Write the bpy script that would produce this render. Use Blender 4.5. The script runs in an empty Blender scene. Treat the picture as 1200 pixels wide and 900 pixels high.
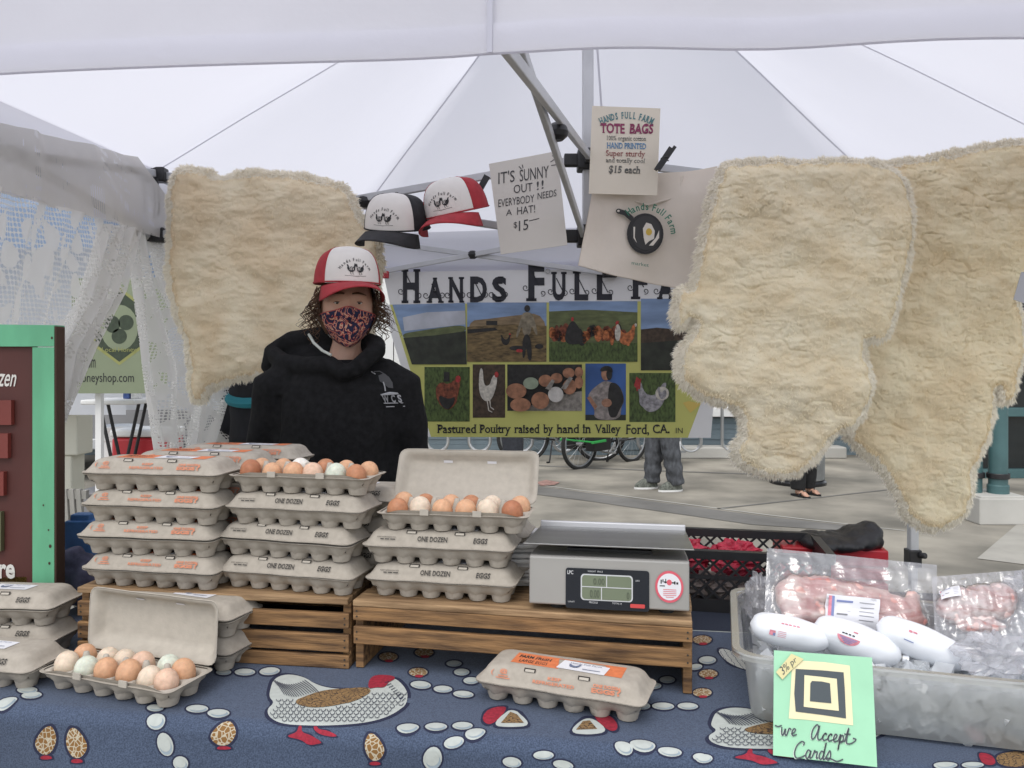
import bpy, math, random
import numpy as np
from mathutils import Vector, Matrix, geometry
R = math.radians
random.seed(7); rng = np.random.default_rng(7)
sc = bpy.context.scene
COL = sc.collection
# ------------------------------------------------------------------ camera, sky, sun, exposure
CAM_Z, FOC, HOR = 1.38, 905.0, 420.0
cam_d = bpy.data.cameras.new('camera'); cam = bpy.data.objects.new('camera', cam_d); COL.objects.link(cam)
cam.location = (0, 0, CAM_Z); cam.rotation_euler = (R(90), 0, 0)
cam_d.sensor_width = 36; cam_d.lens = 36*FOC/1200; cam_d.shift_y = -0.025
cam_d.clip_start = .05; cam_d.clip_end = 500
sc.camera = cam
SUN_EL, SUN_AZ = 60, 195          # azimuth the light comes from: clockwise from +Y (behind the camera, to the left)
world = bpy.data.worlds.new('World'); sc.world = world; world.use_nodes = True
wn, wl = world.node_tree.nodes, world.node_tree.links
wn.clear()
sky = wn.new('ShaderNodeTexSky'); sky.sky_type = 'NISHITA'; sky.sun_disc = False
sky.sun_elevation = R(SUN_EL); sky.sun_rotation = R(SUN_AZ)
hs = wn.new('ShaderNodeHueSaturation'); hs.inputs['Saturation'].default_value = .22
bg = wn.new('ShaderNodeBackground'); bg.inputs['Strength'].default_value = .15
wo = wn.new('ShaderNodeOutputWorld')
wl.new(sky.outputs[0], hs.inputs['Color']); wl.new(hs.outputs[0], bg.inputs[0]); wl.new(bg.outputs[0], wo.inputs[0])
sun_d = bpy.data.lights.new('sun', 'SUN'); sun = bpy.data.objects.new('sun', sun_d); COL.objects.link(sun)
sun_d.energy = 1.0; sun_d.angle = R(40); sun_d.color = (1, .96, .9)
sd = Vector((math.sin(R(SUN_AZ))*math.cos(R(SUN_EL)), math.cos(R(SUN_AZ))*math.cos(R(SUN_EL)), math.sin(R(SUN_EL))))
sun.rotation_euler = sd.to_track_quat('Z', 'Y').to_euler(); sun.location = (-6, -12, 20)
sc.view_settings.view_transform = 'Standard'; sc.view_settings.look = 'None'
sc.view_settings.gamma = 1; sc.view_settings.exposure = 0.70
sc.cycles.use_denoising = True
sc.cycles.max_bounces = 10; sc.cycles.transparent_max_bounces = 24
sc.cycles.transmission_bounces = 6
# ------------------------------------------------------------------ helpers
def ray(px, py): return Vector(((px-600)/FOC, 1, (HOR-py)/FOC))
def W(px, py, d):
    r = ray(px, py); return Vector((r.x*d, d, CAM_Z+r.z*d))
def hit(px, py, P0, n):
    r = ray(px, py); c = Vector((0, 0, CAM_Z))
    return c + r*((Vector(P0)-c).dot(n)/r.dot(n))
def onz(px, py, z):
    d = FOC*(CAM_Z-z)/(py-HOR); return Vector(((px-600)/FOC*d, d, z))
def root_matrix(o):
    m = o.matrix_basis.copy()
    while o.parent: o = o.parent; m = o.matrix_basis @ m
    return m
def tag(o, label=None, cat=None, group=None, kind=None):
    if label: o['label'] = label
    if cat: o['category'] = cat
    if group: o['group'] = group
    if kind: o['kind'] = kind
    return o
def empty(name, loc, rz=0, label=None, cat=None, group=None):
    o = bpy.data.objects.new(name, None); COL.objects.link(o)
    o.location = loc; o.rotation_euler = (0, 0, rz); o.empty_display_size = .05
    o.matrix_basis = Matrix.Translation(Vector(loc)) @ Matrix.Rotation(rz, 4, 'Z')
    return tag(o, label, cat, group)
def copy_tree(o, parent=None):
    c = o.copy(); COL.objects.link(c); c.parent = parent
    for ch in list(o.children): copy_tree(ch, c)
    return c
_tc = {}
def glyphs(s, bold=0., serif=False, spacing=1., shear=0.):
    key = (s, bold, serif, spacing, shear)
    if key in _tc: return _tc[key]
    cu = bpy.data.curves.new('t', 'FONT'); cu.body = s; cu.size = 1; cu.offset = bold; cu.resolution_u = 3
    cu.space_character = spacing; cu.shear = shear
    ob = bpy.data.objects.new('t', cu); COL.objects.link(ob)
    dg = bpy.context.evaluated_depsgraph_get(); me = bpy.data.meshes.new_from_object(ob.evaluated_get(dg))
    V = [(v.co.x, v.co.y) for v in me.vertices]; F = [tuple(p.vertices) for p in me.polygons]
    if serif:
        cnt = {}
        for f in F:
            for i in range(len(f)):
                e = tuple(sorted((f[i], f[(i+1) % len(f)]))); cnt[e] = cnt.get(e, 0)+1
        ys = sorted(V, key=lambda p: p[1])
        for (a, b), c in cnt.items():
            if c != 1: continue
            (x0, y0), (x1, y1) = V[a], V[b]
            if abs(y0-y1) > .012 or not .03 < abs(x0-x1) < .26: continue
            if x0 > x1: x0, x1 = x1, x0
            e = .055; h = .06; up = abs(y0) < .06 or y0 < -.1
            ya, yb = (y0, y0+h) if up else (y0-h, y0)
            k = len(V); V += [(x0-e, ya), (x1+e, ya), (x1+e, yb), (x0-e, yb)]; F.append((k, k+1, k+2, k+3))
    bpy.data.objects.remove(ob); bpy.data.curves.remove(cu); bpy.data.meshes.remove(me)
    xs = [p[0] for p in V]; yy = [p[1] for p in V]
    bb = (min(xs), min(yy), max(xs), max(yy))
    _tc[key] = (V, F, bb); return _tc[key]
class MB:
    def __init__(s): s.v = []; s.f = []; s.m = []
    def add(s, V, F, mi=0, M=None):
        k = len(s.v)
        if M is not None: V = [M @ Vector(p) for p in V]
        s.v += [tuple(p) for p in V]
        s.f += [tuple(i+k for i in f) for f in F]; s.m += [mi]*len(F)
    def box(s, c, d, mi=0, M=None):
        x, y, z = c; a, b, e = d[0]/2, d[1]/2, d[2]/2
        V = [(x+i*a, y+j*b, z+k*e) for k in (-1, 1) for j in (-1, 1) for i in (-1, 1)]
        s.add(V, [(0, 2, 3, 1), (4, 5, 7, 6), (0, 1, 5, 4), (2, 6, 7, 3), (0, 4, 6, 2), (1, 3, 7, 5)], mi, M)
    def bar(s, a, b, w, h, mi=0):            # rectangular bar between two points
        a, b = Vector(a), Vector(b); d = (b-a); L = d.length; d.normalize()
        x = d.cross(Vector((0, 0, 1)))
        if x.length < 1e-3: x = Vector((1, 0, 0))
        x.normalize(); z = x.cross(d)
        M = Matrix((x, d, z)).transposed().to_4x4(); M.translation = (a+b)/2
        s.box((0, 0, 0), (w, L, h), mi, M)
    def tube(s, pts, r, n=8, mi=0, caps=True, closed=False):
        pts = [Vector(p) for p in pts]; N = len(pts)
        rs = r if isinstance(r, (list, tuple)) else [r]*N
        up = None; V = []
        for i in range(N):
            if closed: t = pts[(i+1) % N]-pts[i-1]
            else: t = pts[min(i+1, N-1)]-pts[max(i-1, 0)]
            if t.length < 1e-9: t = Vector((0, 0, 1))
            t.normalize()
            if up is None:
                up = Vector((0, 0, 1)) if abs(t.z) < .9 else Vector((1, 0, 0))
            x = t.cross(up)
            if x.length < 1e-6: x = t.orthogonal()
            x.normalize(); up = x.cross(t).normalized()
            for k in range(n):
                a = 2*math.pi*k/n; V.append(pts[i]+(x*math.cos(a)+up*math.sin(a))*rs[i])
        F = []
        for i in range(N if closed else N-1):
            j = (i+1) % N
            for k in range(n):
                F.append((i*n+k, i*n+(k+1) % n, j*n+(k+1) % n, j*n+k))
        if caps and not closed: F += [tuple(range(n))[::-1], tuple(range((N-1)*n, N*n))]
        s.add(V, F, mi)
    def loft(s, rings, mi=0, cap0=False, cap1=False, M=None, close=True):
        n = len(rings[0]); V = [p for r_ in rings for p in r_]; F = []
        for i in range(len(rings)-1):
            for k in range(n if close else n-1):
                F.append((i*n+k, i*n+(k+1) % n, (i+1)*n+(k+1) % n, (i+1)*n+k))
        if cap0: F.append(tuple(range(n))[::-1])
        if cap1: F.append(tuple(range((len(rings)-1)*n, len(rings)*n)))
        s.add(V, F, mi, M)
    def lathe(s, prof, n=24, mi=0, M=None, sx=1, sy=1):
        rings = [[(r*math.cos(2*math.pi*k/n)*sx, r*math.sin(2*math.pi*k/n)*sy, z) for k in range(n)] for r, z in prof]
        s.loft(rings, mi, True, True, M)
    def grid(s, fn, nu, nv, mi=0):
        V = [fn(i/nu, j/nv) for j in range(nv+1) for i in range(nu+1)]; n = nu+1
        F = [(j*n+i, j*n+i+1, (j+1)*n+i+1, (j+1)*n+i) for j in range(nv) for i in range(nu)]
        if callable(mi):
            for f, (i, j) in zip(F, [(i, j) for j in range(nv) for i in range(nu)]):
                pass
            k = len(s.v); s.v += [tuple(p) for p in V]; s.f += [tuple(q+k for q in f) for f in F]
            s.m += [mi((i+.5)/nu, (j+.5)/nv) for j in range(nv) for i in range(nu)]
        else: s.add(V, F, mi)
    def ball(s, c, r, n=12, mi=0, M=None):
        rx, ry, rz = r if isinstance(r, (list, tuple)) else (r, r, r)
        T = Matrix.Translation(Vector(c)); T = (M @ T) if M is not None else T
        rings = []
        for j in range(1, n):
            a = math.pi*j/n-math.pi/2
            rings.append([(rx*math.cos(a)*math.cos(2*math.pi*k/(2*n)), ry*math.cos(a)*math.sin(2*math.pi*k/(2*n)), rz*math.sin(a)) for k in range(2*n)])
        s.loft(rings, mi, True, True, T)
    def flat(s, pts, mi, fn):                # 2D polygon mapped by fn to 3D
        tri = geometry.tessellate_polygon([[Vector((p[0], p[1], 0)) for p in pts]])
        s.add([fn(*p) for p in pts], [tuple(t) for t in tri], mi)
    def text(s, t, fn, mi=0, bold=0., serif=False, box=None, spacing=1., shear=0., size=None, align=.5):
        V, F, bb = glyphs(t, bold, serif, spacing, shear)
        if box:                              # fit to x0,y0,x1,y1
            x0, y0, x1, y1 = box
            P = [(x0+(x-bb[0])/(bb[2]-bb[0])*(x1-x0), y0+(y-bb[1])/(bb[3]-bb[1])*(y1-y0)) for x, y in V]
        else:
            P = [((x-bb[0]-align*(bb[2]-bb[0]))*size, y*size) for x, y in V]
        s.add([fn(*p) for p in P], F, mi)
    def build(s, name, mats, parent=None, smooth=35, local=False, origin=None, bevel=0, solid=0):
        V = [Vector(p) for p in s.v]
        if parent is not None and not local:
            im = root_matrix(parent).inverted(); V = [im @ p for p in V]
        if origin is not None:
            o_ = Vector(origin); V = [p-o_ for p in V]
        me = bpy.data.meshes.new(name); me.from_pydata([tuple(p) for p in V], [], s.f)
        if not isinstance(mats, (list, tuple)): mats = [mats]
        for m in mats: me.materials.append(m)
        me.polygons.foreach_set('material_index', s.m)
        me.polygons.foreach_set('use_smooth', [bool(smooth)]*len(s.f)); me.update()
        if smooth: me.set_sharp_from_angle(angle=R(smooth))
        ob = bpy.data.objects.new(name, me); COL.objects.link(ob); ob.parent = parent
        if origin is not None: ob.location = origin
        if bevel:
            b = ob.modifiers.new('bevel', 'BEVEL'); b.width = bevel; b.segments = 2; b.limit_method = 'ANGLE'
        if solid:
            b = ob.modifiers.new('solid', 'SOLIDIFY'); b.thickness = abs(solid); b.offset = -1 if solid > 0 else 1
        return ob
def np_mesh(name, V, F, mats, parent=None, mi=None, smooth=True, origin=None):
    me = bpy.data.meshes.new(name)
    V = np.asarray(V, float)
    if parent is not None:
        im = np.array(root_matrix(parent).inverted()); V = V @ im[:3, :3].T + im[:3, 3]
    if origin is not None: V = V-np.array(origin)
    me.from_pydata(V.tolist(), [], F)
    for m in mats: me.materials.append(m)
    if mi is not None: me.polygons.foreach_set('material_index', mi)
    me.polygons.foreach_set('use_smooth', [smooth]*len(F)); me.update()
    ob = bpy.data.objects.new(name, me); COL.objects.link(ob); ob.parent = parent
    if origin is not None: ob.location = origin
    return ob
def remesh(mb, name, voxel, it, mats, parent=None, local=False, pick=None, post=None):
    """join the overlapping solids of mb into one continuous smooth surface"""
    t = mb.build('tmp', mats, None)
    a = t.modifiers.new('r', 'REMESH'); a.mode = 'VOXEL'; a.voxel_size = voxel; a.use_smooth_shade = True
    if it:
        b = t.modifiers.new('s', 'SMOOTH'); b.factor = .5; b.iterations = it
    dg = bpy.context.evaluated_depsgraph_get(); me = bpy.data.meshes.new_from_object(t.evaluated_get(dg))
    old = t.data; bpy.data.objects.remove(t); bpy.data.meshes.remove(old); me.name = name
    n = len(me.vertices); co = np.empty(n*3); me.vertices.foreach_get('co', co); co = co.reshape(-1, 3)
    if post is not None:
        no = np.empty(n*3); me.vertices.foreach_get('normal', no); co = post(co, no.reshape(-1, 3))
    wco = co
    if parent is not None and not local:
        im = np.array(root_matrix(parent).inverted()); co = co @ im[:3, :3].T + im[:3, 3]
    me.vertices.foreach_set('co', np.ascontiguousarray(co).ravel())
    me.materials.clear()
    for m in (mats if isinstance(mats, (list, tuple)) else [mats]): me.materials.append(m)
    np_ = len(me.polygons); me.polygons.foreach_set('use_smooth', [True]*np_)
    if pick is not None:
        me.polygons.foreach_set('material_index', [pick(Vector(wco[list(p.vertices)].mean(axis=0))) for p in me.polygons])
    else: me.polygons.foreach_set('material_index', [0]*np_)
    me.update()
    ob = bpy.data.objects.new(name, me); COL.objects.link(ob); ob.parent = parent
    return ob
# value noise (numpy)
def _h(ix, iy, s):
    n = (ix.astype(np.int64)*374761393 + iy.astype(np.int64)*668265263 + s*982451653) & 0x7fffffff
    n = ((n ^ (n >> 13))*1274126177) & 0x7fffffff
    return ((n ^ (n >> 16)) & 0xffff)/65535.0
def vnoise(x, y, s=0):
    ix, iy = np.floor(x), np.floor(y); fx, fy = x-ix, y-iy
    fx = fx*fx*(3-2*fx); fy = fy*fy*(3-2*fy)
    a, b, c, d = _h(ix, iy, s), _h(ix+1, iy, s), _h(ix, iy+1, s), _h(ix+1, iy+1, s)
    return (a*(1-fx)+b*fx)*(1-fy)+(c*(1-fx)+d*fx)*fy
def fbm(x, y, s=0, o=4):
    t = 0; a = .5
    for k in range(o): t = t+a*vnoise(x*2**k, y*2**k, s+k); a *= .5
    return t
# ------------------------------------------------------------------ materials
MATS = {}
def mat(name, col, rough=.6, var=0., vs=25, bump=0., bs=90, metal=0., stretch=(1, 1, 1), col2=None, transl=0., spec=.5,
        tcol=None, sheen=0., rand=True, detail=5, bdist=.002, coat=0., sss=0.):
    if name in MATS: return MATS[name]
    m = bpy.data.materials.new(name); m.use_nodes = True; MATS[name] = m
    n, l = m.node_tree.nodes, m.node_tree.links
    p = n['Principled BSDF']; out = n['Material Output']
    p.inputs['Base Color'].default_value = (*col, 1); p.inputs['Roughness'].default_value = rough
    p.inputs['Metallic'].default_value = metal; p.inputs['Specular IOR Level'].default_value = spec
    if sheen: p.inputs['Sheen Weight'].default_value = sheen
    if coat: p.inputs['Coat Weight'].default_value = coat
    if sss: p.inputs['Subsurface Weight'].default_value = sss; p.inputs['Subsurface Scale'].default_value = .02
    tc = n.new('ShaderNodeTexCoord'); mp = n.new('ShaderNodeMapping'); mp.inputs['Scale'].default_value = stretch
    l.new(tc.outputs['Object'], mp.inputs['Vector'])
    if rand:
        oi = n.new('ShaderNodeObjectInfo'); ml = n.new('ShaderNodeMath'); ml.operation = 'MULTIPLY'; ml.inputs[1].default_value = 7.3
        l.new(oi.outputs['Random'], ml.inputs[0]); l.new(ml.outputs[0], mp.inputs['Location'])
    if var or col2:
        nz = n.new('ShaderNodeTexNoise'); nz.inputs['Scale'].default_value = vs; nz.inputs['Detail'].default_value = detail
        l.new(mp.outputs[0], nz.inputs['Vector'])
        rp = n.new('ShaderNodeValToRGB'); e = rp.color_ramp.elements
        c0 = [max(0, c*(1-var)) for c in col]; c1 = col2 if col2 else [min(1, c*(1+var)) for c in col]
        e[0].position = .32; e[1].position = .68; e[0].color = (*c0, 1); e[1].color = (*c1, 1)
        l.new(nz.outputs['Fac'], rp.inputs['Fac']); l.new(rp.outputs['Color'], p.inputs['Base Color'])
    if bump:
        nb = n.new('ShaderNodeTexNoise'); nb.inputs['Scale'].default_value = bs; nb.inputs['Detail'].default_value = 6
        l.new(mp.outputs[0], nb.inputs['Vector'])
        bp = n.new('ShaderNodeBump'); bp.inputs['Strength'].default_value = bump; bp.inputs['Distance'].default_value = bdist
        l.new(nb.outputs['Fac'], bp.inputs['Height']); l.new(bp.outputs['Normal'], p.inputs['Normal'])
    if transl:
        t = n.new('ShaderNodeBsdfTranslucent'); t.inputs['Color'].default_value = (*(tcol or col), 1)
        mx = n.new('ShaderNodeMixShader'); mx.inputs[0].default_value = transl
        l.new(p.outputs[0], mx.inputs[1]); l.new(t.outputs[0], mx.inputs[2]); l.new(mx.outputs[0], out.inputs['Surface'])
    return m
def clear_mat(name, tint, haze, gloss, rough=.15, hcol=(.8, .8, .8), bump=0., bs=40):
    """thin clear plastic: see-through, a little milky, shiny at grazing angles"""
    m = bpy.data.materials.new(name); m.use_nodes = True; MATS[name] = m
    n, l = m.node_tree.nodes, m.node_tree.links; n.remove(n['Principled BSDF']); out = n['Material Output']
    tr = n.new('ShaderNodeBsdfTransparent'); tr.inputs[0].default_value = (*tint, 1)
    di = n.new('ShaderNodeBsdfDiffuse'); di.inputs[0].default_value = (*hcol, 1)
    tl = n.new('ShaderNodeBsdfTranslucent'); tl.inputs[0].default_value = (*hcol, 1)
    md = n.new('ShaderNodeMixShader'); md.inputs[0].default_value = .5; l.new(di.outputs[0], md.inputs[1]); l.new(tl.outputs[0], md.inputs[2])
    a = n.new('ShaderNodeMixShader'); a.inputs[0].default_value = haze; l.new(tr.outputs[0], a.inputs[1]); l.new(md.outputs[0], a.inputs[2])
    gl = n.new('ShaderNodeBsdfGlossy'); gl.inputs['Roughness'].default_value = rough
    fr = n.new('ShaderNodeLayerWeight'); fr.inputs['Blend'].default_value = .25
    mu = n.new('ShaderNodeMath'); mu.operation = 'MULTIPLY_ADD'; mu.inputs[1].default_value = gloss; mu.inputs[2].default_value = gloss*.2
    l.new(fr.outputs['Fresnel'], mu.inputs[0])
    b = n.new('ShaderNodeMixShader'); l.new(mu.outputs[0], b.inputs[0]); l.new(a.outputs[0], b.inputs[1]); l.new(gl.outputs[0], b.inputs[2])
    if bump:
        tc = n.new('ShaderNodeTexCoord'); nb = n.new('ShaderNodeTexNoise'); nb.inputs['Scale'].default_value = bs; nb.inputs['Detail'].default_value = 4
        nb.inputs['Distortion'].default_value = 1.5
        bp = n.new('ShaderNodeBump'); bp.inputs['Strength'].default_value = bump; bp.inputs['Distance'].default_value = .01
        l.new(tc.outputs['Object'], nb.inputs['Vector']); l.new(nb.outputs['Fac'], bp.inputs['Height']); l.new(bp.outputs['Normal'], gl.inputs['Normal']); l.new(bp.outputs['Normal'], fr.inputs['Normal'])
    l.new(b.outputs[0], out.inputs['Surface']); return m
class Art:
    """flat artwork on a real vertical (or leaning) sheet: outline points are placed where their sight line meets the sheet"""
    def __init__(s, P0, n, mb=None, step=.0008):
        s.P0 = Vector(P0); s.n = Vector(n).normalized(); s.mb = mb or MB(); s.step = step
        if s.n.dot(Vector((0, 0, CAM_Z))-s.P0) < 0: s.n = -s.n
    def pt(s, px, py, layer=0): return hit(px, py, s.P0, s.n)+s.n*(s.step*layer)
    rounded = False
    def poly(s, pts, mi, layer=1):
        if s.rounded and len(pts) >= 6 and len(pts) < 24:          # soften organic outlines
            for _ in range(2): pts = [q for i in range(len(pts)) for a, c in [(pts[i], pts[(i+1) % len(pts)])] for q in ((.75*a[0]+.25*c[0], .75*a[1]+.25*c[1]), (.25*a[0]+.75*c[0], .25*a[1]+.75*c[1]))]
        s.mb.flat(pts, mi, lambda x, y: s.pt(x, y, layer))
    def rect(s, x0, y0, x1, y1, mi, layer=1): s.poly([(x0, y0), (x1, y0), (x1, y1), (x0, y1)], mi, layer)
    def ell(s, cx, cy, rx, ry, mi, layer=1, rot=0, n=20):
        c, q = math.cos(rot), math.sin(rot); pts = []
        for k in range(n):
            a = 2*math.pi*k/n; x, y = rx*math.cos(a), ry*math.sin(a); pts.append((cx+x*c-y*q, cy+x*q+y*c))
        s.poly(pts, mi, layer)
    def line(s, pts, w, mi, layer=1):
        pts = [Vector(p) for p in pts]; L = []; Rr = []
        for i, p in enumerate(pts):
            t = pts[min(i+1, len(pts)-1)]-pts[max(i-1, 0)]; t.normalize(); nn = Vector((-t.y, t.x))*w/2
            L.append(p+nn); Rr.append(p-nn)
        V = [s.pt(q.x, q.y, layer) for q in L]+[s.pt(q.x, q.y, layer) for q in Rr]; k = len(pts)
        s.mb.add(V, [(i, i+1, k+i+1, k+i) for i in range(k-1)], mi)
    def text(s, t, quad, mi, layer=2, **kw):
        (ax, ay), (bx, by), (cx, cy), (dx, dy) = quad      # TL TR BR BL in photo pixels
        def fn(u, v):
            x = (dx+(cx-dx)*u)*(1-v)+(ax+(bx-ax)*u)*v; y = (dy+(cy-dy)*u)*(1-v)+(ay+(by-ay)*u)*v
            return s.pt(x, y, layer)
        s.mb.text(t, fn, mi, box=(0, 0, 1, 1), **kw)
    def slab(s, pts, thick, mi):
        tri = geometry.tessellate_polygon([[Vector((p[0], p[1], 0)) for p in pts]]); k = len(pts)
        V = [s.pt(*p) for p in pts]; V += [p-s.n*thick for p in V]
        F = [tuple(t) for t in tri]+[tuple(i+k for i in t)[::-1] for t in tri]
        F += [(i, (i+1) % k, k+(i+1) % k, k+i) for i in range(k)]
        s.mb.add(V, F, mi)
# ------------------------------------------------------------------ materials used all over
M_white = mat('white_paint', (.78, .78, .77), .6, .04, 6)
M_concrete = mat('concrete', (.175, .165, .14), .92, .16, 1.3, bump=.25, bs=60, col2=(.38, .35, .295), detail=10, rand=False)
M_concrete_dark = mat('dark_concrete', (.17, .165, .155), .9, .2, 2.5, bump=.2, bs=70, detail=8)
M_concrete_light = mat('light_concrete', (.46, .45, .42), .9, .1, 2.5, bump=.2, bs=70, detail=8)
M_siding = mat('blue_grey_siding', (.17, .22, .25), .6, .1, 3)
M_panel = mat('pale_wall_panel', (.72, .72, .70), .6, .05, 2)
M_teal = mat('teal_steel', (.055, .12, .125), .5, .15, 5)
M_dglass = mat('dark_glass', (.012, .016, .018), .08, .4, 2, spec=.7)
M_black = mat('black_plastic', (.015, .015, .017), .45, .2, 30)
M_alu = mat('grey_aluminium', (.50, .51, .53), .45, .08, 8, metal=.3, stretch=(1, 1, 1))
M_rubber = mat('black_rubber', (.02, .02, .02), .8, .2, 40)
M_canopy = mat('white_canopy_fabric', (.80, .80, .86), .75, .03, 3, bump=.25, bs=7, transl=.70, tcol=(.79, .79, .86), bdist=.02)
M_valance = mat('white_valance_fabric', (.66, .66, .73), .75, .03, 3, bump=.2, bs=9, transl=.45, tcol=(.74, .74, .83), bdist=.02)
M_seam = mat('grey_seam', (.78, .78, .83), .8, transl=.5, tcol=(.66, .66, .72))
def layer_seam(): pass
# ------------------------------------------------------------------ ground
g = MB()
g.add([(-150, -60, 0), (150, -60, 0), (150, 200, 0), (-150, 200, 0)], [(0, 1, 2, 3)])
tag(g.build('ground', M_concrete, smooth=0), kind='structure')
def sheet(name, pts, m, z=.004):
    b = MB(); b.flat([(p.x, p.y) for p in (onz(x, y, 0) for x, y in pts)], 0, lambda x, y: (x, y, z))
    tag(b.build(name, m, smooth=0), kind='structure')
sheet('pavement_band', [(560, 562), (660, 574), (780, 590), (900, 606), (1010, 618), (1010, 624), (880, 615), (700, 589), (560, 571)], M_concrete_dark)
sheet('pavement_joint', [(560, 559), (660, 572), (900, 603.5), (1060, 622), (1060, 622.6), (900, 604.2), (660, 572.6), (560, 559.6)], M_concrete_light)
sheet('pavement_joint', [(620, 545), (760, 551), (900, 556), (900, 557), (760, 552), (620, 546)], M_concrete_dark)
sheet('pavement_joint', [(840, 596), (1110, 566), (1110, 566.8), (842, 597)], M_concrete_dark)
sheet('pavement_slab', [(1145, 655), (1195, 612), (1500, 600), (1500, 700)], mat('worn_pale_concrete', (.36, .345, .31), .9, .12, 4, bump=.2, bs=60, detail=9))
sheet('pavement_stain', [(628, 566), (640, 563), (656, 566), (650, 569), (634, 570)], mat('red_stain', (.34, .2, .17), .9, .3, 20), .008)
sheet('asphalt_road', [(-2500, 523), (180, 521), (180, 500), (-2500, 500)], mat('asphalt', (.05, .05, .05), .9, .3, 8, bump=.3))
# ------------------------------------------------------------------ building behind the bike racks
bl = empty('market_hall', (-1, 11, 0), 0, 'long pale building with blue grey siding along its base behind the bicycles', 'building')
b = MB()
for k in range(7):                                                 # lapped boards
    b.box((-1, 11.06-.012*(k % 2), .04+k*.075), (13, .1, .073))
b.build('siding', M_siding, bl, smooth=0)
b = MB(); b.box((-1, 11.0, .62), (13, .26, .13)); b.build('sill', M_white, bl, bevel=.01)
b = MB()
for i in range(9):
    for j in range(3): b.box((-6.7+i*1.43, 11.1, 1.36+j*1.36), (1.415, .1, 1.345))
b.build('wall', M_panel, bl, smooth=0)
b = MB(); b.box((-1, 11.6, 2.5), (13.2, .8, 5.0)); b.build('back_wall', M_siding, bl, smooth=0)
b = MB(); b.box((-1, 11.5, 5.1), (13.6, 1.4, .16)); b.build('roof', M_alu, bl, bevel=.02)
for x in (-3.1, 3.3):
    b = MB(); b.box((x, 11.03, 2.5), (1.2, .03, 1.4)); wdw = b.build('window', M_white, bl, bevel=.005)
    b = MB(); b.box((x, 11.005, 2.5), (1.06, .03, 1.26)); b.build('pane', M_dglass, wdw, smooth=0)
b = MB(); b.box((3.2, 10.75, .08), (2.8, .3, .16)); tag(b.build('concrete_kerb', M_concrete_light, smooth=0, bevel=.02), 'low pale concrete kerb along the building behind the grey bin', 'kerb')
# right building with teal frames
rb = empty('glass_shopfront', (7, 8.9, 0), 0, 'teal framed glass shopfront at the right edge behind the sheepskins', 'building')
b = MB(); b.box((7.2, 9.0, 2), (4.4, .04, 4)); b.build('glazing', M_dglass, rb, smooth=0)
b = MB()
for z in (.05, .76, 2.2, 3.95): b.box((7.2, 8.93, z), (4.4, .1, .1))
for x in (5.0, 5.36, 6.5, 7.9, 9.4): b.box((x, 8.92, 2), (.09, .12, 4))
b.build('window_frame', M_teal, rb, smooth=0, bevel=.006)
b = MB(); b.box((7.2, 9.4, 4.4), (4.6, 1.2, .7)); b.build('roof', M_siding, rb, smooth=0)
for x, lab in ((3.96, 'left of the twin teal posts on the concrete footing'), (4.14, 'right of the twin teal posts on the concrete footing')):
    b = MB(); b.lathe([(.085, .2), (.085, .3), (.075, .31), (.075, 3.9)] if x > 4 else [(.07, .2), (.07, 3.9)], 16, 0, Matrix.Translation((x, 6.62-(x-4)*.3, 0)))
    b.lathe([(.086, .36), (.09, .365), (.09, .40), (.086, .405)], 16, 1, Matrix.Translation((x, 6.62-(x-4)*.3, 0)))
    tag(b.build('steel_post', [M_teal, M_black], origin=(x, 6.62, 0)), lab, 'post', 'teal posts of the shopfront canopy')
b = MB(); b.box((4.08, 6.6, .11), (.42, .42, .22)); b.box((4.08, 6.6, .225), (.39, .39, .02))
tag(b.build('post_footing', M_concrete_light, smooth=0, bevel=.012, origin=(4.08, 6.6, 0)), 'square pale concrete footing under the teal posts', 'footing')
# ------------------------------------------------------------------ market tent
FLc, FRc, BLc, BRc = Vector((-1.50, 1.47, 0)), Vector((1.5, 1.20, 0)), Vector((-.98, 4.5, 0)), Vector((2.05, 3.95, 0))
MAST = Vector((.27, 2.75, 0)); EAVE, HEM, APEX = 2.10, 1.875, 2.98
MLc = Vector((-1.36, 2.95, 0)); MRc = Vector((1.775, 2.52, 0)); MBc = (BLc+BRc)/2; MFc = Vector((-.03, 1.335, 0))
tent = empty('market_tent', (MAST.x, MAST.y, 0), 0, 'white pop up canopy tent with grey scissor frame over the stall', 'tent')
def up(p, z): return Vector((p.x, p.y, z))
per = []
for a, c in ((FLc, MFc), (MFc, FRc), (FRc, MRc), (MRc, BRc), (BRc, MBc), (MBc, BLc), (BLc, MLc), (MLc, FLc)):
    for k in range(10): per.append(a.lerp(c, k/10))
b = MB(); NP = len(per); NR = 14; rings = []
ap = up(MAST, APEX)
for j in range(NR+1):
    t = max(.004, j/NR); ring = []
    for i, p in enumerate(per):
        q = ap.lerp(up(p, EAVE), t)
        ph = (i % 10)/10; q.z -= .05*math.sin(math.pi*t)*math.sin(math.pi*ph)+.012*math.sin(i*1.7+j)*t*(1-t)
        ring.append(q)
    rings.append(ring)
b.loft(rings); b.build('roof_canopy', M_canopy, tent, smooth=60)
b = MB()
for k in range(8):                                                 # taped seams under the ridges
    rp = [rings[j][k*10]-Vector((0, 0, .006)) for j in range(NR+1)]
    sd_ = (rings[NR][(k*10+1) % NP]-rings[NR][k*10-1]).normalized()*.0045
    for j in range(NR): b.add([rp[j]-sd_, rp[j]+sd_, rp[j+1]+sd_, rp[j+1]-sd_], [(0, 1, 2, 3)])
b.build('roof_seam', M_seam, tent, smooth=0)
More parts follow.
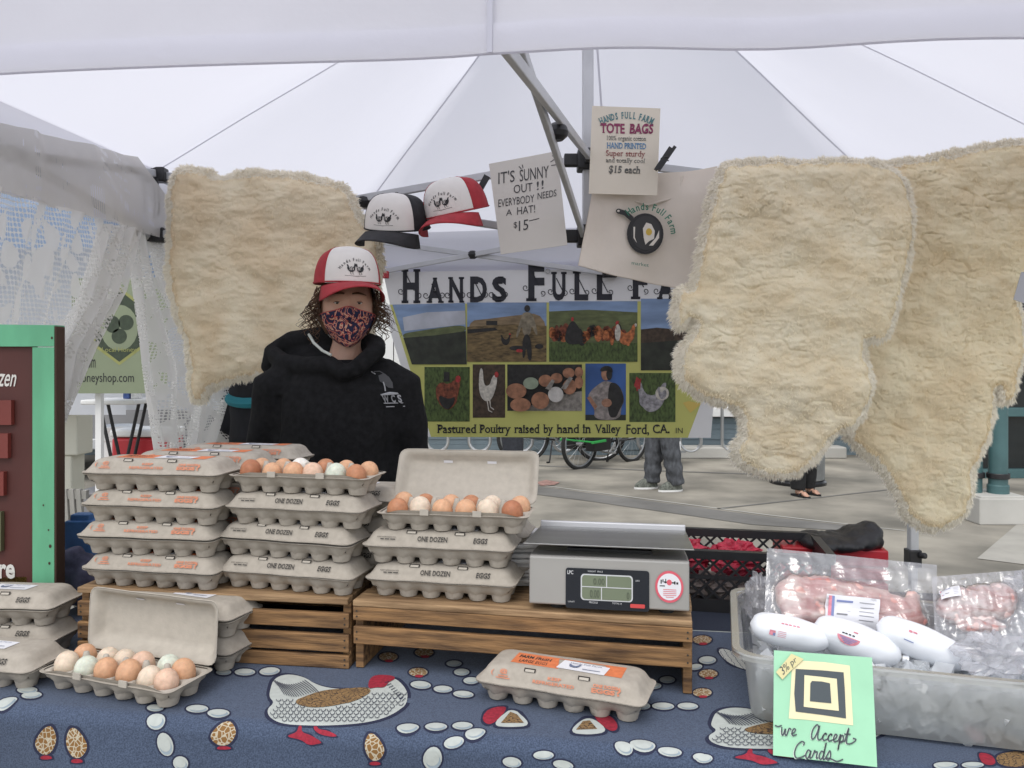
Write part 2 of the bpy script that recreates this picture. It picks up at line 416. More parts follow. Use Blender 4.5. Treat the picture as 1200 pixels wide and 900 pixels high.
def valance(p0, pm, p1, name, m, seam=False):
    cen = up(MAST, 0); b = MB(); rows = []
    P = [p0.lerp(pm, k/24) for k in range(24)]+[pm.lerp(p1, k/24) for k in range(25)]
    out = ((p1-p0).cross(Vector((0, 0, 1)))).normalized()
    if out.dot(p0-cen) < 0: out = -out
    for j in range(9):
        t = j/8; row = []
        for i, p in enumerate(P):
            w = .010*math.sin(i*.55+1.3*math.sin(i*.21))*t
            z = EAVE+.004+(HEM-EAVE)*t - .008*math.sin(math.pi*((i % 24)/24))*t
            row.append(up(p, z)+out*(.05*min(1, t*6)+.02*t+w))
        rows.append(row)
    b.loft(rows, 0, close=False)
    hem = []
    for z0 in (0, 1): hem.append([q+out*(.006+(.004 if z0 else 0))+Vector((0, 0, (.0 if z0 else .05))) for q in rows[-1]])
    b.loft(hem, 1, close=False)
    if seam:
        for r0, r1 in zip(rows[:-1], rows[1:]):
            c0, c1 = r0[24], r1[24]; s_ = (r0[25]-r0[23]).normalized()*.0045; o_ = out*.012
            b.add([c0-s_+o_, c0+s_+o_, c1+s_+o_, c1-s_+o_], [(0, 1, 2, 3)], 2)
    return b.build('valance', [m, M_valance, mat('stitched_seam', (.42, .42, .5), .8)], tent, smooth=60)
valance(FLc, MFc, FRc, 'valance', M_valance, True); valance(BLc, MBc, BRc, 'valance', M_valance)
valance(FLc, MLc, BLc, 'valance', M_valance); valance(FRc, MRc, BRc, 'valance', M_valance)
for c in (FLc, FRc, BLc, BRc):
    b = MB(); b.box((c.x, c.y, 1.22), (.042, .042, 1.74)); lg = b.build('leg', M_alu, tent, smooth=0, bevel=.004)
    b = MB(); b.box((c.x, c.y, .34/2), (.034, .034, .34)); b.box((c.x, c.y, .01), (.11, .11, .02)); b.build('foot', M_alu, lg, smooth=0, bevel=.003)
    b = MB(); b.box((c.x, c.y, .36), (.064, .064, .09)); b.tube([(c.x+.02, c.y-.03, .38), (c.x+.035, c.y-.06, .385)], .016, 10)
    b.build('clamp', M_black, lg, bevel=.006)
    b = MB(); b.box((c.x, c.y, 2.07), (.066, .066, .08)); b.box((c.x, c.y, 1.85), (.062, .062, .06)); b.build('bracket', M_black, lg, bevel=.005)
b = MB(); b.box((MAST.x, MAST.y, 2.38), (.038, .038, 1.16)); b.build('mast', M_alu, tent, smooth=0, bevel=.004)
for z in (2.085, 1.815):
    b = MB(); b.box((MAST.x, MAST.y, z), (.075, .075, .075)); b.box((MAST.x-.05, MAST.y, z), (.07, .03, .045)); b.box((MAST.x+.05, MAST.y, z), (.07, .03, .045)); b.box((MAST.x, MAST.y-.05, z), (.03, .07, .045))
    b.build('bracket', M_black, tent, bevel=.005)
def scissor(p, zp, q, zq, off):
    """crossing pair of flat bars between two uprights"""
    for n_, (za, zb) in enumerate(((zp[1], zq[0]), (zp[0], zq[1]))):
        d = (q-p).normalized(); s_ = d.cross(Vector((0, 0, 1)))*(.011*(1 if n_ else -1))
        b = MB(); b.bar(up(p, za)+d*.05+s_, up(q, zb)-d*.03+s_, .016, .028); b.build('truss_bar', M_alu, tent, smooth=0, bevel=.003)
    m_ = (up(p, (zp[0]+zp[1])/2)+up(q, (zq[0]+zq[1])/2))/2
    b = MB(); b.ball((m_.x, m_.y, m_.z), (.03, .03, .026), 6); b.build('pivot', M_black, tent, smooth=30)
Z = (1.815, 2.085); E = (1.85, 2.08)
EF = (1.93, 2.085)
for q in (MFc, MLc, MRc, MBc): scissor(MAST, Z, q, EF if q is MFc else E, 0)
for a, c in ((BLc, MBc), (MBc, BRc), (FLc, MLc), (MLc, BLc), (FRc, MRc), (MRc, BRc)): scissor(a, E, c, E, 0)
for q in (MFc, MLc, MRc, MBc):
    for z in (EF if q is MFc else E):
        b = MB(); b.box((q.x, q.y, z), (.08, .05, .055) if q is not MFc else (.045, .04, .03)); b.build('bracket', M_black, tent, bevel=.006)
b = MB()
for dx in (-.035, .005, .02): b.tube([(MLc.x+dx, MLc.y-.03, 2.06), (MLc.x+dx+.006, MLc.y-.03, 1.95), (MLc.x+dx+.002, MLc.y-.035, 1.90+abs(dx))], .003, 6)
b.build('cord', M_black, tent)
# ------------------------------------------------------------------ lace curtain on the left side of the tent
def lace_mat(name, thr, solid, tone=(.72, .71, .69)):
    m = bpy.data.materials.new(name); m.use_nodes = True
    n, l = m.node_tree.nodes, m.node_tree.links; n.remove(n['Principled BSDF']); out = n['Material Output']
    tc = n.new('ShaderNodeTexCoord'); mp = n.new('ShaderNodeMapping'); l.new(tc.outputs['UV'], mp.inputs[0])
    vo = n.new('ShaderNodeTexVoronoi'); vo.voronoi_dimensions = '2D'; vo.inputs['Scale'].default_value = 105; vo.inputs['Randomness'].default_value = .12
    l.new(mp.outputs[0], vo.inputs['Vector'])
    lt = n.new('ShaderNodeMath'); lt.operation = 'LESS_THAN'; lt.inputs[1].default_value = thr; l.new(vo.outputs['Distance'], lt.inputs[0])
    nz = n.new('ShaderNodeTexNoise'); nz.inputs['Scale'].default_value = 8.5; nz.inputs['Detail'].default_value = 3; nz.inputs['Distortion'].default_value = 2.2
    l.new(mp.outputs[0], nz.inputs['Vector'])
    fl = n.new('ShaderNodeMath'); fl.operation = 'LESS_THAN'; fl.inputs[1].default_value = solid; l.new(nz.outputs['Fac'], fl.inputs[0])
    v2 = n.new('ShaderNodeTexVoronoi'); v2.voronoi_dimensions = '2D'; v2.inputs['Scale'].default_value = 9; v2.inputs['Randomness'].default_value = .7; l.new(mp.outputs[0], v2.inputs['Vector'])
    f2 = n.new('ShaderNodeMath'); f2.operation = 'PINGPONG'; f2.inputs[1].default_value = .11; l.new(v2.outputs['Distance'], f2.inputs[0])
    f3 = n.new('ShaderNodeMath'); f3.operation = 'GREATER_THAN'; f3.inputs[1].default_value = .035; l.new(f2.outputs[0], f3.inputs[0])
    f4 = n.new('ShaderNodeMath'); f4.operation = 'GREATER_THAN'; f4.inputs[1].default_value = .22; l.new(v2.outputs['Distance'], f4.inputs[0])
    f5 = n.new('ShaderNodeMath'); f5.operation = 'MAXIMUM'; l.new(f3.outputs[0], f5.inputs[0]); l.new(f4.outputs[0], f5.inputs[1])
    h0 = n.new('ShaderNodeMath'); h0.operation = 'MULTIPLY'; l.new(lt.outputs[0], h0.inputs[0]); l.new(fl.outputs[0], h0.inputs[1])
    ho = n.new('ShaderNodeMath'); ho.operation = 'MULTIPLY'; l.new(h0.outputs[0], ho.inputs[0]); l.new(f4.outputs[0], ho.inputs[1])
    fa = n.new('ShaderNodeMath'); fa.operation = 'MULTIPLY_ADD'; fa.inputs[1].default_value = .80; fa.inputs[2].default_value = .10; l.new(ho.outputs[0], fa.inputs[0])
    d = n.new('ShaderNodeBsdfDiffuse'); d.inputs[0].default_value = (*tone, 1)
    t = n.new('ShaderNodeBsdfTranslucent'); t.inputs[0].default_value = (*tone, 1)
    mx = n.new('ShaderNodeMixShader'); mx.inputs[0].default_value = .45; l.new(d.outputs[0], mx.inputs[1]); l.new(t.outputs[0], mx.inputs[2])
    tr = n.new('ShaderNodeBsdfTransparent'); m2 = n.new('ShaderNodeMixShader')
    l.new(fa.outputs[0], m2.inputs[0]); l.new(mx.outputs[0], m2.inputs[1]); l.new(tr.outputs[0], m2.inputs[2]); l.new(m2.outputs[0], out.inputs['Surface'])
    return m
M_lace = lace_mat('lace', .42, .56, (.80, .79, .77)); M_lace_dense = lace_mat('dense_lace', .20, .43, (.68, .665, .64)); M_lace_drape = lace_mat('draped_lace', .36, .50, (.78, .77, .75))
cn = (FLc-MLc).cross(Vector((0, 0, 1))).normalized()
if cn.x < 0: cn = -cn
cur = empty('lace_curtain', (-1.42, 2.4, 0), 0, 'white lace curtain parted and draped over the left side of the tent frame', 'curtain')
def lerp_c(c, t):
    """point on a polyline of (x, y) by parameter"""
    k = min(int(t*(len(c)-1)), len(c)-2); f = t*(len(c)-1)-k
    return (c[k][0]+(c[k+1][0]-c[k][0])*f, c[k][1]+(c[k+1][1]-c[k][1])*f)
def drape(name, L, Rr, folds, amp, m, off=.03, nu=60, nv=50, seed=0, ph=0):
    V = []; UV = []
    for j in range(nv+1):
        for i in range(nu+1):
            u, v = i/nu, j/nv; a, c = lerp_c(L, v), lerp_c(Rr, v)
            px, py = a[0]+(c[0]-a[0])*u, a[1]+(c[1]-a[1])*u
            p = hit(px, py, MLc+Vector((0, 0, 1.5)), cn)
            w = amp*math.sin(2*math.pi*folds*u+ph+1.5*v)+amp*.5*math.sin(2*math.pi*folds*2.3*u+seed+2*v)
            V.append(p+cn*(off+w)); UV.append((p.y+u*.3, p.z+v*.2))
    n_ = nu+1; F = [(j*n_+i, j*n_+i+1, (j+1)*n_+i+1, (j+1)*n_+i) for j in range(nv) for i in range(nu)]
    ob = np_mesh(name, V, F, [m], cur); uv = ob.data.uv_layers.new(name='uv')
    for lp in ob.data.loops: uv.data[lp.index].uv = UV[lp.vertex_index]
    return ob
# swag over the bar, open lace panel, two gathered drapes
drape('swag', [(-80, 128), (-80, 180), (-80, 205)], [(150, 184), (188, 240), (203, 285)], 3, .012, M_lace_dense, .035, seed=1)
drape('lace_panel', [(-80, 200), (-80, 330), (-80, 520)], [(160, 272), (110, 345), (75, 450)], 5, .014, M_lace, .03, seed=2)
drape('front_drape', [(108, 262), (85, 350), (52, 410), (46, 500)], [(158, 268), (138, 340), (100, 410), (62, 492)], 3, .028, M_lace_drape, .02, seed=3)
drape('back_drape', [(150, 262), (158, 330), (165, 430), (186, 528)], [(203, 275), (225, 340), (300, 440), (262, 532)], 4, .03, M_lace_drape, -.02, seed=5)
# ------------------------------------------------------------------ honey stall beyond it
M_olive = mat('olive_banner', (.20, .235, .15), .6, .06, 4)
M_ink = mat('black_ink', (.012, .012, .014), .55)
M_dgreen = mat('dark_green_print', (.03, .045, .025), .6, .3, 30)
M_yelg = mat('yellow_green_print', (.26, .27, .09), .6)
st = empty('stall_banner', (-2.4, 4.6, .9), 0, 'olive green banner of the honey stall hanging behind the lace curtain', 'banner')
A = Art((-2.4, 4.6, 1.2), (0, -1, 0))
A.slab([(84, 326), (196, 326), (196, 461), (84, 461)], .006, 0); A.mb.build('sheet', M_olive, st, smooth=0)
A.mb = MB()
A.poly([(140, 336), (171, 360), (171, 405), (140, 428), (109, 405), (109, 360)], 1, 1)
A.poly([(140, 340), (168, 362), (168, 403), (140, 424), (112, 403), (112, 362)], 0, 2)
A.ell(140, 384, 22, 27, 2, 3); A.ell(132, 380, 9, 10, 0, 4); A.ell(148, 378, 9, 9, 0, 4); A.ell(140, 394, 9, 9, 0, 4)
A.text('Local Honey', [(120, 407), (160, 407), (160, 414), (120, 414)], 1, 5)
A.mb.build('emblem', [M_dgreen, M_yelg, M_olive], st, smooth=0)
A.mb = MB()
A.text('.com', [(97, 421), (112, 421), (112, 431), (97, 431)], 0, 2); A.text('honeyshop.com', [(91, 437), (157, 437), (157, 451), (91, 451)], 0, 2)
A.mb.build('lettering', [M_ink], st, smooth=0)
M_blue = mat('blue_canopy', (.28, .37, .52), .6, .1, 3, transl=.5, tcol=(.40, .50, .66))
M_bwhite = mat('pale_tarp', (.72, .73, .75), .6, .05, 3, transl=.5, tcol=(.75, .76, .8))
nt = empty('market_tent', (-3.4, 5.4, 0), 0, 'blue topped neighbouring tent on white poles beyond the lace curtain', 'tent')
b = MB(); c = [(-4.9, 4.7), (-2.51, 4.7), (-2.51, 7.3), (-4.9, 7.3)]
for k in range(4):
    (x0, y0), (x1, y1) = c[k], c[(k+1) % 4]
    b.add([(x0, y0, 2.3), (x1, y1, 2.3), (-3.6, 6.0, 3.1)], [(0, 1, 2)])
    b.add([(x0, y0, 2.05), (x1, y1, 2.05), (x1, y1, 2.3), (x0, y0, 2.3)], [(0, 1, 2, 3)])
b.build('roof_canopy', M_blue, nt, smooth=0)
b = MB(); b.add([(-4.9, 7.2, .9), (-2.3, 7.2, .9), (-2.3, 7.2, 2.05), (-4.9, 7.2, 2.05)], [(0, 1, 2, 3)]); b.build('side_panel', M_bwhite, nt, smooth=0); b = MB(); b.add([(-4.9, 5.2, 1.0), (-2.6, 5.2, 1.0), (-2.6, 5.2, 2.12), (-4.9, 5.2, 2.12)], [(0, 1, 2, 3)]); b.build('side_panel', M_bwhite, nt, smooth=0)
for x, y in c:
    b = MB(); b.box((x, y, 1.03), (.035, .035, 2.06)); b.build('leg', M_white, nt, smooth=0)
# grey trailer, folding table, bucket, cooler
tr = empty('cargo_trailer', (-5.3, 9.6, 0), 0, 'grey cargo trailer with a red lamp behind the lace curtain', 'trailer')
b = MB(); b.box((-5.2, 9.6, 1.1), (2.6, 1.8, 1.5)); b.build('body', mat('grey_trailer_paint', (.25, .25, .26), .4, .1, 2), tr, bevel=.04)
b = MB(); b.box((-5.2, 8.66, .42), (2.5, .05, .12)); b.build('bumper', M_alu, tr, bevel=.01)
b = MB(); b.lathe([(.05, 0), (.06, .02), (.03, .03)], 16, 0, Matrix.Translation(W(112, 468, 8.68)) @ Matrix.Rotation(R(90), 4, 'X')); b.build('tail_lamp', mat('red_lens', (.5, .02, .03), .2), tr)
for x in (-5.9, -4.5):
    b = MB(); b.lathe([(.1, -.09), (.3, -.09), (.32, -.06), (.32, .06), (.3, .09), (.1, .09)], 24, 0, Matrix.Translation((x, 9.0, .32)) @ Matrix.Rotation(R(90), 4, 'X')); b.build('wheel', M_rubber, tr)
p = W(80, 495, 7.6); b = MB()
b.box((p.x, 7.6, .86), (.36, .3, .05)); b.box((p.x, 7.6, .64), (.34, .28, .40)); b.box((p.x+.12, 7.6, .98), (.03, .3, .25)); b.box((p.x-.05, 7.6, .22), (.3, .24, .44))
tag(b.build('plastic_chair', mat('cream_plastic', (.62, .6, .5), .5), smooth=0, bevel=.02), 'cream plastic bin chair beside the grey trailer', 'chair')
ft = empty('folding_table', (-2.4, 4.95, 0), 0, 'small white folding table with black legs behind the lace curtain', 'table')
t0 = W(140, 470, 4.95)
b = MB(); b.box((t0.x, 4.95, t0.z), (.34, .3, .03)); b.build('tabletop', M_white, ft, bevel=.008)
for s in (-1, 1):
    b = MB(); b.tube([(t0.x-.1*s, 4.95-.05*s, t0.z-.02), (t0.x+.13*s, 4.95-.05*s, .02)], .011, 8); b.tube([(t0.x-.1*s, 5.05-.05*s, t0.z-.02), (t0.x+.13*s, 5.05-.05*s, .02)], .011, 8); b.build('leg', M_black, ft)
for dx, dz, col, nm in ((.06, .05, (.05, .1, .3), 'blue'), (.11, .07, (.7, .7, .7), 'white')):
    b = MB(); b.box((t0.x+dx, 4.95, t0.z+.017+dz), (.04, .07, dz*2)); b.box((t0.x+dx, 4.95, t0.z+.02+dz*2), (.03, .05, .01))
    tag(b.build('leaflet_box', mat('leaflet_'+nm, col, .5, .2, 40), smooth=0, bevel=.003), nm+' leaflet box on the small folding table', 'box')
bk = empty('paint_bucket', W(139, 528, 5.5), 0, 'white plastic bucket with lid standing behind the lace curtain', 'bucket')
k = bk.location; k.z = 0; bk.location = k
b = MB(); T = Matrix.Translation(k); b.lathe([(.115, .46), (.118, .465), (.128, .80), (.135, .805), (.135, .83), (.128, .835), (.128, .88)], 28, 0, T); b.build('body', M_white, bk)
b = MB(); b.lathe([(.138, .87), (.14, .875), (.14, .90), (.134, .905), (.12, .905)], 28, 0, T); b.build('lid', M_white, bk)
b = MB(); b.tube([k+Vector((-.135+.27*i/12, -.05-.09*math.sin(math.pi*i/12), .83-.2*math.sin(math.pi*i/12))) for i in range(13)], .004, 6); b.build('handle', M_alu, bk)
b = MB(); b.box((k.x, k.y, .22), (.42, .36, .42)); b.box((k.x, k.y, .445), (.44, .38, .03))
tag(b.build('grey_tote', mat('grey_tote_plastic', (.22, .22, .23), .5), smooth=0, bevel=.02), 'dark grey storage tote under the white bucket', 'tote')
ck = W(174, 515, 5.3)
cl = empty('ice_cooler', (ck.x, 5.3, 0), 0, 'red ice cooler with white lid beside the white bucket', 'cooler')
M_red = mat('red_plastic', (.45, .02, .03), .4, .1, 6)
b = MB(); b.box((ck.x, 5.3, .55), (.36, .3, .6)); b.build('body', M_red, cl, bevel=.02)
b = MB(); b.box((ck.x, 5.3, .88), (.38, .32, .05)); b.build('lid', M_white, cl, bevel=.015)
b = MB(); b.box((ck.x, 5.3, .12), (.5, .4, .24)); tag(b.build('milk_crate', M_black, smooth=0, bevel=.01), 'black crate under the red ice cooler', 'crate')
# ------------------------------------------------------------------ print inks
def ink(name, col, var=.0, vs=60, **k): return mat(name, col, .55, var, vs, **k)
I_sky = ink('print_sky_blue', (.20, .29, .46), .25, 4, stretch=(1, 1, 4)); I_cloud = ink('print_cloud', (.42, .44, .50), .2, 8)
I_grass = ink('print_grass', (.055, .085, .022), .6, 60, stretch=(1.5, 1, .7)); I_hill = ink('print_hill', (.105, .125, .05), .3, 18, stretch=(1, 1, 3))
I_dkfield = ink('print_dark_field', (.022, .026, .018), .5, 20); I_field = ink('print_dry_field', (.14, .095, .04), .6, 26, stretch=(1, 1, 3))
I_tan = ink('print_tan_hill', (.21, .15, .085), .35, 14, stretch=(1, 1, 3)); I_brownhen = ink('print_brown_hen', (.16, .042, .02), .7, 55)
I_whitehen = ink('print_white_hen', (.50, .47, .42), .3, 50); I_greyhen = ink('print_grey_hen', (.27, .26, .28), .45, 55)
I_dark = ink('print_dark', (.016, .015, .015), .5, 40); I_soil = ink('print_soil', (.05, .032, .02), .5, 50)
I_redc = ink('print_comb_red', (.34, .03, .03), .3, 60); I_skin = ink('print_skin', (.33, .17, .11), .3, 50)
I_khaki = ink('print_khaki_shirt', (.20, .17, .12), .4, 40); I_shirt = ink('print_grey_shirt', (.24, .21, .20), .45, 40)
I_blue = ink('print_deep_blue', (.035, .10, .30), .25, 4); I_orangehen = ink('print_orange_hen', (.38, .12, .04), .6, 60)
I_eggb = ink('print_brown_egg', (.30, .14, .08), .35, 30); I_eggg = ink('print_green_egg', (.25, .30, .22), .15, 30); I_eggw = ink('print_white_egg', (.50, .48, .46), .15, 30)
I_stone = ink('print_stone', (.24, .22, .20), .4, 40)
M_lime = mat('lime_banner_vinyl', (.50, .50, .155), .5, .06, 3, spec=.4); M_bwht = mat('white_banner_vinyl', (.70, .70, .71), .5, .05, 3)
M_navyink = mat('navy_ink', (.012, .013, .022), .5)
HEN = [(-.52, .46), (-.44, .2), (-.46, 0), (-.3, -.27), (0, -.4), (.24, -.3), (.38, -.05), (.40, .2), (.46, .32), (.56, .31), (.48, .38), (.46, .48), (.38, .5), (.31, .44), (.26, .24), (.1, .08), (-.12, .1), (-.26, .22), (-.36, .42)]
def hen(A, cx, cy, w, h, mi, comb, layer=3, flip=False, legs=None):
    s_ = -1 if flip else 1
    A.poly([(cx+s_*x*w, cy-y*h) for x, y in HEN], mi, layer)
    A.poly([(cx+s_*x*w, cy-y*h) for x, y in [(.33, .44), (.31, .58), (.38, .53), (.42, .6), (.46, .5), (.5, .52), (.47, .42)]], comb, layer+1)
    A.poly([(cx+s_*x*w, cy-y*h) for x, y in [(.44, .33), (.48, .33), (.47, .2), (.43, .22)]], comb, layer+1)
    if legs is not None:
        for x in (-.05, .12): A.line([(cx+s_*x*w, cy+.36*h), (cx+s_*(x+.03)*w, cy+.62*h), (cx+s_*(x+.12)*w, cy+.64*h)], w*.05, legs, layer)
def arc_text(A, s, cx, cy, r, a0, a1, h, mi, layer=3, bold=0., serif=False, ratio=.8):
    """letters one by one round an arc; angles in degrees, 90 = top, counter-clockwise"""
    ws = [(.3 if c in ' ' else .32 if c in 'il' else .62) for c in s]; tot = sum(ws); acc = 0
    for c, w in zip(s, ws):
        t = (acc+w/2)/tot; acc += w
        if c == ' ': continue
        a = R(a0+(a1-a0)*t); V, F, bb = glyphs(c, bold, serif)
        cxx, cyy = cx+r*math.cos(a), cy-r*math.sin(a); th = a-math.pi/2
        def fn(x, y, cxx=cxx, cyy=cyy, th=th, bb=bb):
            X = (x-(bb[0]+bb[2])/2)*h*ratio*1.35; Y = (y)*h*1.35
            X, Y = X*math.cos(th)-Y*math.sin(th), X*math.sin(th)+Y*math.cos(th)
            return A.pt(cxx+X, cyy-Y, layer)
        A.mb.add([fn(x, y) for x, y in V], F, mi)
# ------------------------------------------------------------------ big banner on the back truss
bn = (BRc-BLc).cross(Vector((0, 0, 1))).normalized()
BP = BLc-bn*.0+Vector((0, 0, 1.5))
A = Art(BP, bn, step=.0012); BP = BP-A.n*.045; A = Art(BP, bn, step=.0012)
o = A.pt(645, 512); ban = empty('farm_banner', (o.x, o.y, o.z), 0, 'lime and white poultry banner with nine printed photos hung on the back truss', 'banner')
A.slab([(449, 319), (838, 313), (838, 352), (460, 357), (457, 357)], .003, 1)
A.slab([(457, 357), (838, 351), (833, 513), (505, 512)], .003, 0)
A.slab([(448, 357), (457, 357), (505, 512), (498, 512), (470, 430)], .003, 1)
A.poly([(806, 513), (828, 455), (838, 452), (833, 513)], 1, 1); A.poly([(807, 470), (822, 473), (809, 484), (800, 472)], 2, 2)
A.mb.build('sheet', [M_lime, M_bwht, mat('yellow_paper', (.6, .45, .12), .7)], ban, smooth=0)
A.mb = MB()
def L(x, y): return (440+x/3, 290+y/3)
for ch, x0, x1, y0, y1 in (('H', 92, 158, 76, 196), ('A', 180, 240, 106, 195), ('N', 256, 312, 104, 194), ('D', 333, 392, 102, 193), ('S', 410, 462, 102, 192), ('F', 530, 594, 58, 189),
                           ('U', 618, 672, 86, 187), ('L', 694, 748, 84, 186), ('L', 772, 832, 82, 185), ('F', 898, 956, 64, 182), ('A', 990, 1050, 88, 182), ('R', 1070, 1130, 88, 181), ('M', 1150, 1220, 88, 180)):
    q = [L(x0, y0), L(x1, y0), L(x1, y1), L(x0, y1)]
    A.text(ch, q, 0, 2, bold=.035, serif=True)
    cx, cy = L(x0-2, (y0+y1)/2); q_ = []
    for k in range(14):                                            # little scroll flourishes beside each letter
        a = k*.55; rr = 4.2*(1-k/18); q_.append((cx+rr*math.cos(a), cy+6+rr*math.sin(a)))
    A.line(q_, .9, 0, 2)
    cx, cy = L(x1-6, y1-28); A.line([(cx+3.6*(1-k/18)*math.cos(2-k*.55), cy+3.6*(1-k/18)*math.sin(2-k*.55)) for k in range(14)], .9, 0, 2)
    A.line([(L(x0+18, 0)[0]+d, L(0, y0+22)[1]+2*d) for d in (0, 4.5, 9)], 1.2, 0, 2)
for t, x0, x1 in (('Pastured', 217, 355), ('Poultry', 366, 476), ('raised', 488, 577), ('by', 590, 625), ('hand', 637, 717), ('in', 728, 758), ('Valley', 771, 863), ('Ford,', 880, 962), ('CA.', 975, 1034)):
    lo = any(c in t for c in 'yp,'); A.text(t, [L(x0, 622), L(x1, 622), L(x1, 662 if lo else 653), L(x0, 662 if lo else 653)], 0, 2, bold=.012, serif=True)
A.text('IN', [L(1056, 634), L(1080, 634), L(1080, 653), L(1056, 653)], 0, 2)
A.mb.build('lettering', M_navyink, ban, smooth=0)
def pic(fn, mats):
    A.mb = MB(); A.rounded = True; fn(); A.rounded = False; A.mb.build('printed_photo', mats, ban, smooth=0)
def p1():
    A.poly([(460, 357), (545, 355), (547, 427), (483, 427)], 0)
    A.poly([(472, 372), (500, 366), (545, 364), (545.5, 380), (474, 388)], 1, 2)
    A.poly([(471, 391), (490, 388), (510, 385), (546, 380), (546, 390), (510, 394), (475, 398)], 3, 3); A.poly([(473, 396), (510, 393), (546, 388), (547, 427), (483, 427)], 2, 4)
pic(p1, [I_sky, I_cloud, I_dkfield, I_hill])
def p2():
    A.rect(547.5, 354.5, 640.5, 424, 0); A.poly([(547.5, 376), (570, 374), (600, 370), (640.5, 366), (640.5, 424), (547.5, 424)], 1, 2)
    A.poly([(547.5, 383), (600, 380), (640.5, 382), (640.5, 424), (547.5, 424)], 2, 3); A.rect(570, 376, 583, 381, 3, 4)
    A.poly([(548, 386), (580, 384), (584, 387), (548, 391)], 3, 4)
    A.ell(618, 361.5, 3.4, 4, 3, 5); A.poly([(612, 368), (615, 366), (621, 366), (625, 369), (631, 392), (628, 393), (623, 380), (622, 393), (613, 393), (612, 380), (607, 396), (604, 395)], 4, 5)
    A.poly([(613, 392), (622, 392), (624, 422), (619, 423), (617, 405), (615, 420), (612, 419)], 3, 6)
    hen(A, 593, 399, 12, 15, 3, 5, 5); A.ell(606, 408, 9, 3, 3, 5); A.ell(632, 406, 5, 3, 3, 5); A.ell(609, 411, 4, 2, 5, 6)
pic(p2, [I_sky, I_tan, I_field, I_dark, I_khaki, I_redc])
def p3():
    A.rect(643.5, 353, 747, 424, 0); A.poly([(643.5, 365), (690, 363), (747, 366), (747, 424), (643.5, 424)], 1, 2)
    A.poly([(643.5, 401), (747, 402), (747, 424), (643.5, 424)], 2, 3)
    r_ = random.Random(3)
    for k in range(34):
        x = 647+k*2.7; A.ell(x, 392+r_.uniform(-5, 7), r_.uniform(2.5, 5), r_.uniform(5, 10), r_.choice([3, 3, 4, 4, 6]), 4, n=10)
    A.poly([(661, 403), (664, 385), (671, 374), (679, 384), (684, 396), (681, 404)], 3, 5); A.ell(671, 374, 1.6, 2.5, 5, 6)
    hen(A, 733, 393, 24, 30, 6, 5, 6, True); A.ell(724, 390, 3.4, 10, 7, 7); A.ell(704, 390, 4, 5, 6, 6); A.ell(710, 393, 4, 6, 6, 6); A.ell(745, 381, 1.4, 2, 7, 7)
pic(p3, [I_sky, I_hill, I_grass, I_dark, I_brownhen, I_redc, I_orangehen, I_whitehen])
def p4():
    A.rect(751, 350, 806, 434, 0); A.poly([(751, 386), (770, 384), (806, 387), (806, 434), (751, 434)], 1, 2); A.poly([(751, 402), (806, 398), (806, 434), (751, 434)], 2, 3)
pic(p4, [I_sky, I_soil, I_dkfield])
def p5():
    A.rect(497.5, 430, 550.5, 494, 0); A.poly([(511, 452), (519, 447), (524, 451), (532, 446), (538, 441), (540, 447), (537, 462), (535, 473), (525, 482), (515, 474), (511, 464)], 1, 3)
    A.rect(520.5, 436, 527, 447, 3, 4); A.ell(537, 444, 3.2, 4, 2, 4); A.poly([(514, 462), (526, 468), (534, 464), (532, 474), (525, 481), (516, 474)], 3, 5)
pic(p5, [I_grass, I_brownhen, I_redc, I_dark])
def p6():
    A.rect(554, 427, 592, 489.5, 0); A.poly([(562, 432), (566, 431), (567, 452), (574, 452), (577, 441), (582, 438), (583, 444), (581, 456), (576, 469), (568, 471), (561, 460)], 1, 3)
    A.ell(582, 439, 2.4, 3.5, 2, 4); A.line([(571, 469), (573, 481), (577, 483)], 1.2, 1, 3); A.line([(574, 468), (575, 477), (579, 480)], 1.2, 1, 3)
pic(p6, [I_soil, I_whitehen, I_redc])
def p7():
    A.rect(594.5, 427, 682, 481.5, 0); A.poly([(600, 481.5), (640, 470), (660, 462), (682, 458), (682, 481.5)], 4, 2)
    for x, y, rx, ry, m_ in ((606, 458, 12, 9, 1), (623, 449, 9, 7, 2), (611, 474, 12, 8, 1), (634, 469, 10.5, 10, 1), (652, 462, 9, 9, 3), (640, 446, 8, 7, 1), (653, 443, 7, 6, 1), (667, 437, 7, 6, 1), (668, 453, 8, 9, 1), (679, 436, 5, 6, 1), (679, 448, 5, 7, 1)):
        A.ell(x, y, rx, ry, m_, 3+int(y/20)); A.ell(x+1.5, y+ry*.5, rx*.5, ry*.3, 0 if m_ == 1 else 4, 2)
    A.poly([(640, 455), (648, 444), (651, 446), (646, 457)], 4, 30); A.poly([(658, 455), (668, 441), (672, 443), (664, 456)], 4, 30)
pic(p7, [I_dark, I_eggb, I_eggg, I_eggw, I_stone])
def p8():
    A.rect(686, 426, 733.5, 492.5, 0); A.rect(686, 486, 733.5, 492.5, 4, 2)
    A.poly([(693, 457), (702, 450), (708, 446), (718, 448), (728, 454), (732, 470), (728, 477), (727, 492), (696, 492), (697, 478), (688, 466)], 1, 3)
    A.poly([(713, 449), (721, 448), (728, 455), (732, 470), (726, 480), (722, 490), (712, 488)], 3, 4)
    A.ell(710, 438, 5.4, 8, 2, 5); A.poly([(703, 436), (704, 431), (711, 428), (718, 431), (718, 438), (712, 434)], 3, 6); A.ell(714, 439, 3.4, 6.5, 3, 6); A.ell(711, 472, 6, 5, 2, 6)
    A.poly([(688, 466), (692, 464), (700, 476), (697, 480)], 2, 6)
pic(p8, [I_blue, I_shirt, I_skin, I_dark, I_dkfield])
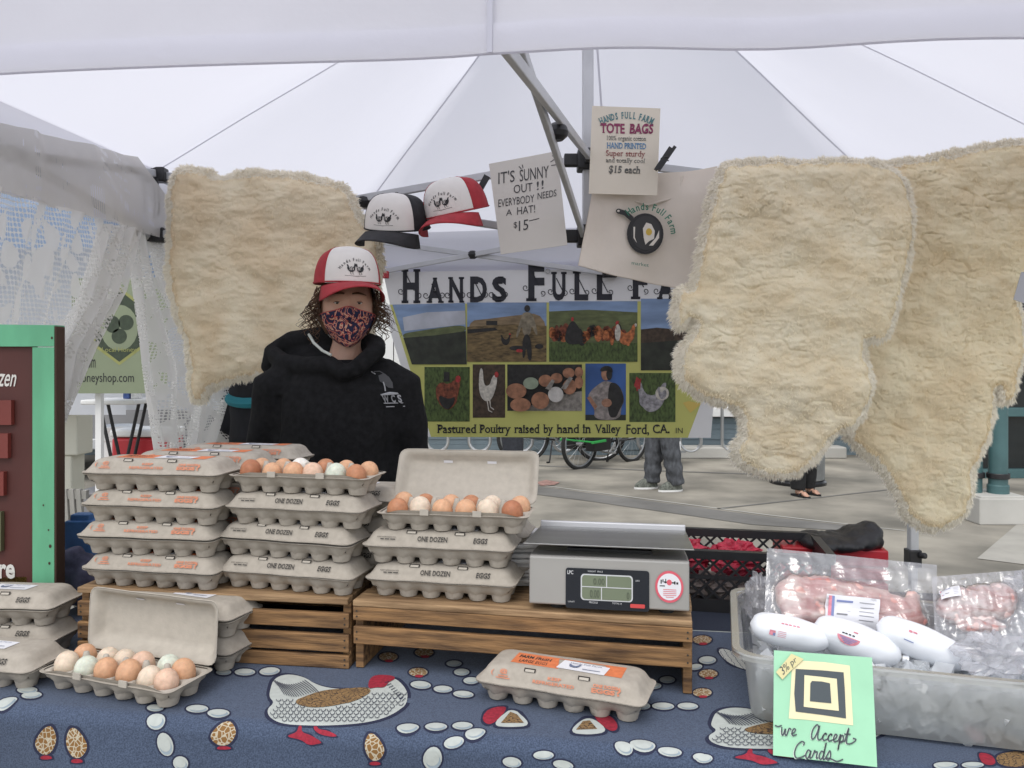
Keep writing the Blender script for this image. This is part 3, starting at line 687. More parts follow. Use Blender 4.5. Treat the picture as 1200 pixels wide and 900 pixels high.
def p9():
    A.rect(737.5, 437, 791.5, 494.5, 0); hen(A, 763, 467, 36, 42, 1, 3, 3, True); A.ell(776, 461, 8, 8, 2, 4); A.ell(758, 470, 9, 8, 1, 5); A.poly([(743, 452), (746, 441), (751, 447), (750, 456), (746, 455)], 3, 8)
    A.poly([(770, 455), (773, 452), (774, 462), (780, 455), (782, 464), (774, 470)], 1, 6)
pic(p9, [I_grass, I_greyhen, I_whitehen, I_redc])
for px, py in ((452, 322), (642, 318), (832, 317)):
    b = MB(); c = A.pt(px, py, 3); b.tube([c+Vector((.012*math.cos(a), -.004, .012*math.sin(a))) for a in [2*math.pi*k/12 for k in range(12)]], .003, 6, closed=True); b.build('grommet', M_alu, ban)
# ------------------------------------------------------------------ sheepskins
M_fleece = mat('cream_fleece', (.95, .81, .56), .95, .05, 9, col2=(.98, .90, .69), sheen=.2, spec=.1, bump=.5, bs=190, bdist=.003, transl=.22, tcol=(.95, .84, .64))
M_hide = mat('pale_hide', (.66, .62, .56), .8, .06, 10)
M_tan = mat('tan_fleece', (.91, .75, .52), .95, .06, 7, col2=(.97, .87, .66), sheen=.2, spec=.1, bump=.5, bs=190, bdist=.003, transl=.2, tcol=(.85, .72, .52))
M_fluff = mat('pale_wool_fringe', (.97, .92, .80), .95, transl=.28, tcol=(.97, .93, .84), spec=.1)
trn = (MRc-MLc).cross(Vector((0, 0, 1))).normalized()
def skin(label, outline, fwd, seed, m, thick=.04, tufts=30000, cre=1.0):
    A = Art(MAST+Vector((0, 0, 1.5)), trn); nrm = A.n; P0 = MAST+Vector((0, 0, 1.5))+nrm*fwd
    # smooth the outline (Chaikin) and roughen it a little
    P = np.array(outline, float)
    for _ in range(2):
        Q = np.roll(P, -1, 0); P = np.stack([.75*P+.25*Q, .25*P+.75*Q], 1).reshape(-1, 2)
    s_ = 1.3; x0, y0 = P.min(0)-6; x1, y1 = P.max(0)+6
    nx, ny = int((x1-x0)/s_)+1, int((y1-y0)/s_)+1
    X, Y = np.meshgrid(x0+np.arange(nx)*s_, y0+np.arange(ny)*s_)
    pts = np.stack([X.ravel(), Y.ravel()], 1)
    Xw = pts[:, 0]+4*(fbm(pts[:, 0]/9, pts[:, 1]/9, seed)-.47)*2; Yw = pts[:, 1]+4*(fbm(pts[:, 0]/9, pts[:, 1]/9, seed+9)-.47)*2
    ins = np.zeros(len(pts), bool); dmin = np.full(len(pts), 1e9); gx = np.zeros(len(pts)); gy = np.zeros(len(pts))
    for k in range(len(P)):
        a, b_ = P[k], P[(k+1) % len(P)]
        c = ((a[1] > Yw) != (b_[1] > Yw)); den = b_[1]-a[1] if abs(b_[1]-a[1]) > 1e-9 else 1e-9
        ins ^= c & (Xw < (b_[0]-a[0])*(Yw-a[1])/den+a[0])
        d = b_-a; t = np.clip(((Xw-a[0])*d[0]+(Yw-a[1])*d[1])/max(1e-9, d@d), 0, 1)
        ex, ey = Xw-(a[0]+t*d[0]), Yw-(a[1]+t*d[1]); q = np.hypot(ex, ey); w = q < dmin
        dmin[w] = q[w]; gx[w] = ex[w]; gy[w] = ey[w]
    e = np.clip(dmin/22, 0, 1); prof = np.sqrt(np.clip(1-(1-e)**2, 0, 1))
    px, py = pts[:, 0], pts[:, 1]
    big = fbm(px/55, py/45, seed+20, 3)-.45; lump = fbm(px/17, py/8, seed+30, 3)-.45; fine = fbm(px/4.2, py/3.2, seed+60, 2)-.4
    wx = px+22*fbm(px/30, py/30, seed+40, 2); wy = py+14*fbm(px/26, py/26, seed+50, 2)
    rid = np.abs(vnoise(wx/26, wy/7.5, seed+3)-.5); rid2 = np.abs(vnoise(wx/12+5, wy/6+3, seed+4)-.5)
    h = thick*prof+(.060*big+.013*lump+.0035*fine)*e
    h -= cre*e*(.0062*np.exp(-(rid/.035)**2)*np.clip((fbm(px/40, py/40, seed+70, 2)-.32)*6, 0, 1)+.0022*np.exp(-(rid2/.05)**2))
    h = np.maximum(h, .004)
    G = h.reshape(ny, nx); c0 = np.array([0, 0, CAM_Z]); n3 = np.array(nrm); p3 = np.array(P0)
    D = np.stack([(px-600)/FOC, np.ones_like(px), (HOR-py)/FOC], 1)
    tt = ((p3-c0)@n3)/(D@n3); base = c0+D*tt[:, None]
    top = base+n3*h[:, None]
    I = ins.reshape(ny, nx); cell = I[:-1, :-1] & I[1:, :-1] & I[:-1, 1:] & I[1:, 1:]
    jj, ii = np.nonzero(cell); i00 = jj*nx+ii
    used = np.unique(np.concatenate([i00, i00+1, i00+nx, i00+nx+1])); mp = -np.ones(nx*ny, int); mp[used] = np.arange(len(used))
    F = np.stack([mp[i00], mp[i00+nx], mp[i00+nx+1], mp[i00+1]], 1)
    V = top[used]; Fl = F.tolist(); nV = len(V)
    right = np.array(Vector((nrm.y, -nrm.x, 0))) if nrm.y < 0 else np.array(Vector((-nrm.y, nrm.x, 0)))
    right = np.array([-nrm.y, nrm.x, 0.0]); down = np.array([0, 0, -1.0])
    if right[0] < 0: right = -right
    # tufts of wool standing off the surface
    wgt = .10+3*np.clip(1-dmin[i00]/12, 0, 1)**.7; pick = rng.choice(len(jj), tufts, p=wgt/wgt.sum()); k0 = i00[pick]; fx, fy = rng.random(tufts), rng.random(tufts)
    root = top[k0]*(1-fx)[:, None]*(1-fy)[:, None]+top[k0+1]*(fx*(1-fy))[:, None]+top[k0+nx]*((1-fx)*fy)[:, None]+top[k0+nx+1]*(fx*fy)[:, None]
    sx = (G.ravel()[k0+1]-G.ravel()[k0])/(s_*.0029); sy = (G.ravel()[k0+nx]-G.ravel()[k0])/(s_*.0029)
    nn = n3[None, :]-right[None, :]*sx[:, None]*.7-down[None, :]*sy[:, None]*.7; nn /= np.linalg.norm(nn, axis=1)[:, None]
    ed = np.clip(1-dmin[k0]/9, 0, 1); gl = np.hypot(gx[k0], gy[k0])+1e-6
    edg = -(right[None, :]*(gx[k0]/gl)[:, None]+down[None, :]*(gy[k0]/gl)[:, None])
    fl = (fbm(px[k0]/11, py[k0]/11, seed+80, 2)-.45)*4
    dr = nn*(.10+.3*ed)[:, None]+down*.6+right*(fl*.6)[:, None]+edg*(ed*1.2)[:, None]+rng.normal(0, .22, (tufts, 3)); dr /= np.linalg.norm(dr, axis=1)[:, None]
    Ln = rng.uniform(.0045, .009, tufts)*(1+1.5*ed); wd = rng.uniform(.0008, .0017, tufts)
    sd2 = np.cross(dr, nn+rng.normal(0, .35, (tufts, 3))); sd2 /= np.linalg.norm(sd2, axis=1)[:, None]
    mid = root+dr*(Ln*.55)[:, None]; tip = root+dr*Ln[:, None]-nn*(Ln*.12*(1-ed))[:, None]+down*(Ln*.2)[:, None]+rng.normal(0, .0010, (tufts, 3)); root = root-dr*.003
    T = np.stack([root-sd2*wd[:, None], root+sd2*wd[:, None], mid+sd2*(wd*.8)[:, None], mid-sd2*(wd*.8)[:, None], tip], 1).reshape(-1, 3)
    kk = nV+5*np.arange(tufts); tf = np.stack([kk, kk+1, kk+2, kk+3], 1).tolist()+np.stack([kk+3, kk+2, kk+4], 1).tolist()
    c = base[used].mean(0)
    ob = empty('sheepskin', (c[0], c[1], base[used][:, 2].min()), 0, label, 'sheepskin', 'sheepskins hung along the tent truss')
    mt = (ed > .12).astype(int); np_mesh('fleece', np.concatenate([V, T]), Fl+tf, [m, M_fluff], ob, mi=np.concatenate([np.zeros(len(Fl), int), mt, mt]).tolist())
    np_mesh('hide', base[used]-n3*.002, F[:, ::-1].tolist(), [M_hide], ob)
    return ob
S1 = [(203, 199), (230, 195), (250, 201), (262, 206), (300, 199), (345, 203), (385, 210), (416, 222), (430, 262), (446, 272), (452, 300), (448, 340), (436, 400), (430, 440), (380, 452), (330, 445), (295, 443), (265, 452), (248, 460), (240, 474), (228, 470), (221, 455), (225, 430), (219, 400), (211, 380), (203, 350), (197, 320), (199, 280), (199, 240)]
S2 = [(838, 200), (850, 192), (900, 188), (950, 190), (1000, 187), (1030, 192), (1052, 205), (1064, 225), (1069, 260), (1063, 300), (1056, 335), (1047, 368), (1040, 395), (1028, 403), (1012, 401), (1011, 412), (1018, 430), (1021, 455), (1014, 480), (1003, 500), (990, 503), (975, 510), (965, 525), (950, 545), (935, 555), (905, 559), (875, 551), (857, 538), (856, 520), (867, 500), (864, 482), (845, 475), (815, 465), (795, 450), (791, 425), (794, 405), (808, 390), (811, 376), (800, 389), (787, 387), (785, 350), (800, 332), (808, 340), (815, 300), (825, 250)]
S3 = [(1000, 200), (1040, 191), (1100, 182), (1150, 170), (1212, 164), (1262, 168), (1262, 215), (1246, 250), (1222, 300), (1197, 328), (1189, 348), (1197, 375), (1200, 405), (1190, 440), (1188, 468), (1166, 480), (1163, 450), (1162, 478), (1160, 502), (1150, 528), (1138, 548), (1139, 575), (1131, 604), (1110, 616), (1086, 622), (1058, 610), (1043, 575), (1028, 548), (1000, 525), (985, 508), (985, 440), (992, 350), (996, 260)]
skin('tan sheepskin hanging on the left behind the woman in the black hoodie', S1, .10, 11, M_tan, .045, 30000, .5)
skin('cream sheepskin with rounded tail hanging beside the tote bag', S2, .25, 23, M_fleece, .065, 38000, 1)
skin('largest cream sheepskin at the right edge, its tail reaching lowest', S3, .035, 37, mat('honey_fleece_shaded', (.91, .755, .50), .95, .05, 9, col2=(.96, .86, .62), sheen=.2, spec=.1, bump=.5, bs=190, bdist=.003, transl=.2, tcol=(.9, .77, .55)), .055, 42000, 1.2)  # tanner wool; the shadow behind the nearer skin is also put into its colour
# ------------------------------------------------------------------ trucker caps
M_capw = mat('white_cap_foam', (.74, .71, .68), .8, .03, 20, bump=.1, bs=300); M_capr = mat('red_cap_cloth', (.36, .025, .035), .8, .12, 40, bump=.25, bs=500)
M_capk = mat('black_cap_cloth', (.022, .022, .025), .85, .2, 40, bump=.25, bs=500); M_under = mat('dark_brim_underside', (.05, .02, .022), .9)
def cap_pt(az, t, k=1.0):
    f = max(0, math.cos(az)); s_ = max(0, math.cos(t*math.pi/2))**(.42 if f > .4 else .5)
    z = .112*math.sin(t*math.pi/2)*(1+.06*f*t)
    return Vector((.084*k*s_*math.sin(az), -.102*k*s_*math.cos(az)*(1-.06*f*t), z*k))
def cap_parts(parent, M, back):
    b = MB(); b.grid(lambda u, v: M @ cap_pt((u*2-1)*math.pi, v*.985), 72, 18, lambda u, v: 0 if abs((u*2-1)*180) < 56 else 1)
    k = len(b.v); b.v.append(tuple(M @ Vector((0, 0, .113)))); b.add([M @ cap_pt((i/36*2-1)*math.pi, .985) for i in range(36)], [tuple(range(36))], 0)
    crown = b.build('crown', [M_capw, back], parent, solid=.0015)
    b = MB()
    for sgn in (-1, 1):                                            # seam piping between front and mesh
        b.tube([M @ cap_pt(R(56)*sgn, t/12, 1.004) for t in range(13)], .0012, 6, 0)
    b.tube([M @ (cap_pt((i/40*2-1)*math.pi, .02, 1.006)) for i in range(41)], .0025, 6, 0)
    b.lathe([(.006, 0), (.006, .003), (.003, .005)], 12, 0, M @ Matrix.Translation((0, .0, .114)))
    b.build('trim', back, parent)
    b = MB()
    def br(u, v):
        a = u*2-1; az = a*R(64); p = cap_pt(az, .0, 1.0); e = .086*math.sqrt(max(0, 1-abs(a)**2.6))
        return M @ Vector((p.x*(1+.06*v), p.y-e*v, -.006*v-.042*a*a*(.35+.65*v)+.004-.012*v*v))
    b.grid(br, 40, 10); b.build('brim', back, parent, solid=-.003)
    b = MB()
    def lg(x, y):
        z = max(.002, y); return M @ (cap_pt(x/.098, min(.9, math.asin(min(.99, z/.116))/(math.pi/2)), 1.014))
    class LA:                                                      # tiny adapter: logo metres -> crown
        def __init__(s): s.mb = b
        def pt(s, x, y, layer=0): return lg(x*.92, .046-y*.92)
        def poly(s, pts, mi, layer=1): b.flat(pts, mi, lambda x, y: s.pt(x, y))
        def line(s, pts, w, mi, layer=1): Art.line(s, pts, w, mi, layer)
    la = LA(); hen(la, -.0135, .002, .030, .030, 0, 0, 1, False); hen(la, .0145, .003, .028, .030, 0, 0, 1, True)
    for x in (-.017, -.010, .010, .017): la.line([(x, .012), (x+.001, .021), (x+.004, .0215)], .0015, 0)
    for x, s_ in ((-.0135, 1), (.0145, -1)):
        for q in (-.008, -.003, .002): la.line([(x+q, -.004), (x+q+.004*s_, .003), (x+q+.003*s_, .008)], .0016, 1)
    arc_text(la, 'Hands Full Farm', 0, .032, .055, 152, 28, .0105, 0, ratio=.8, bold=.02)
    b.flat([(-.0135+.0115*math.cos(R(20*k)), .0045+.009*math.sin(R(20*k))) for k in range(18)], 0, la.pt); b.flat([(.0145+.0115*math.cos(R(20*k)), .0045+.009*math.sin(R(20*k))) for k in range(18)], 0, la.pt)
    la.line([(-.034, .0255), (0, .0275), (.034, .0255)], .0013, 0)
    b.build('lettering', [M_ink, M_capw], crown, smooth=0)
    return crown
for (px, py, yaw, roll, back, lab) in ((466, 268, -16, 5, M_capk, 'black and white trucker cap hanging from the truss left of the red one'), (536, 250, -22, -7, M_capr, 'red and white trucker cap hanging from the truss beside the handwritten hat sign')):
    p = W(px, py, 2.62); M = Matrix.Translation(p) @ Matrix.Rotation(R(yaw), 4, 'Z') @ Matrix.Rotation(R(roll), 4, 'Y') @ Matrix.Rotation(R(15), 4, 'X') @ Matrix.Diagonal((1.30, 1.12, 1.02, 1))
    r_ = empty('trucker_cap', p, 0, lab, 'cap', 'caps hanging from the truss'); cap_parts(r_, M, back)
    b = MB(); b.bar(M @ Vector((.05, .07, .06)), M @ Vector((.075, .085, .10)), .012, .02); b.build('strap', M_black, r_)
# ------------------------------------------------------------------ hand lettered hat sign, tote sign, tote bag
M_paper = mat('grey_white_card', (.60, .57, .53), .8, .03, 4); M_cream = mat('cream_card', (.70, .64, .54), .8, .03, 4)
A = Art(W(615, 240, 2.58), (.05, -1, .06)); o = A.pt(626, 292)
sg = empty('hat_sign', o, 0, 'handwritten paper sign advertising hats pinned to the truss beside the red cap', 'sign')
A.slab([(573, 192), (653, 177), (665, 287), (587, 298)], .002, 0); A.mb.build('card', M_paper, sg, smooth=0)
A.mb = MB()
def q4(x0, y0, x1, y1, sl): return [(x0, y0), (x1, y0-sl), (x1, y1-sl), (x0, y1)]
A.text("IT'S", q4(584, 202, 603, 216, 3), 0); A.text("SUNNY", q4(609, 199, 643, 213, 5), 0); A.text("OUT", q4(602, 217, 624, 227, 3), 0); A.text("!!", q4(629, 213, 637, 223, 2), 0)
A.text('EVERYBODY', q4(584, 234, 626, 243, 6), 0); A.text('NEEDS', q4(630, 226, 652, 234, 4), 0); A.text('A', q4(593, 246, 600, 253, 1), 0); A.text('HAT!', q4(606, 243, 627, 252, 3), 0)
A.text('$', q4(602, 260, 606, 268, 0), 0); A.text('15', q4(608, 259, 619, 271, 2), 0); A.line([(620, 259), (632, 256)], 1, 0)
for q in ([(608, 195), (611, 198)], [(612, 193), (613, 197)], [(645, 190), (651, 186)], [(646, 194), (653, 193)], [(647, 183), (650, 182)]): A.line(q, 1, 0)
A.mb.build('lettering', mat('pencil_ink', (.05, .05, .055), .7), sg, smooth=0)
A = Art(W(735, 180, 2.55), (.06, -1, 0)); o = A.pt(731, 228)
sg = empty('tote_sign', o, 0, 'cream printed card with tote bag prices clipped above the tote bag', 'sign')
A.slab([(694, 124), (774, 127), (770, 229), (690, 227)], .003, 0); A.mb.build('card', M_cream, sg, smooth=0); A.mb = MB()
IK = [mat('teal_ink', (.10, .22, .24), .6), mat('plum_ink', (.24, .035, .10), .6), mat('grey_ink', (.12, .12, .11), .6), mat('blue_ink', (.10, .23, .40), .6), mat('brown_red_ink', (.26, .05, .05), .6)]
arc_text(A, 'HANDS FULL FARM', 734, 205, 66, 117, 63, 8, 0, 2, .03, True, .55)
A.text('TOTE', [(703, 144), (732, 145), (732, 157), (703, 156)], 1, 2, bold=.03, serif=True); A.text('BAGS', [(738, 145), (766, 145), (765, 157), (737, 157)], 1, 2, bold=.03, serif=True)
A.text('100% organic cotton', [(711, 159), (757, 160), (757, 167), (711, 166)], 2, 2, serif=True); A.text('HAND PRINTED', [(711, 167), (757, 168), (757, 175), (711, 174)], 3, 2, bold=.02, serif=True)
A.text('Super sturdy', [(710, 176), (756, 177), (756, 186), (710, 185)], 4, 2, serif=True); A.text('and totally cool', [(710, 185), (756, 186), (755, 193), (710, 192)], 2, 2, serif=True)
A.text('$15 each', [(714, 194), (751, 195), (750, 205), (713, 204)], 2, 2, bold=.02, serif=True)
A.mb.build('lettering', IK, sg, smooth=0)
A = Art(W(760, 260, 2.60), (.1, -1, 0)); o = A.pt(750, 338)
tb = empty('tote_bag', o, 0, 'cream cotton tote bag printed with a frying pan hanging beside the sheepskin', 'bag')
M_tote = mat('cream_cotton', (.76, .69, .61), .9, .05, 8, bump=.3, bs=14, transl=.12, tcol=(.6, .52, .45), bdist=.008)
QL = [(698, 196), (694, 228), (686, 270), (678, 311)]; QR = [(840, 195), (835, 225), (824, 280), (807, 342)]
def tote(off):
    def fn(u, v):
        a, c = lerp_c(QL, v), lerp_c(QR, v); x, y = a[0]+(c[0]-a[0])*u, a[1]+(c[1]-a[1])*u
        y += (6*math.sin(math.pi*u)*(1-v))*1.2+v*4*math.sin(u*5)*.4
        w = .010*math.sin(u*7+v*3)*math.sin(v*4+.5)+.006*math.sin(u*13-v*5)
        return A.pt(x, y)+A.n*(w+off)
    return fn
A.mb.grid(tote(0), 40, 40); A.mb.build('front_panel', M_tote, tb)
b = MB(); b.grid(tote(-.014), 40, 40); b.build('back_panel', M_tote, tb)
b = MB(); b.tube([A.pt(722, 206)-A.n*.004, A.pt(726, 230)-A.n*.006, A.pt(760, 240)-A.n*.006, A.pt(795, 230)-A.n*.006, A.pt(800, 206)-A.n*.004], .005, 6); b.build('handle', M_tote, tb)
A.step = .001; A.P0 = A.P0+A.n*.017; A.mb = MB()
A.ell(756, 274, 21.5, 24, 0, 1, n=32); A.ell(757, 273, 17.5, 20, 1, 2, n=32)
A.line([(741, 257), (733, 250), (725, 247.5)], 6, 0, 1); A.ell(725, 247.5, 3.4, 3.0, 0, 2); A.ell(724.5, 247.3, 1.5, 1.2, 2, 3)
A.poly([(753, 268), (757, 261), (763, 263), (767, 271), (766, 280), (760, 283), (756, 287), (754, 279)], 2, 4); A.ell(760, 272, 3.6, 4.2, 3, 5)
A.poly([(742, 266), (744, 266), (743.5, 278), (746, 285), (742, 279)], 2, 4); A.poly([(760, 288), (768, 279), (772, 270), (772, 279), (765, 288)], 2, 4)
A.line([(743, 290), (756, 296), (770, 290)], 1.2, 1, 3)
arc_text(A, 'Hands Full Farm', 756, 276, 30, 130, 4, 8.5, 4, 3, .02, False, .8)
A.text('market', [(740, 306), (760, 309), (760, 313), (740, 310)], 4, 3)
A.mb.build('printed_emblem', [M_ink, mat('soft_black_ink', (.03, .03, .032), .6), mat('print_cream', (.66, .62, .56), .7), mat('yolk_yellow', (.55, .38, .06), .6), mat('green_ink', (.03, .17, .11), .6)], tb, smooth=0)
b = MB(); a0, a1 = W(770, 199, 2.5), W(788, 173, 2.5)
b.bar(a0+Vector((-.005, 0, 0)), a1+Vector((-.007, 0, 0)), .014, .011); b.bar(a0+Vector((.006, .004, 0)), a1+Vector((.009, .004, .004)), .014, .011)
c = (a0+a1)/2; b.tube([c+Vector((.012*math.cos(t), .012*math.sin(t)*.6, .002*t-.006)) for t in [k*.5 for k in range(16)]], .0022, 6)
tag(b.build('clothespin', M_black, origin=c), 'black clothespin holding the tote sign and bag', 'clothespin')
A = Art(W(1200, 335, 2.36), (.1, -1, 0)); A.slab([(1197, 319), (1216, 316), (1213, 360), (1188, 351)], .002, 0); c = A.pt(1203, 336)
tag(A.mb.build('price_tag', mat('pale_tag_card', (.42, .42, .45), .7), smooth=0, origin=c), 'small pale card tag hanging on the largest sheepskin at the right edge', 'tag')
c = W(452, 322, 4.36); b = MB(); b.box(c, (.035, .03, .04)); b.build('end_cap', mat('red_tape', (.40, .03, .04), .6), tent, bevel=.004)
# ------------------------------------------------------------------ folding table and printed cloth
TZ = .772
UD = Vector((.9905, -.1375, 0)).normalized(); VD = Vector((-UD.y, UD.x, 0)); TO = Vector((0, 1.220, 0)); TD = .92; TU0, TU1 = -1.15, 1.25
tbl = empty('folding_table', TO+VD*.46, 0, 'long folding table hidden under the blue hen print cloth', 'table')
b = MB(); V4 = [TO+UD*u+VD*v for u, v in ((TU0+.02, .02), (TU1-.02, .02), (TU1-.02, TD-.02), (TU0+.02, TD-.02))]
b.add([up(p, z) for z in (TZ-.032, TZ-.003) for p in V4], [(3, 2, 1, 0), (4, 5, 6, 7), (0, 1, 5, 4), (1, 2, 6, 5), (2, 3, 7, 6), (3, 0, 4, 7)]); b.build('tabletop', M_white, tbl, smooth=0)
for u in (TU0+.15, TU1-.15):
    for v in (.12, TD-.12):
        p = TO+UD*u+VD*v; b = MB(); b.tube([up(p, 0), up(p, TZ-.035)], .014, 10); b.build('leg', M_alu, tbl)
RF = .028; S1_ = TD-RF; SA = RF*math.pi/2
def cloth(u, s, off=0.):
    wr = .0012*math.sin(u*6+1)+.0009*math.sin(u*13+s*9)
    if s <= S1_: p = TO+UD*u+VD*(TD-s); z = TZ+.0; nrm = Vector((0, 0, 1))
    elif s <= S1_+SA:
        a = (s-S1_)/RF; p = TO+UD*u+VD*(RF-RF*math.sin(a)); z = TZ-RF+RF*math.cos(a); nrm = -VD*math.sin(a)+Vector((0, 0, math.cos(a)))
    else:
        t = s-S1_-SA; p = TO+UD*u; z = TZ-RF-t; nrm = -VD
        p = p-VD*(.035*t/.4*(1+math.sin(u*8.3))+.016*math.sin(u*17+1)*min(1, t/.2))
    q = Vector((p.x, p.y, z+ (wr if s > S1_-.1 else 0)))
    return q+nrm*off
def cloth_us(px, py):
    p = onz(px, py, TZ) if py > HOR+40 else None
    v = (p-TO).dot(VD)
    if v >= .10: return (p-TO).dot(UD), TD-v
    u = (p-TO).dot(UD); a, c = S1_-.12, S1_+SA+.40                 # near the fold: search along the cloth's profile
    for _ in range(22):
        m_ = (a+c)/2
        for _k in range(2):
            q = cloth(u, m_); u += (px-(600+FOC*q.x/q.y))*q.y/FOC/UD.x
        q = cloth(u, m_)
        if HOR+FOC*(CAM_Z-q.z)/q.y < py: a = m_
        else: c = m_
    return u, (a+c)/2
M_cloth = mat('blue_cotton_cloth', (.026, .041, .078), .85, .0, 430, bump=.35, bs=600, col2=(.062, .089, .150), sheen=.15, detail=1, bdist=.0008)
C_white = mat('cloth_white_print', (.43, .46, .44), .85, .06, 90); C_grey = mat('cloth_grey_print', (.27, .33, .38), .85, .1, 60)
C_out = mat('cloth_navy_outline', (.012, .016, .045), .85); C_red = mat('cloth_red_print', (.27, .012, .03), .85, .25, 160)
C_brown = mat('cloth_brown_print', (.24, .125, .03), .85, .3, 120)
def feather_mat(name, base, line, scale, st_, thr, rnd=.3):
    m = bpy.data.materials.new(name); m.use_nodes = True; n, l = m.node_tree.nodes, m.node_tree.links; p = n['Principled BSDF']; p.inputs['Roughness'].default_value = .85
    tc = n.new('ShaderNodeTexCoord'); mp = n.new('ShaderNodeMapping'); mp.inputs['Scale'].default_value = st_; l.new(tc.outputs['Object'], mp.inputs[0])
    v = n.new('ShaderNodeTexVoronoi'); v.feature = 'DISTANCE_TO_EDGE'; v.inputs['Scale'].default_value = scale; v.inputs['Randomness'].default_value = rnd; l.new(mp.outputs[0], v.inputs['Vector'])
    r_ = n.new('ShaderNodeValToRGB'); r_.color_ramp.interpolation = 'LINEAR'; e = r_.color_ramp.elements; e[0].position = thr; e[1].position = thr+.06; e[0].color = (*line, 1); e[1].color = (*base, 1)
    l.new(v.outputs['Distance'], r_.inputs[0]); l.new(r_.outputs[0], p.inputs['Base Color']); return m
C_feath = feather_mat('cloth_feather_print', (.50, .51, .48), (.03, .04, .09), 92, (1, 1.7, 1), .028)
C_speck = feather_mat('cloth_speckled_print', (.21, .105, .03), (.45, .40, .30), 120, (1, 1.4, 1), .05, 1.0)
C_wing = feather_mat('cloth_wing_print', (.25, .15, .06), (.05, .03, .02), 120, (1, 2, 1), .05, 1.0)
cm = MB(); NU = 120
ss = [0-.0]+[S1_*k/24 for k in range(1, 25)]+[S1_+SA*k/8 for k in range(1, 9)]+[S1_+SA+.42*k/24 for k in range(1, 25)]
rows = [[TO+UD*(TU0+(TU1-TU0)*i/NU)+VD*(TD+.004)+Vector((0, 0, TZ-.25)) for i in range(NU+1)], [TO+UD*(TU0+(TU1-TU0)*i/NU)+VD*(TD+.002)+Vector((0, 0, TZ-.01)) for i in range(NU+1)]]
rows += [[cloth(TU0+(TU1-TU0)*i/NU, s) for i in range(NU+1)] for s in ss]
cm.loft(rows, 0, close=False)
for sgn, uu in ((0, TU0), (1, TU1)):                               # ends hang down too
    e_ = [cloth(uu, s) for s in ss[:25]]; d_ = UD*(.012 if sgn else -.012)
    cm.loft([e_, [p+d_-Vector((0, 0, .02)) for p in e_], [p+d_*1.4-Vector((0, 0, .3)) for p in e_]], 0, close=False)
def decal(pts, mi, off, n=1):
    """a printed outline given in photo pixels, laid on the cloth"""
    P = [cloth_us(*p) for p in pts]
    tri = geometry.tessellate_polygon([[Vector((a, b_, 0)) for a, b_ in P]])
    cm.add([cloth(a, b_, off) for a, b_ in P], [tuple(t) for t in tri], mi)
def fan_ell(cx, cy, rx, ry, mi, off, rot=0, n=18):
    c, q = math.cos(R(rot)), math.sin(R(rot)); P = []
    u0, s0 = cloth_us(cx, cy); ux, sx_ = cloth_us(cx+6, cy); uy, sy_ = cloth_us(cx, cy-3)
    def at(dx, dy): return cloth(u0+(ux-u0)*dx/6-(uy-u0)*dy/3, s0+(sx_-s0)*dx/6-(sy_-s0)*dy/3, off)
    for rr in (1, .5):
        for k in range(n):
            a = 2*math.pi*k/n; x, y = rx*rr*math.cos(a), ry*rr*math.sin(a); P.append(at(x*c-y*q, x*q+y*c))
    P.append(at(0, 0)); F = [(k, (k+1) % n, n+(k+1) % n, n+k) for k in range(n)]+[(n+k, n+(k+1) % n, 2*n) for k in range(n)]
    cm.add(P, F, mi)
def egg_print(cx, cy, rx, ry, rot=0):
    fan_ell(cx, cy, rx+2.2, ry+1.8, 3, .0005, rot); fan_ell(cx, cy, rx, ry, 1, .0009, rot); fan_ell(cx+rx*.10, cy+ry*.22, rx*.78, ry*.66, 2, .0013, rot); fan_ell(cx-rx*.02, cy-ry*.02, rx*.74, ry*.64, 1, .0017, rot)
for e in ((8, 823, 13, 5, -22), (32, 809, 12, 4, 0), (37, 815, 12, 4, -4), (182, 830, 10, 4, 0), (183, 845, 11, 9, -18), (194, 872, 9, 14, -18), (212, 894, 9, 8, 20), (231, 831, 13, 4.5, 0), (256, 836, 13, 4.5, 0), (262, 788, 9, 3.5, 0), (287, 788, 12, 4, 0), (316, 787, 12, 4.5, -4),
          (493, 803, 12, 4.5, 4), (519, 808, 11, 4, 2), (543, 814, 12, 4, 4), (478, 853, 13, 4.5, -2), (511, 852, 13, 4.5, 0), (542, 851, 12, 4.5, 0), (557, 859, 12, 5, -8), (532, 870, 12, 6.5, -14), (507, 889, 11, 13, 12), (532, 778, 9, 3.5, 0), (541, 788, 9, 4, 0), (552, 798, 9, 4, 0),
          (731, 876, 11, 7, 20), (753, 873, 15, 5.5, 6), (785, 881, 14, 5, 6), (777, 828, 13, 4.2, 2), (806, 828, 12, 4, 2), (754, 828, 8, 4, 0), (765, 804, 10, 4, 0), (782, 797, 9, 4, 0), (829, 774, 10, 4.5, 0), (815, 782, 8, 3.5, -6), (825, 889, 10, 5, 0), (820, 887, 8, 4, 0), (1108, 897, 14, 3.5, 0), (1140, 897, 13, 3.5, 0), (800, 742, 7, 2.5, 0), (600, 893, 11, 6, 8), (637, 885, 12, 5, 0), (660, 896, 12, 5, 10), (-40, 830, 12, 5, 0), (640, 920, 12, 8, 20), (690, 940, 9, 13, 10), (420, 930, 9, 13, -10), (330, 925, 12, 8, 0), (150, 930, 10, 13, 0), (870, 935, 12, 8, 10), (560, 960, 10, 13, 0), (250, 960, 12, 9, 20), (60, 940, 12, 9, 0), (1000, 960, 12, 9, 0), (-70, 845, 12, 6, 0), (1260, 890, 14, 5, 0)):
    egg_print(*e)
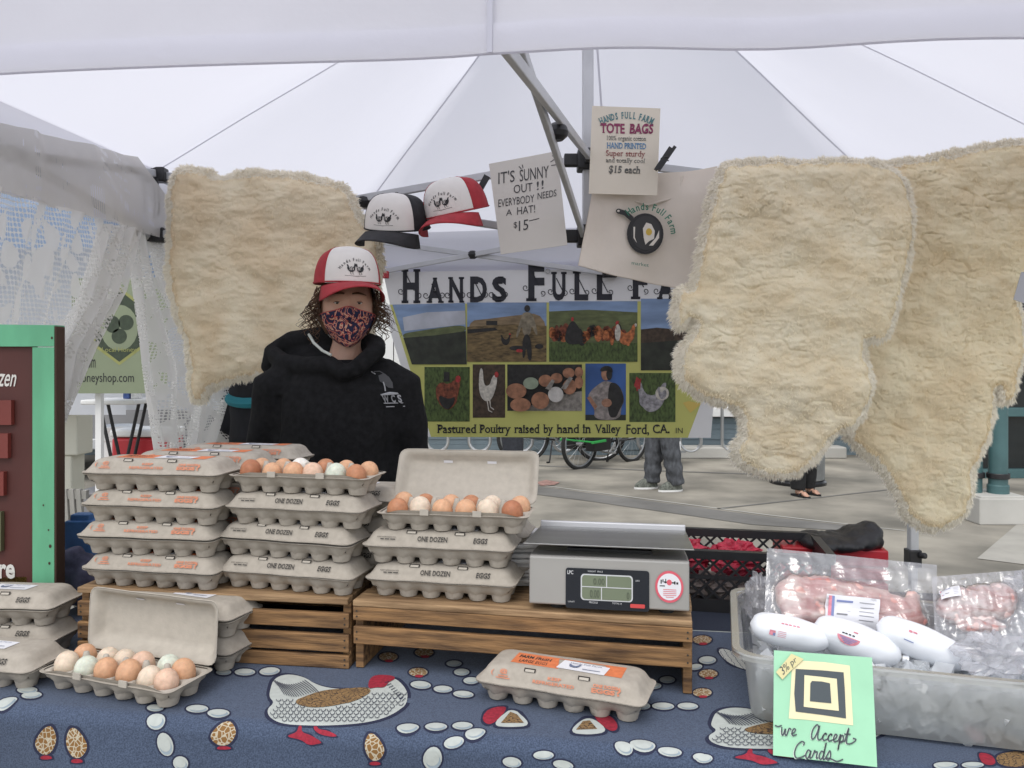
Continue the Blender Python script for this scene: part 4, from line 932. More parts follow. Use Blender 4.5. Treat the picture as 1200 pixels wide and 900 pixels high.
def smooth2(P):
    for _ in range(2):
        n = len(P); P = [q for i in range(n) for q in ((.75*P[i][0]+.25*P[(i+1) % n][0], .75*P[i][1]+.25*P[(i+1) % n][1]), (.25*P[i][0]+.75*P[(i+1) % n][0], .25*P[i][1]+.75*P[(i+1) % n][1]))]
    return P
def shape(pts, mi, outline=1.07, off=.0009):
    pts = smooth2(pts)
    c = (sum(p[0] for p in pts)/len(pts), sum(p[1] for p in pts)/len(pts))
    if outline: decal([(c[0]+(x-c[0])*outline+(1.5 if x > c[0] else -1.5), c[1]+(y-c[1])*outline+(1.2 if y > c[1] else -1.2)) for x, y in pts], 3, off-.0004)
    decal(pts, mi, off)
def H4(l): return [(250+x/3, 680+y/3) for x, y in l]
def big_hen(f):
    """printed hen; f maps the drawn outline to where this repeat of the print lies"""
    shape(f([(200, 385), (212, 348), (255, 330), (318, 340), (360, 368), (420, 383), (500, 384), (540, 382), (575, 372), (610, 350), (640, 345), (672, 375), (685, 405), (676, 440), (640, 468), (590, 490), (520, 505), (420, 512), (320, 512), (240, 506), (196, 484), (188, 455), (215, 432), (196, 412)]), 1, 1.03)
    decal(smooth2(f([(275, 432), (335, 405), (400, 388), (470, 384), (545, 378), (556, 398), (505, 424), (425, 446), (335, 453)])), 6, .0022)
    decal(smooth2(f([(545, 360), (560, 340), (590, 335), (635, 340), (640, 350), (615, 362), (603, 381), (570, 380), (545, 386)])), 5, .0022)
    shape(f([(300, 512), (312, 512), (310, 535), (345, 545), (385, 570), (370, 575), (335, 580), (310, 560), (266, 552), (262, 545), (295, 535)]), 5, 1.04); shape(f([(350, 514), (366, 514), (370, 525), (400, 528), (436, 545), (430, 551), (395, 548), (360, 535)]), 5, 1.04)
def inside_poly(x, y, P):
    c = False
    for i in range(len(P)):
        (x0, y0), (x1, y1) = P[i-1], P[i]
        if (y0 > y) != (y1 > y) and x < (x1-x0)*(y-y0)/(y1-y0)+x0: c = not c
    return c
def stroke(pts, w):
    """a thin printed line along photo pixels"""
    L_, R_ = [], []
    for i, p in enumerate(pts):
        a, c = pts[max(i-1, 0)], pts[min(i+1, len(pts)-1)]; t = Vector((c[0]-a[0], c[1]-a[1]))
        if t.length < 1e-6: t = Vector((1, 0))
        t.normalize(); L_.append((p[0]-t.y*w/2, p[1]+t.x*w/2)); R_.append((p[0]+t.y*w/2, p[1]-t.x*w/2))
    V = [cloth(*cloth_us(*q), .0026) for q in L_+R_]; n = len(pts); cm.add(V, [(i, i+1, n+i+1, n+i) for i in range(n-1)], 3)
def scallops(f, k):
    body = [(205, 385), (215, 350), (255, 335), (318, 345), (360, 372), (420, 387), (540, 386), (610, 355), (640, 350), (668, 378), (680, 405), (671, 438), (636, 464), (590, 485), (520, 500), (420, 507), (320, 507), (240, 500), (200, 480), (194, 455), (220, 432), (202, 412)]
    wing = [(268, 432), (335, 402), (400, 385), (470, 380), (552, 374), (560, 398), (505, 428), (425, 450), (335, 457)]
    ro = random.Random(k); tail = [(262, 350), (300, 356), (330, 372), (345, 392), (300, 405), (262, 420), (225, 428)]
    for i in range(15):                                            # tail: long lines fanning out
        t = i/14; x0, y0 = 208+150*t*.75, 352+18*math.sin(t*3); x1, y1 = 250+120*t, 405+8*math.sin(t*5)
        stroke(f([(x0, y0), ((x0+x1)/2+3, (y0+y1)/2), (x1, y1)]), .75)
    row = 0; y = 400
    while y < 506:
        x = 200+(row % 2)*10
        while x < 682:
            if inside_poly(x, y, body) and inside_poly(x+13, y+5, body) and not inside_poly(x+6, y+3, wing) and not (x < 350 and y < 415):
                h = 8+ro.uniform(-1, 1); stroke(f([(x, y), (x+3, y+h*.8), (x+9, y+h), (x+15, y+h*.6), (x+17, y-1)]), .7)
            x += 21
        y += 11.5; row += 1
    for i in range(9):
        t = i/8; stroke(f([(602+66*t*.9, 366+62*t), (618+58*t, 360+58*t)]), .7)
big_hen(H4); scallops(H4, 1)
big_hen(lambda l: [(829+(x-187)*.425, 829+(y-330)*.27) for x, y in l]); scallops(lambda l: [(829+(x-187)*.425, 829+(y-330)*.27) for x, y in l], 2)      # the repeat by the green card
for x in (846,):
    shape([(840, 762), (850, 760), (866, 768), (880, 779), (884, 787), (868, 784), (850, 775)], 4, 1.06)
for x, y, w, h, fl in ((54, 868, 15, 18, 1), (90, 871, 15, 19, -1), (262, 860, 18, 15, 1), (439, 876, 14, 17, -1), (-60, 870, 15, 18, 1)):
    shape([(x+fl*w*a, y-h*b_) for a, b_ in ((-.9, -.2), (-.6, .35), (-.05, .9), (.45, 1.0), (.75, .55), (.85, 0), (.5, -.7), (0, -.95), (-.55, -.75))], 7, 1.1)
    shape([(x+a*w*.45, y+h*(.95+b_*.3)) for a, b_ in ((-.8, 0), (.8, 0), (1.3, .8), (-1, .9))], 5, 1.1)
for x, y in ((490, 788), (823, 750), (830, 790), (823, 812), (455, 770), (497, 765)):
    fan_ell(x, y, 13, 6.5, 3, .0005); fan_ell(x, y, 11, 5, 7, .0009); fan_ell(x+1, y+5, 5, 1.6, 5, .0012)
for x0, s_ in ((598, 1), (690, -1)):                                # the two pecking hens cut by the carton
    shape([(x0-s_*22, 851), (x0-s_*4, 833), (x0+s_*10, 835), (x0+s_*25, 851), (x0, 853)] if s_ > 0 else [(x0+24, 858), (x0+6, 842), (x0-8, 843), (x0-24, 859), (x0, 862)], 1, 1.1)
    decal([(x0-s_*11, 848), (x0, 836), (x0+s_*8, 838), (x0+s_*16, 848)] if s_ > 0 else [(x0+10, 855), (x0+1, 845), (x0-7, 846), (x0-15, 856)], 6, .0014)
    shape([(x0-s_*22, 851), (x0-s_*33, 846), (x0-s_*31, 836), (x0-s_*20, 830), (x0-s_*6, 829), (x0-s_*4, 833)] if s_ > 0 else [(x0+24, 858), (x0+34, 856), (x0+33, 846), (x0+20, 838), (x0+8, 838), (x0+6, 842)], 5, 1.08)
shape([(1146, 885), (1150, 882), (1164, 886), (1168, 897), (1152, 897)], 5, 1.06); shape([(1166, 884), (1200, 880), (1230, 890), (1200, 900), (1170, 898)], 6, 1.05)
p0, p1 = cloth_us(740, 735.5), cloth_us(1000, 736.5)               # woven white selvage line and plain border
sl = TD-(TD-p0[1]); cm.add([cloth(u, s_, .0006) for u, s_ in ((TU0, p0[1]-.002), (TU1, p0[1]-.002), (TU1, p0[1]+.0025), (TU0, p0[1]+.0025))], [(0, 1, 2, 3)], 1)
cm.add([cloth(u, s_, .0005) for u, s_ in ((TU0, .001), (TU1, .001), (TU1, p0[1]-.003), (TU0, p0[1]-.003))], [(0, 1, 2, 3)], 8)
tag(cm.build('tablecloth', [M_cloth, C_white, C_grey, C_out, C_feath, C_red, C_wing, C_speck, mat('plain_navy_border', (.016, .022, .04), .9, .2, 200)], smooth=50), 'blue cotton tablecloth printed with white hens, brown chicks and eggs', 'tablecloth')
# ------------------------------------------------------------------ upturned wooden crates
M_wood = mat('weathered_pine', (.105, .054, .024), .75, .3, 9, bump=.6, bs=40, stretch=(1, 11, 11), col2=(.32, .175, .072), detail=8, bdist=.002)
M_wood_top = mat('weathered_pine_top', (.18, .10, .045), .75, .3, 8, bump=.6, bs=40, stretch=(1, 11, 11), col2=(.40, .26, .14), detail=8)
M_grain = mat('end_grain', (.12, .065, .03), .8, .3, 60, bump=.4, bs=120)
def crate(label, p_left, p_right, depth, slats, top_t):
    a, c = Vector(p_left), Vector(p_right); d = c-a; Lc = d.length; rz = math.atan2(d.y, d.x); h = .137
    r_ = empty('wooden_crate', (a.x, a.y, TZ+.0008), rz, label, 'crate', 'upturned wooden crates on the tablecloth'); rr = random.Random(len(label))
    b = MB(); n_ = 4; w = (depth-.006*(n_-1))/n_
    for k in range(n_): b.box((Lc/2+rr.uniform(-.003, .003), w/2+k*(w+.006), h-top_t/2), (Lc-rr.uniform(0, .005), w, top_t))
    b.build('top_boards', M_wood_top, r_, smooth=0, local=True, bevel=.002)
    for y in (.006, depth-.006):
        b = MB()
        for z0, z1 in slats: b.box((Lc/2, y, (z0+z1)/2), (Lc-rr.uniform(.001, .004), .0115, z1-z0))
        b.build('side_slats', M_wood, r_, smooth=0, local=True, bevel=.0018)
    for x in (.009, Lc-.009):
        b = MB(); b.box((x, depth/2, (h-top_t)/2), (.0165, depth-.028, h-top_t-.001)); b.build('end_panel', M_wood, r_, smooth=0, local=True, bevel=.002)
    b = MB()
    for x in (.009, Lc-.009):
        for z0, z1 in slats:
            for dz in (.3, .7): b.lathe([(.0018, 0), (.0018, .0008)], 8, 0, Matrix.Translation((x, -.0003, z0+(z1-z0)*dz)) @ Matrix.Rotation(R(90), 4, 'X'))
    b.build('nail', mat('dark_nail', (.03, .028, .025), .6), r_, local=True)
    return r_
cl_a, cl_b = onz(90, 779, TZ), onz(410, 784, TZ)
dirL = (W(410, 703, 1.508)-W(90, 688, 1.588)); dirL.z = 0
cA = W(90, 688, 1.588); cB = W(409, 703, 1.508); cC = W(413, 703, 1.503); cD = W(812, 728, 1.381)
crL = crate('left wooden crate carrying the orange print and one dozen carton towers', cA, cB, .37, ((.078, .108), (.032, .066), (.0, .026)), .012)
crR = crate('right wooden crate carrying the scale and the open carton tower', cC, cD, .34, ((.098, .1245), (.052, .086)), .012)
CT = TZ+.0008+.137                                                 # crate top
# ------------------------------------------------------------------ egg cartons
M_pulp = mat('grey_paper_pulp', (.36, .325, .28), .92, .08, 75, bump=.45, bs=180, spec=.2, bdist=.0012, detail=8)
M_pulp_in = mat('paper_pulp_inside', (.42, .385, .335), .92, .06, 60, bump=.4, bs=160, spec=.2, bdist=.0012, detail=8)
M_orange = mat('orange_carton_ink', (.60, .17, .065), .75, .12, 90); M_orange_pale = mat('faded_orange_carton_ink', (.56, .21, .12), .8, .15, 120)
M_blackink = mat('black_carton_ink', (.035, .032, .03), .8, .2, 150); M_stick = mat('white_sticker', (.70, .70, .74), .5, .03, 20); M_slot = mat('dark_latch_gap', (.03, .025, .022), .9)
M_stickblue = mat('blue_sticker_ink', (.14, .17, .26), .6)
CL, CW, RIM, CH = .298, .112, .0365, .0652; PX, PY = .0468, .047
PULPN = lambda v: (v[0]+.0004*math.sin(v[0]*61+v[1]*37+v[2]*90), v[1]+.0005*math.sin(v[0]*47+v[2]*70+1), v[2]+.0004*math.sin(v[0]*53+v[1]*41)*min(1, v[2]/.02))
def rrect(hx, hy, r, z, n=7, sub=1):
    P = []
    for cx, cy, a0 in ((hx-r, hy-r, 0), (-hx+r, hy-r, 90), (-hx+r, -hy+r, 180), (hx-r, -hy+r, 270)):
        for k in range(n): a = R(a0+90*k/(n-1)); P.append(Vector((cx+r*math.cos(a), cy+r*math.sin(a), z)))
    return P
def densify(P, n):
    """resample a closed outline evenly"""
    L_ = [0]
    for i in range(len(P)): L_.append(L_[-1]+(P[(i+1) % len(P)]-P[i]).length)
    out = []; tot = L_[-1]; i = 0
    for k in range(n):
        t = tot*k/n
        while L_[i+1] < t: i += 1
        f = (t-L_[i])/max(1e-9, L_[i+1]-L_[i]); out.append(P[i].lerp(P[(i+1) % len(P)], f))
    return out
def tray_mesh(open_):
    b = MB(); N = 132
    for i in range(6):                                             # twelve cup feet
        for j in range(2):
            T = Matrix.Translation(((i-2.5)*PX, (j-.5)*PY, 0)); b.lathe([(.0135, .0), (.0165, .0012), (.0185, .008), (.021, .019)], 14, 0, T)
    rings = []
    for z, ins, sc_ in ((.0115, .0135, .0135), (.016, .0105, .010), (.022, .0072, .006), (.028, .0050, .003), (.0325, .004, .001), (.0335, .0, .0), (RIM-.0006, -.002, 0), (RIM, .003, 0)):
        ring = []
        for p in densify(rrect(CL/2-ins, CW/2-ins, .014, z), N):
            fx = math.cos(math.pi*(p.x/PX-.5))**2 if abs(p.x) < 2.9*PX else 1; fy = math.cos(math.pi*(p.y/PY-.5))**2
            if abs(p.y) > CW/2-ins-.004: p.y -= math.copysign(sc_*(1-fx), p.y)
            if abs(p.x) > CL/2-ins-.004: p.x -= math.copysign(sc_*(1-fy), p.x)
            ring.append(p)
        rings.append(ring)
    b.loft(rings, 0, False, not open_)
    b.v = [PULPN(v) for v in b.v]
    if open_:
        def f(u, v):
            x, y = (u-.5)*(CL-.007), (v-.5)*(CW-.007); z = RIM-.002
            cx = min(range(6), key=lambda i: abs(x-(i-2.5)*PX)); rx = (x-(cx-2.5)*PX); ry = abs(y)-PY/2
            d = math.hypot(rx, ry)/.0225
            if d < 1: z -= .029*(1-d*d)
            for i in range(5):
                q = math.hypot((x-(i-2)*PX)/.0085, y/.0075); z = max(z, RIM-.004+.0265*min(1, 1.45*math.exp(-q*q*1.1))) if q < 2.2 else z
            return Vector((x, y, z))
        b.grid(f, 110, 42, 1)
        for x0, x1 in ((-CL/2+.012, CL/2-.012),):                   # front closing flap with two tabs
            b.grid(lambda u, v: Vector((x0+(x1-x0)*u, -CW/2+.004-.004*v, RIM-.001+.0075*v*min(1, 8*u, 8*(1-u)))), 30, 3, 0)
        for x in (-.052, .052): b.box((x, -CW/2-.003, RIM+.004), (.017, .003, .011), 1, Matrix.Translation((0, 0, 0)))
    return b
def lid_mesh():
    b = MB(); rings = []
    dz = RIM
    for z, ix, iy in ((RIM+.0004, -.003, -.003), (RIM+.0022, -.003, -.003), (RIM+.0032, .0012, .0012), (.048, .0075, .0065), (.058, .0135, .0115), (.0615, .0175, .0150), (.0640, .0225, .0195), (CH, .031, .028)):
        rings.append(densify(rrect(CL/2-ix, CW/2-iy, .016, z), 96))
    b.loft(rings, 0, False, True)
    b.v = [PULPN(v) for v in b.v]; b.v = [(x, y-CW/2-.003, z-dz) for x, y, z in b.v]               # origin on the hinge line
    return b
HY = CW/2+.003
_fa = Vector((0, -(CW/2-.0012), RIM+.0032)); _fb = Vector((0, -(CW/2-.0150), .0625)); _fd = (_fb-_fa).normalized(); _fn = Vector((0, -_fd.z, _fd.y))
def front_pt(x, t, off=.0006):
    """point on the lid's sloping front wall; t metres up from its lower edge (lid space)"""
    z_ = _fa+_fd*t
    # follow the slightly bowed wall
    bow = .0016*math.sin(math.pi*min(1, max(0, t/.029)))
    return Vector((x, z_.y, z_.z))+_fn*(off+bow+.0006)-Vector((0, HY, RIM))
def top_pt(x, y, off=.0006): return Vector((x, y, CH+off+.0004*math.sin(x*53+y*41)))-Vector((0, HY, RIM))
def lettering(design):
    b = MB()
    if design == 'orange':
        F = lambda s, x0, t0, x1, t1, mi, **k: b.text(s, lambda x, y: front_pt(x, y), mi, box=(x0, t0, x1, t1), **k)
        F('(', -.122, .010, -.117, .020, 0); F('@', -.106, .014, -.092, .023, 0, bold=.02); [b.flat([(x0, t0), (x1, t0), (x1, t1), (x0, t1)], 0, lambda x, y: front_pt(x, y)) for x0, t0, x1, t1 in ((-.108, .0104, -.090, .0122), (-.112, .0070, -.086, .0086))]
        F('KEEP', -.018, .0155, .006, .0205, 0, bold=.03); F('REFRIGERATED', -.044, .0072, .030, .0125, 0, bold=.03)
        F('ONE DOZEN', .062, .0155, .108, .0205, 0, bold=.04); F('EGGS', .060, .0065, .100, .014, 0, bold=.05); F('?', .103, .0065, .110, .018, 0, bold=.02)
        b.flat([(-.095, -.024), (-.007, -.024), (-.018, .022), (-.095, .022)], 0+1, lambda x, y: top_pt(x, y)); b.flat([(.075, -.024), (.105, -.024), (.105, .022), (.068, .022)], 1, lambda x, y: top_pt(x, y))
        b.flat([(-.018, .019), (.075, .019), (.075, .022), (-.018, .022)], 1, lambda x, y: top_pt(x, y))
        b.text('FARM FRESH', lambda x, y: top_pt(x, y, .001), 2, box=(-.088, .001, -.028, .013), bold=.03, serif=True); b.text('LARGE EGGS', lambda x, y: top_pt(x, y, .001), 2, box=(-.082, -.018, -.030, -.006))
    else:
        F = lambda s, x0, t0, x1, t1, **k: b.text(s, lambda x, y: front_pt(x, y), 2, box=(x0, t0, x1, t1), **k)
        F('KEEP REFRIGERATED', -.120, .0135, -.082, .0160); [b.flat([(x0, .0098), (x0+w_, .0098), (x0+w_, .0116), (x0, .0116)], 2, lambda x, y: front_pt(x, y)) for x0, w_ in ((-.113, .007), (-.104, .009), (-.093, .010))]
        F('ONE DOZEN', -.038, .0085, .022, .0185, bold=.015, serif=True); F('EGGS', .073, .0085, .101, .0190, bold=.015, serif=True, shear=.15)
    return b
def sticker_bm():
    b = MB(); P = [(-.012, -.020), (.075, -.026), (.078, .010), (-.006, .016)]
    b.flat(P, 0, lambda x, y: top_pt(x, y, .0012))
    def tp(x, y): return top_pt(x, y, .0018)
    b.flat([(.018+x*.022, -.006+y*.016) for x, y in HEN], 1, tp); b.text('Hands Full Farm', tp, 1, box=(.008, .003, .064, .0085)); b.flat([(.034, -.0155), (.066, -.0155), (.066, -.0135), (.034, -.0135)], 1, tp)
    return b
def make_carton(design, sticker=True):
    r_ = empty('egg_carton', (0, 0, 0)); tray_mesh(False).build('tray', [M_pulp, M_pulp_in], r_, local=True, smooth=50)
    ld = lid_mesh().build('lid', M_pulp, r_, local=True, smooth=60); ld.location = (0, HY, RIM)
    lettering(design).build('lettering', [M_orange_pale, M_orange, M_blackink], ld, local=True, smooth=0)
    for x in (-.052, .045):
        b = MB(); b.grid(lambda u, v: front_pt(x-.0105+.021*u, .0235+.0065*v, .0008), 1, 1, 0); b.grid(lambda u, v: front_pt(x-.0082+.0164*u, .0236+.0042*v, .0013), 1, 1, 1)
        b.build('latch', [M_slot, M_pulp_in], ld, local=True, smooth=0)
    if sticker: sticker_bm().build('sticker', [M_stick, M_stickblue], ld, local=True, smooth=0)
    return r_
protos = {}; rr = random.Random(5)
def carton(design, loc, rz, label, group, open_ang=None):
    key = design
    if key not in protos: protos[key] = make_carton(design); r_ = protos[key]
    else: r_ = copy_tree(protos[key])
    r_.location = loc; r_.rotation_euler = (0, 0, rz); tag(r_, label, 'egg carton', group)
    for ch in r_.children:                                         # no lid sits quite like the next
        if ch.name.startswith('lid'): ch.rotation_euler = (-abs(rr.gauss(0, .012)), 0, rr.gauss(0, .006)); ch.location.x += rr.gauss(0, .0008)
    return r_
_openp = {}
def open_carton(design, loc, rz, label, group, ang, lid=True):
    r_ = empty('egg_carton', loc, rz, label, 'egg carton', group)
    tray_mesh(True).build('tray', [M_pulp, M_pulp_in], r_, local=True, smooth=50)
    if lid:
        b = lid_mesh()
        ld = b.build('lid', [M_pulp, M_pulp_in], r_, local=True, smooth=60); ld.location = (0, HY-.004, RIM+.003); ld.rotation_euler = (-R(ang), 0, 0)
        s_ = ld.modifiers.new('solid', 'SOLIDIFY'); s_.thickness = .0022; s_.offset = -1; s_.material_offset = 1; s_.material_offset_rim = 1
        for x in (-.048, .048):
            q = MB(); q.grid(lambda u, v: front_pt(x-.010+.020*u, .021+.006*v, -.0052), 1, 1, 0); q.build('latch', [M_stick], ld, local=True, smooth=0)
    return r_
EGGC = {'brown': (.42, .19, .10), 'dark brown': (.36, .145, .075), 'tan': (.56, .32, .19), 'peach': (.62, .42, .31), 'cream': (.62, .51, .40), 'white': (.70, .67, .62), 'pale green': (.56, .59, .50)}
M_egg = {k: mat('eggshell_'+k.replace(' ', '_'), v, .5, .13, 110, bump=.12, bs=500, spec=.35, sss=.08) for k, v in EGGC.items()}
def egg_me(col):
    b = MB(); P = []
    for k in range(0, 17):
        t = math.pi*k/16; z = -math.cos(t); r_ = .0213*math.sin(t)*(1+.13*z); P.append((max(r_, .0003), .0285+.0285*z))
    b.lathe(P, 22); o_ = b.build('egg', M_egg[col], local=True, smooth=80); return o_
_eg = {}
NTH = ['first', 'second', 'third', 'fourth', 'fifth', 'sixth']
def eggs(car, cols, where, group):
    M = Matrix.Translation(Vector(car.location)) @ Matrix.Rotation(car.rotation_euler[2], 4, 'Z'); rr = random.Random(len(where))
    for j, row in enumerate(cols):
        for i, c in enumerate(row):
            if c not in _eg: o_ = egg_me(c); _eg[c] = o_
            else: o_ = _eg[c].copy(); COL.objects.link(o_)
            o_.location = M @ Vector(((i-2.5)*PX+rr.uniform(-.0015, .0015), (j-.5)*PY+rr.uniform(-.0015, .0015), .0065+rr.uniform(0, .002)))
            o_.rotation_euler = (R(rr.uniform(-9, 9)), R(rr.uniform(-9, 9)), rr.uniform(0, 6)); s_ = rr.uniform(.94, 1.01); o_.scale = (s_, s_, s_)
            tag(o_, f"{c} egg, {NTH[i]} from left in the {'front' if j == 0 else 'back'} row of {where}", 'egg', group)
def place(p, rz, dx, dy, z): return Vector((p.x, p.y, 0)) + Matrix.Rotation(rz, 3, 'Z') @ Vector((dx, dy, 0)) + Vector((0, 0, z))
LV = ['bottom', 'second', 'third', 'top']; rr = random.Random(5)
# left tower: three rows of four, orange print
pL = (W(90, 692, 1.580)+W(249, 700, 1.545))/2; rzL = R(-9); DY = CW/2-.012
for row, (nm) in enumerate(('front', 'middle', 'rear')):
    for k in range(4):
        ox = ((.004, -.004, .002, .006)[k])+row*.022+(.012 if row == 2 else 0); pos = {0: 'bottom', 1: 'second from bottom', 2: 'third from bottom', 3: 'topmost'}[k]
        carton('orange', place(pL, rzL, ox, DY+.014+row*(CW+.010), CT+k*(CH+.0006)+.0006), rzL+R((-.6, .8, -.3, .5)[k]+row*.5), f'orange print egg carton, {pos} of the {nm} stack in the left tower', 'stacked egg cartons')
# middle tower: black print, three levels front and rear, open tray on top
pM = (W(260, 690, 1.575)+W(402, 706, 1.497))/2; rzM = R(-15)
for row, nm in enumerate(('front', 'rear')):
    for k in range(3):
        ox = (.0, -.002, .018)[k]+row*.032; pos = ('bottom', 'middle', 'topmost')[k]
        carton('black', place(pM, rzM, ox, DY+.016+row*(CW+.010), CT+k*(CH+.0006)+.0006), rzM+R((.5, -.6, 2)[k]), f'black print egg carton, {pos} of the {nm} stack in the middle tower', 'stacked egg cartons')
oM = open_carton('black', place(pM, rzM, .026, DY+.018, CT+3*(CH+.0006)+.0006), rzM+R(4), 'lidless egg tray full of eggs on top of the middle tower', 'egg cartons showing their eggs', 0, lid=False)
eggs(oM, [['dark brown', 'tan', 'tan', 'peach', 'pale green', 'brown'], ['tan', 'tan', 'white', 'brown', 'tan', 'tan']], 'the middle tower tray', 'eggs in the open cartons')
pR = (W(435, 694, 1.535)+W(598, 706, 1.487))/2; rzR = R(-11)
for row, nm in enumerate(('front', 'rear')):
    for k in range(2):
        carton('black', place(pR, rzR, (.004, -.002)[k]+row*.008, DY-.010+row*(CW+.008), CT+k*(CH+.0006)+.0006), rzR+R((0, 1)[k]), f"black print egg carton, {('lower', 'upper')[k]} of the {nm} stack in the right tower", 'stacked egg cartons')
oR = open_carton('black', place(pR, rzR, .026, DY-.008, CT+2*(CH+.0006)+.0006), rzR+R(2), 'open egg carton with raised lid on top of the right tower', 'egg cartons showing their eggs', 119)
eggs(oR, [['brown', 'cream', 'tan', 'tan', 'cream', 'dark brown'], ['tan', 'brown', 'tan', 'brown', 'cream', 'tan']], 'the right tower carton', 'eggs in the open cartons')
# single closed carton at the front
c1, c2 = onz(576, 822, TZ), onz(737, 849, TZ); cc = (c1+c2)/2; rz1 = math.atan2(c2.y-c1.y, c2.x-c1.x)
carton('orange', place(cc, rz1, 0, .0415, TZ+.002), rz1, 'single closed egg carton with orange top lying before the right crate', 'egg cartons on the tablecloth')
# open carton front left, two closed ones its lid leans on, and the closed ones at the left edge
o1, o2 = onz(52, 806, TZ), onz(206, 836, TZ); oc = (o1+o2)/2; rzo = R(-18.5)
oF = open_carton('black', place(oc, rzo, 0, .0415, TZ+.002), rzo, 'open egg carton with raised lid on the cloth at front left', 'egg cartons showing their eggs', 94)
eggs(oF, [['cream', 'pale green', 'tan', 'tan', 'cream', 'peach'], ['tan', 'cream', 'cream', 'peach', 'pale green', 'tan']], 'the front left open carton', 'eggs in the open cartons')
for k in range(2): carton('black', place(oc, rzo, -.012+.004*k, .0415+.158, TZ+.002+k*(CH+.0006)), rzo+R(1.5), f"closed egg carton, {('lower', 'upper')[k]} of two behind the front left open lid", 'egg cartons on the tablecloth')
e1 = onz(62, 808, TZ)
carton('black', Vector((-1.012, 1.468, TZ+.002)), R(-7), 'closed egg carton at the left edge beside the open carton', 'egg cartons on the tablecloth')
for k in range(2): carton('black', Vector((-1.065-.002*k, 1.605, TZ+.002+k*(CH+.0006))), R(-5+k), f"closed egg carton, {('lower', 'upper')[k]} of two by the green framed board", 'egg cartons on the tablecloth')
# ------------------------------------------------------------------ price scale
M_steel = mat('brushed_steel', (.27, .27, .265), .34, .1, 4, metal=.75, bump=.12, bs=120, stretch=(.3, 6, 1)); M_steel2 = mat('grey_scale_paint', (.36, .35, .335), .45, .05, 5, metal=.35)
M_lcd = mat('lcd_green_grey', (.16, .19, .13), .25, .05, 8); M_lcdink = mat('lcd_digit', (.07, .085, .06), .3); M_lightink = mat('pale_panel_ink', (.55, .56, .58), .5)
M_panelk = mat('black_panel', (.012, .015, .022), .25)
sA, sB = W(620, 704, 1.442), W(808, 714, 1.395); d_ = sB-sA; d_.z = 0; SL = d_.length; rzS = math.atan2(d_.y, d_.x)
scl = empty('price_scale', (sA.x, sA.y, CT+.0006), rzS, 'grey counter scale with black display panel on the right crate', 'scale')
SH = .104; f0 = .012
def fp(x, t, off=0): return Vector((x, -off+.004*t, f0+t*(SH-f0)))   # scale front face
b = MB()
prof = [(0, f0), (.004, SH-.004), (.008, SH-.002), (.05, SH-.004), (.20, SH-.022), (.235, SH-.035), (.24, f0)]
b.loft([[(0, y, z) for y, z in prof], [(SL, y, z) for y, z in prof]], 0, True, True); b.build('housing', M_steel2, scl, local=True, smooth=0, bevel=.003)
b = MB(); PL = SL+.018; x0 = -.010
b.loft([[(x0+PL*a, y, z) for a, y, z in ((0, -.008, SH+.020), (1, -.008, SH+.020), (1, .255, SH-.004), (0, .255, SH-.004))], [(x0+PL*a, y, z) for a, y, z in ((0, -.008, SH+.023), (1, -.008, SH+.023), (1, .255, SH-.001), (0, .255, SH-.001))]], 0, True, True)
b.build('platter', M_steel, scl, local=True, smooth=0, bevel=.0012)
b = MB(); b.box((SL*.5-.001, .258, SH+.003), (PL, .010, .014)); b.build('platter_rim', mat('pale_steel_rim', (.62, .62, .64), .35, metal=.4), scl, local=True, smooth=0, bevel=.002)
b = MB(); b.box((SL*.5, .11, SH-.012), (.16, .10, .024)); b.build('load_post', M_black, scl, local=True, smooth=0)
for x in (.05, SL-.04):
    for y in (.035, .22): b = MB(); b.lathe([(.014, 0), (.014, .013)], 14, 0, Matrix.Translation((x, y, 0))); b.build('foot', M_rubber, scl, local=True)
px2 = lambda px, py: fp((px-620)/188*SL, (1-(py-(652+(px-620)*.045))/52), .001)
def srect(b, x0, y0, x1, y1, mi, off):
    P = [Vector(px2(x, y+(x-620)*.045))-Vector((0, off, 0)) for x, y in ((x0, y0), (x1, y0), (x1, y1), (x0, y1))]; b.add(P, [(0, 1, 2, 3)], mi)
def sround(b, x0, y0, x1, y1, r_, mi, off):
    P = []
    for cx, cy, a0 in ((x1-r_, y0+r_, 270), (x1-r_, y1-r_, 0), (x0+r_, y1-r_, 90), (x0+r_, y0+r_, 180)):
        for k in range(6): a = R(a0+18*k); P.append((cx+r_*math.cos(a), cy+r_*math.sin(a)))
    b.flat(P, mi, lambda x, y: Vector(px2(x, y+(x-620)*.045))-Vector((0, off, 0)))
b = MB(); sround(b, 664, 664.5, 762, 706, 3, 0, .0012); sround(b, 682, 670, 743, 697, 4, 2, .0018); sround(b, 683.5, 671.2, 741.5, 695.8, 3.4, 1, .0024)
srect(b, 683.5, 682.5, 741.5, 683.4, 2, .003); srect(b, 712, 671.2, 713, 682.5, 2, .003); srect(b, 706, 683.4, 707, 695.8, 2, .003)
def stext(b, t, x0, y0, x1, y1, mi, off, **k): b.text(t, lambda u, v: Vector(px2(x0+(x1-x0)*u, (y1+(y0-y1)*v)+(x0+(x1-x0)*u-620)*.045))-Vector((0, off, 0)), mi, box=(0, 0, 1, 1), **k)
stext(b, '0.00', 697, 674, 710, 680.5, 3, .003); stext(b, '0', 736, 687, 739, 694, 3, .003); stext(b, '0.00', 693, 686, 704, 694, 3, .003)
